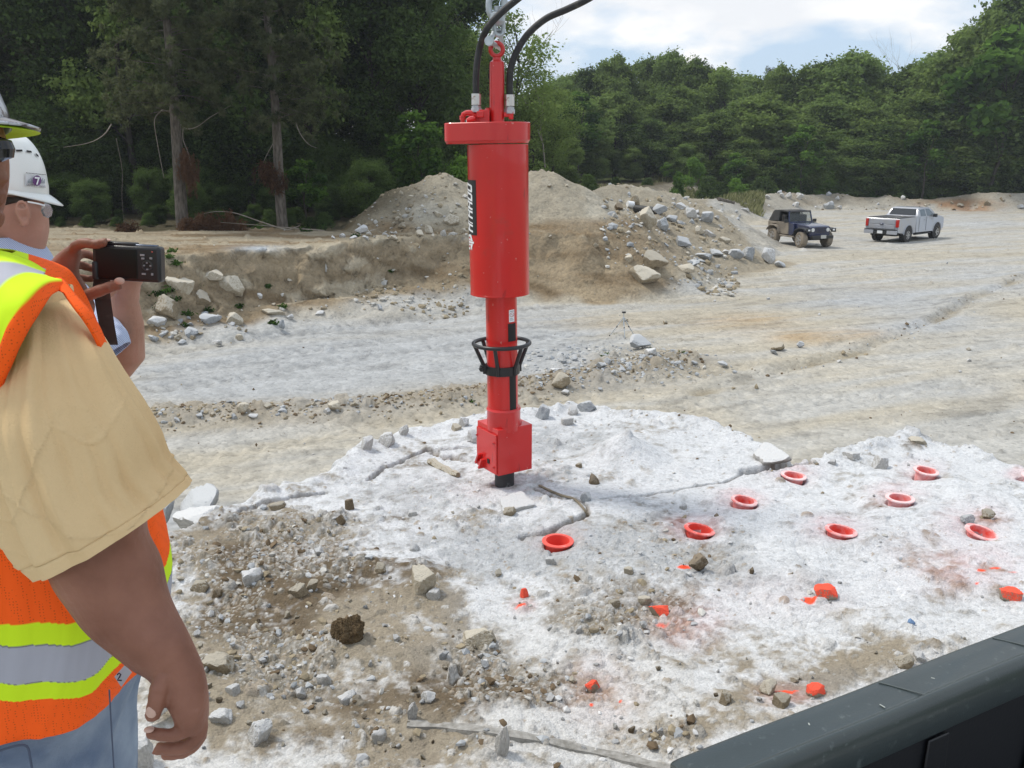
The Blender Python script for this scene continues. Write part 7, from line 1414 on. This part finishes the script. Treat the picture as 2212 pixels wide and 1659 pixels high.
# the right rear wheel (y = -PW) stands at pr
pk.location = Vector((pr.x, pr.y, 0)) - Matrix.Rotation(hd, 3, 'Z') @ Vector((0, -PW * .88, 0)); pk.scale = (.88, .88, .88); pk.location.z = gz(pr.x, pr.y, True) + .0
WB = 3.72; TR = .405
prof = [(-1.28, .62), (-1.30, .98), (-1.28, 1.36), (-1.25, 1.40), (.95, 1.42)]                               # bed outer top
low = [(.95, .46)] 
bedp = [(-1.28, .60), (-1.30, .98), (-1.27, 1.36), (-1.24, 1.40), (.93, 1.41), (.93, .50), (.52, .50)] + archcut(0, .52, .46)[0:] + [(-.56, .52), (-.8, .56)]
bedm = slab_xz(bedp, -1.0, 1.0, lambda z: .03 * sstep(1.0, 1.4, np.array(z)) + .03 * float(z < .6)); bedm.build('cargo_bed', M_silver, pk, bevel=.03)
MB().box((-.16, 0, 1.425), (2.16, 1.78, .045)).build('bed_cover', M_plas, pk, bevel=.01)
cabp = [(.96, .50), (.96, 1.46), (1.14, 1.50), (1.30, 1.80), (1.42, 1.89), (1.60, 1.915), (2.5, 1.915), (2.85, 1.89), (3.15, 1.72), (3.52, 1.42), (4.25, 1.33), (4.55, 1.22), (4.60, .95), (4.58, .60), (4.30, .52)] + [(WB + .54, .46)] + archcut(WB, .53, .46) + [(WB - .56, .48)]
def inc(z): return float(.03 + .17 * sstep(1.42, 1.95, np.array(z))) if z > 1.3 else .0
slab_xz(cabp, -1.0, 1.0, inc).build('cab', M_silver, pk, bevel=.035)
def sidewin(name, pts, mat, off=.012):
    for sg in (-1, 1):
        V = [(x, sg * (1.0 - inc(z) + off), z) for x, z in pts] + [(x, sg * (1.0 - inc(z) - .02), z) for x, z in pts]; n = len(pts); mb = MB().add(V, [tuple(range(n)), tuple(range(2 * n - 1, n - 1, -1))] + [(k, (k + 1) % n, n + (k + 1) % n, n + k) for k in range(n)]); mb.build(name, mat, pk)
sidewin('window', [(1.42, 1.44), (1.48, 1.80), (2.12, 1.84), (2.14, 1.43)], M_glass2); sidewin('window', [(2.26, 1.43), (2.24, 1.84), (2.70, 1.83), (3.14, 1.50), (3.12, 1.43)], M_glass2)
mb = MB(); mb.add([(1.075, -.80, 1.48), (1.075, .80, 1.48), (1.30, .72, 1.855), (1.30, -.72, 1.855), (1.19, -.80, 1.46), (1.19, .80, 1.46), (1.42, .70, 1.85), (1.42, -.70, 1.85)], [(0, 3, 2, 1), (4, 5, 6, 7), (0, 1, 5, 4), (1, 2, 6, 5), (2, 3, 7, 6), (3, 0, 4, 7)]); mb.build('rear_window', M_glass, pk)
mb = MB(); mb.add([(3.54, -.80, 1.44), (3.54, .80, 1.44), (2.93, .70, 1.90), (2.93, -.70, 1.90)], [(0, 1, 2, 3)]); mb.build('windscreen', M_glass, pk)
for z0, z1, x in ((.80, 1.05, -1.322), (1.08, 1.34, -1.316)): MB().box((x, 0, (z0 + z1) / 2), (.03, 1.56, z1 - z0)).build('tailgate_panel', M_silver, pk, bevel=.012)
mb = MB(); mb.tube([(-1.345, k, 1.075) for k in (-.11, -.05, .05, .11)], [.03, .05, .05, .03], 12); mb.build('badge_oval', M_navy, pk)
for sg in (-1, 1): MB().box((-1.27, sg * .915, 1.13), (.13, .17, .44)).build('tail_lamp', M_tail, pk, bevel=.02); MB().box((1.1 + 1.95, sg * 1.12, 1.43), (.16, .22, .20)).build('wing_mirror', M_plas, pk, bevel=.03)
for sg in (-1, 1): MB().box((-1.42, sg * .70, .62), (.16, .58, .24)).build('bumper', M_silver, pk, bevel=.03)
MB().box((-1.40, 0, .60), (.13, .82, .22)).build('bumper_centre', M_plas, pk, bevel=.02); MB().box((-1.41, 0, .755), (.20, 1.92, .035)).build('bumper_step', M_plas, pk, bevel=.008); MB().box((-1.475, 0, .62), (.02, .32, .17)).build('number_plate', M_white, pk)
for sg in (-1, 1): MB().box((1.85, sg * .97, .40), (2.0, .16, .06)).build('side_step', M_plas, pk, bevel=.01)
MB().box((1.6, 0, .48), (5.4, 1.5, .20)).build('chassis', M_hole, pk)
for x in (.52, WB): pass
for x in (0, WB):
    for sg in (-1, 1):
        wheel(pk, x, sg * PW, TR, .28, M_tyre, 6, 0, R(-18) if x > 0 else 0)
        mb = MB(); a_ = [(x + .56 * math.cos(t), .45 + .56 * math.sin(t)) for t in np.linspace(0, math.pi, 14)]; mb.tube([(p[0], sg * 1.0, p[1]) for p in a_], .035, 6); mb.build('wheel_arch', M_silver, pk)
        MB().tube([(x, sg * .70, .46), (x, sg * 1.001, .46)], .50, 24).build('wheel_well', M_hole, pk)
MB().tube([(1.30, 1.2, 1.0), (1.3, 1.2, 1.0)], .001, 4) ; 
for x in (2.20, 1.30): 
    for sg in (-1, 1): MB().box((x, sg * 1.001, .98), (.012, .01, .84)).build('door_gap', M_plas, pk); MB().box((x + .75 if x > 2 else x + .70, sg * 1.012, 1.22), (.18, .03, .035)).build('door_handle', M_silver, pk, bevel=.008)
# dark soft-top off-roader -------------------------------------------------
jr_ = onz(1675.8, 525, 0); jf = onz(1729.5, 535.5, 0); hj = math.atan2(jf.y - jr_.y, jf.x - jr_.x); hj = R(-71); JW = .78; JT = .41; JB = 2.38
jp = empty('off_roader', (0, 0, 0), hj, label='dark blue soft-top off-roader with mud-caked rear, parked facing us', cat='off-road car')
jp.location = Vector((jf.x, jf.y, 0)) - Matrix.Rotation(hj, 3, 'Z') @ Vector((JB * .94, -JW * .94, 0)); jp.scale = (.94, .94, .94); jp.location.z = gz(jf.x, jf.y, True)
tub = [(-.62, .58), (-.66, 1.18), (1.20, 1.20), (1.24, .58), (.85, .56), (.52, .56)] + archcut(0, .50, .58) + [(-.52, .60)]
slab_xz(tub, -.76, .76).build('tub', M_mud, jp, bevel=.03)
slab_xz([(1.20, .60), (1.20, 1.22), (1.34, 1.23), (2.72, 1.12), (2.80, 1.08), (2.82, .70), (2.80, .62)], -.62, .62, lambda z: .0).build('hood', M_navy, jp, bevel=.04)
slab_xz([(1.16, .56), (1.16, 1.21), (1.60, 1.19), (1.62, .66), (1.70, .56)], -.755, .755).build('cowl', M_navy, jp, bevel=.03)
def rooft(z): return float(.02 + .10 * (z - 1.18) / .62) if z > 1.18 else 0
slab_xz([(-.66, 1.19), (-.40, 1.70), (-.28, 1.78), (.25, 1.81), (1.10, 1.78), (1.14, 1.74), (.95, 1.72), (.22, 1.73), (.20, 1.20)], -.76, .76, rooft).build('soft_top', M_soft, jp, bevel=.03)
MB().box((.18, 0, 1.48), (.06, 1.2, .5)).build('roll_bar', M_hole, jp); 
for sg in (-1, 1):
    MB().tube([(.24, sg * .74, 1.2), (.30, sg * .68, 1.74)], .03, 6).build('door_pillar', M_plas, jp); MB().box((.74, sg * .765, .90), (.92, .02, .62)).build('door', M_mud, jp, bevel=.02); MB().tube([(1.17, sg * .73, 1.2), (1.02, sg * .66, 1.76)], .04, 6).build('windscreen_post', M_navy, jp)
    MB().box((.60, sg * .50, 1.32), (.28, .42, .5)).build('seat', M_hole, jp, bevel=.05)
    MB().box((1.14, sg * .90, 1.28), (.08, .20, .17)).build('wing_mirror', M_plas, jp, bevel=.02)
    # flares
    mb = MB(); mb.rings([[(x0, sg * y_, z_ + dz) for y_, dz in ((.60, .0), (.93, -.01), (.94, -.05), (.60, -.04))] for x0, z_ in [(JB + .52, .86), (JB + .50, .95), (JB + .30, 1.02), (JB - .10, 1.03), (JB - .40, .92), (JB - .62, .62)]]); mb.build('front_flare', M_plas, jp, sharp=50)
    mb = MB(); mb.rings([[(x0, sg * y_, z_ + dz) for y_, dz in ((.74, .0), (.93, -.01), (.94, -.05), (.74, -.04))] for x0, z_ in [(.55, .70), (.42, .95), (.15, 1.04), (-.25, 1.02), (-.48, .85), (-.56, .75)]]); mb.build('rear_flare', M_mud, jp, sharp=50)
    MB().tube([(2.83, sg * .46, .93), (2.86, sg * .46, .93)], [.10, .095], 20).build('headlight', M_lamp, jp); MB().box((2.90, sg * .80, .93), (.05, .22, .16)).build('lamp_guard', M_plas, jp, bevel=.01); MB().box((2.93, sg * .76, .93), (.02, .12, .08)).build('indicator', M_white, jp)
    MB().box((1.2, sg * .80, .50), (1.25, .14, .07)).build('rock_step', M_mud, jp, bevel=.02)
MB().box((1.14, 0, 1.22), (.07, 1.44, .05)).build('windscreen_base', M_navy, jp); MB().box((1.02, 0, 1.77), (.08, 1.34, .06)).build('windscreen_header', M_navy, jp)
gm2 = material('windscreen_glass', (.6, .65, .65), rough=.03); gm2.node_tree.nodes['Principled BSDF'].inputs['Transmission Weight'].default_value = .85; gm2.node_tree.nodes['Principled BSDF'].inputs['IOR'].default_value = 1.03
mb = MB(); mb.add([(1.14, -.70, 1.24), (1.14, .70, 1.24), (1.03, .64, 1.75), (1.03, -.64, 1.75), (1.13, -.70, 1.24), (1.13, .70, 1.24), (1.02, .64, 1.75), (1.02, -.64, 1.75)], [(0, 1, 2, 3), (4, 7, 6, 5), (0, 4, 5, 1), (1, 5, 6, 2), (2, 6, 7, 3), (3, 7, 4, 0)]); mb.build('windscreen', gm2, jp)
for k in range(7): MB().box((2.825, -.27 + k * .09, .92), (.015, .035, .30)).build('grille_slot', M_hole, jp)
slab_xz([(2.80, .56), (2.80, 1.08), (2.83, 1.07), (2.83, .58)], -.60, .60).build('grille', M_navy, jp, bevel=.01)
MB().box((3.02, 0, .58), (.16, 1.30, .16)).build('front_bumper', M_plas, jp, bevel=.02); MB().box((3.11, .02, .60), (.02, .32, .17)).build('number_plate', material('plate_grey', (.45, .45, .43), rough=.5), jp)
MB().box((1.2, 0, .50), (3.2, .9, .14)).build('chassis', M_hole, jp)
for x in (0, JB):
    MB().tube([(x, -.7, .42), (x, .7, .42)], .06, 8).build('axle', M_hole, jp)
    for sg in (-1, 1): wheel(jp, x, sg * JW, JT, .32, M_tyrem, 5, 0, R(-6) if x > 0 else 0)
# ================================================================ small tripod on the pit floor
tp_ = surf(1346, 728); tr = empty('tripod', tp_, label='small silver tripod standing alone on the pit floor', cat='tripod'); mpt = tp_.y / ray(1346, 728)[1] / FD; Ht = 54 * mpt / .97
for k, (ax_, ay_) in enumerate(((-28, .12), (26, .16), (1, -.26))):
    lr = MB().tube([(0, 0, Ht * .78), (ax_ * mpt, ay_, .0)], [.013, .010], 6).build('leg', M_galv, tr); MB().tube([(ax_ * mpt * .5, ay_ * .5, Ht * .39 - .02), (ax_ * mpt * .46, ay_ * .46, Ht * .42)], .016, 6).build('leg_lock', M_plas, lr); MB().tube([(ax_ * mpt, ay_, .0), (ax_ * mpt, ay_, .03)], .016, 6).build('foot', M_plas, lr)
MB().tube([(0, 0, Ht * .45), (0, 0, Ht * .95)], .011, 8).build('centre_column', M_galv, tr); MB().box((0, 0, Ht * .97), (.09, .06, .04)).build('head', M_plas, tr, bevel=.005)
# ================================================================ low plants
M_weed = leafmat('weed_leaf', (.03, .06, .015), (.09, .17, .04), 3)
def weed(px_, py_, wpx, label, group, dens=60, Y=None, lf=.035):
    p = surf(px_, py_) if Y is None else at(px_, py_, Y); m = p.y / ray(px_, py_)[1] / FD; rad = wpx * m / 2; rng = np.random.default_rng(int(px_ * 7 + py_)); n = dens
    P = rng.normal(size=(n, 3)) * np.array([rad * .5, rad * .35, rad * .35]); P[:, 2] = np.abs(P[:, 2]); Nn = rng.normal(size=(n, 3)) + np.array([0, 0, .6]); Nn /= np.linalg.norm(Nn, axis=1)[:, None]
    V, F, c = leaf_arrays(P, Nn, lf, rng, .45); o = link('weed', np_mesh('weed', V, F, smooth=False, col=c), M_weed); o.location = p; return tag(o, label, 'weed', group)
for x, y, w_ in [(372, 545, 24), (362, 560, 18), (378, 572, 26), (350, 548, 16), (344, 640, 40), (378, 650, 30), (365, 632, 30), (340, 665, 24), (405, 680, 26), (450, 675, 22), (580, 620, 14), (520, 665, 18), (610, 665, 20), (590, 700, 18), (430, 620, 16), (395, 615, 20), (700, 497, 34), (660, 500, 30), (560, 494, 24), (770, 512, 20), (845, 588, 8), (400, 705, 16)]:
    weed(x, y, w_, 'small green weed growing on the cut bank', 'weeds growing on the cut bank', 90, lf=.05)
for x, y, w_ in [(1020, 880 - 12, 12), (1310, 765, 12), (1325, 768, 12), (1475, 762, 10), (1330, 725, 10), (1405, 755, 10), (1300, 770, 8)]:
    weed(x, y, w_, 'tiny weed on the pit floor', 'tiny weeds on the pit floor', 26, lf=.03)
# grass strip in front of the far woods
rng = np.random.default_rng(4); n = 5000; gx0 = rng.uniform(0, 1, n); X = 12 + gx0 * 50; Yg = 78.6 + rng.normal(size=n) * 1.0; 
yq = rng.uniform(62, 73, 3200); xq = (rng.uniform(1450, 1640, 3200) - CX) / FD * yq; xq2 = (rng.uniform(1240, 1460, 900) - CX) / FD * (yq[:900] - 10); X2 = np.concatenate([X, xq, xq2]); Y2_ = np.concatenate([Yg, yq, yq[:900] - 10]); Zg = ground_h(X2, Y2_, False); m = Zg < 1e9; P = np.stack([X2, Y2_, Zg], 1); n = len(P)
hgt_ = rng.uniform(.15, .5, n)[:, None]; lean_ = rng.normal(size=(n, 3)) * .12; lean_[:, 2] = 0; side_ = rng.normal(size=(n, 3)); side_[:, 2] = 0; side_ /= np.linalg.norm(side_, axis=1)[:, None]; wv_ = side_ * .06
V = np.stack([P - wv_, P + wv_, P + wv_ * .3 + lean_ + np.array([0, 0, 1]) * hgt_, P - wv_ * .3 + lean_ + np.array([0, 0, 1]) * hgt_], 1).reshape(-1, 3); cgr = np.repeat(rng.uniform(0, 1, n), 4)
gs = link('grass', np_mesh('grass', V, np.arange(4 * n).reshape(n, 4), smooth=False, col=np.stack([cgr] * 3, 1)), leafmat('grass_blade', (.08, .10, .04), (.30, .30, .15), .3)); tag(gs, kind='stuff')
# dark drum and pipe lying by the piles, and a core sample near the hand
o = MB().tube([surf(1372, 458) + Vector((0, 0, .15)), surf(1412, 462) + Vector((0, -.2, .15))], [.16, .16], 14).build('drain_pipe', M_plas); tag(o, 'black plastic pipe lying among the blocks on the right pile', 'pipe')
o = MB().tube([surf(1355, 447) + Vector((0, 0, .12)), surf(1368, 449) + Vector((0, 0, .12))], [.15, .15], 12).build('white_drum', M_white); tag(o, 'white drum end beside the black pipe on the right pile', 'drum')
o = MB().tube([surf(1550, 432), surf(1585, 440)], [.2, .14], 8).build('log', M_bark); tag(o, 'rotting log on the slope below the grass strip', 'log')
c0_ = surf(322, 1572); mb = MB(); mb.lathe([(.027, 0), (.029, .003), (.029, .10), (.027, .103)], (0, 0, 0), 20, (Matrix.Rotation(R(70), 3, 'X') @ Matrix.Rotation(R(0), 3, 'Z')).inverted()); o = mb.build('rock_core', material('core_stone', (.40, .40, .38), rough=.8, col2=(.62, .61, .58), vscale=30)); o.location = c0_ + Vector((0, 0, .045)); o.rotation_euler = (0, 0, R(-40)); tag(o, 'short round rock core lying between the thumb and the curled fingers of the man', 'rock core')
# ================================================================ air
mb = MB(); mb.box((0, 45, 13.5), (260, 200, 33)); hz = mb.build('haze', None); tag(hz, kind='stuff')
hm = bpy.data.materials.new('haze_air'); hm.use_nodes = True; hn = hm.node_tree.nodes; hl = hm.node_tree.links; hn.clear(); ho = hn.new('ShaderNodeOutputMaterial'); pv = hn.new('ShaderNodeVolumePrincipled')
pv.inputs['Color'].default_value = (.85, .92, 1, 1); pv.inputs['Density'].default_value = .0006; pv.inputs['Anisotropy'].default_value = .2; hl.new(pv.outputs[0], ho.inputs['Volume']); hz.data.materials.append(hm)
S.cycles.volume_bounces = 0
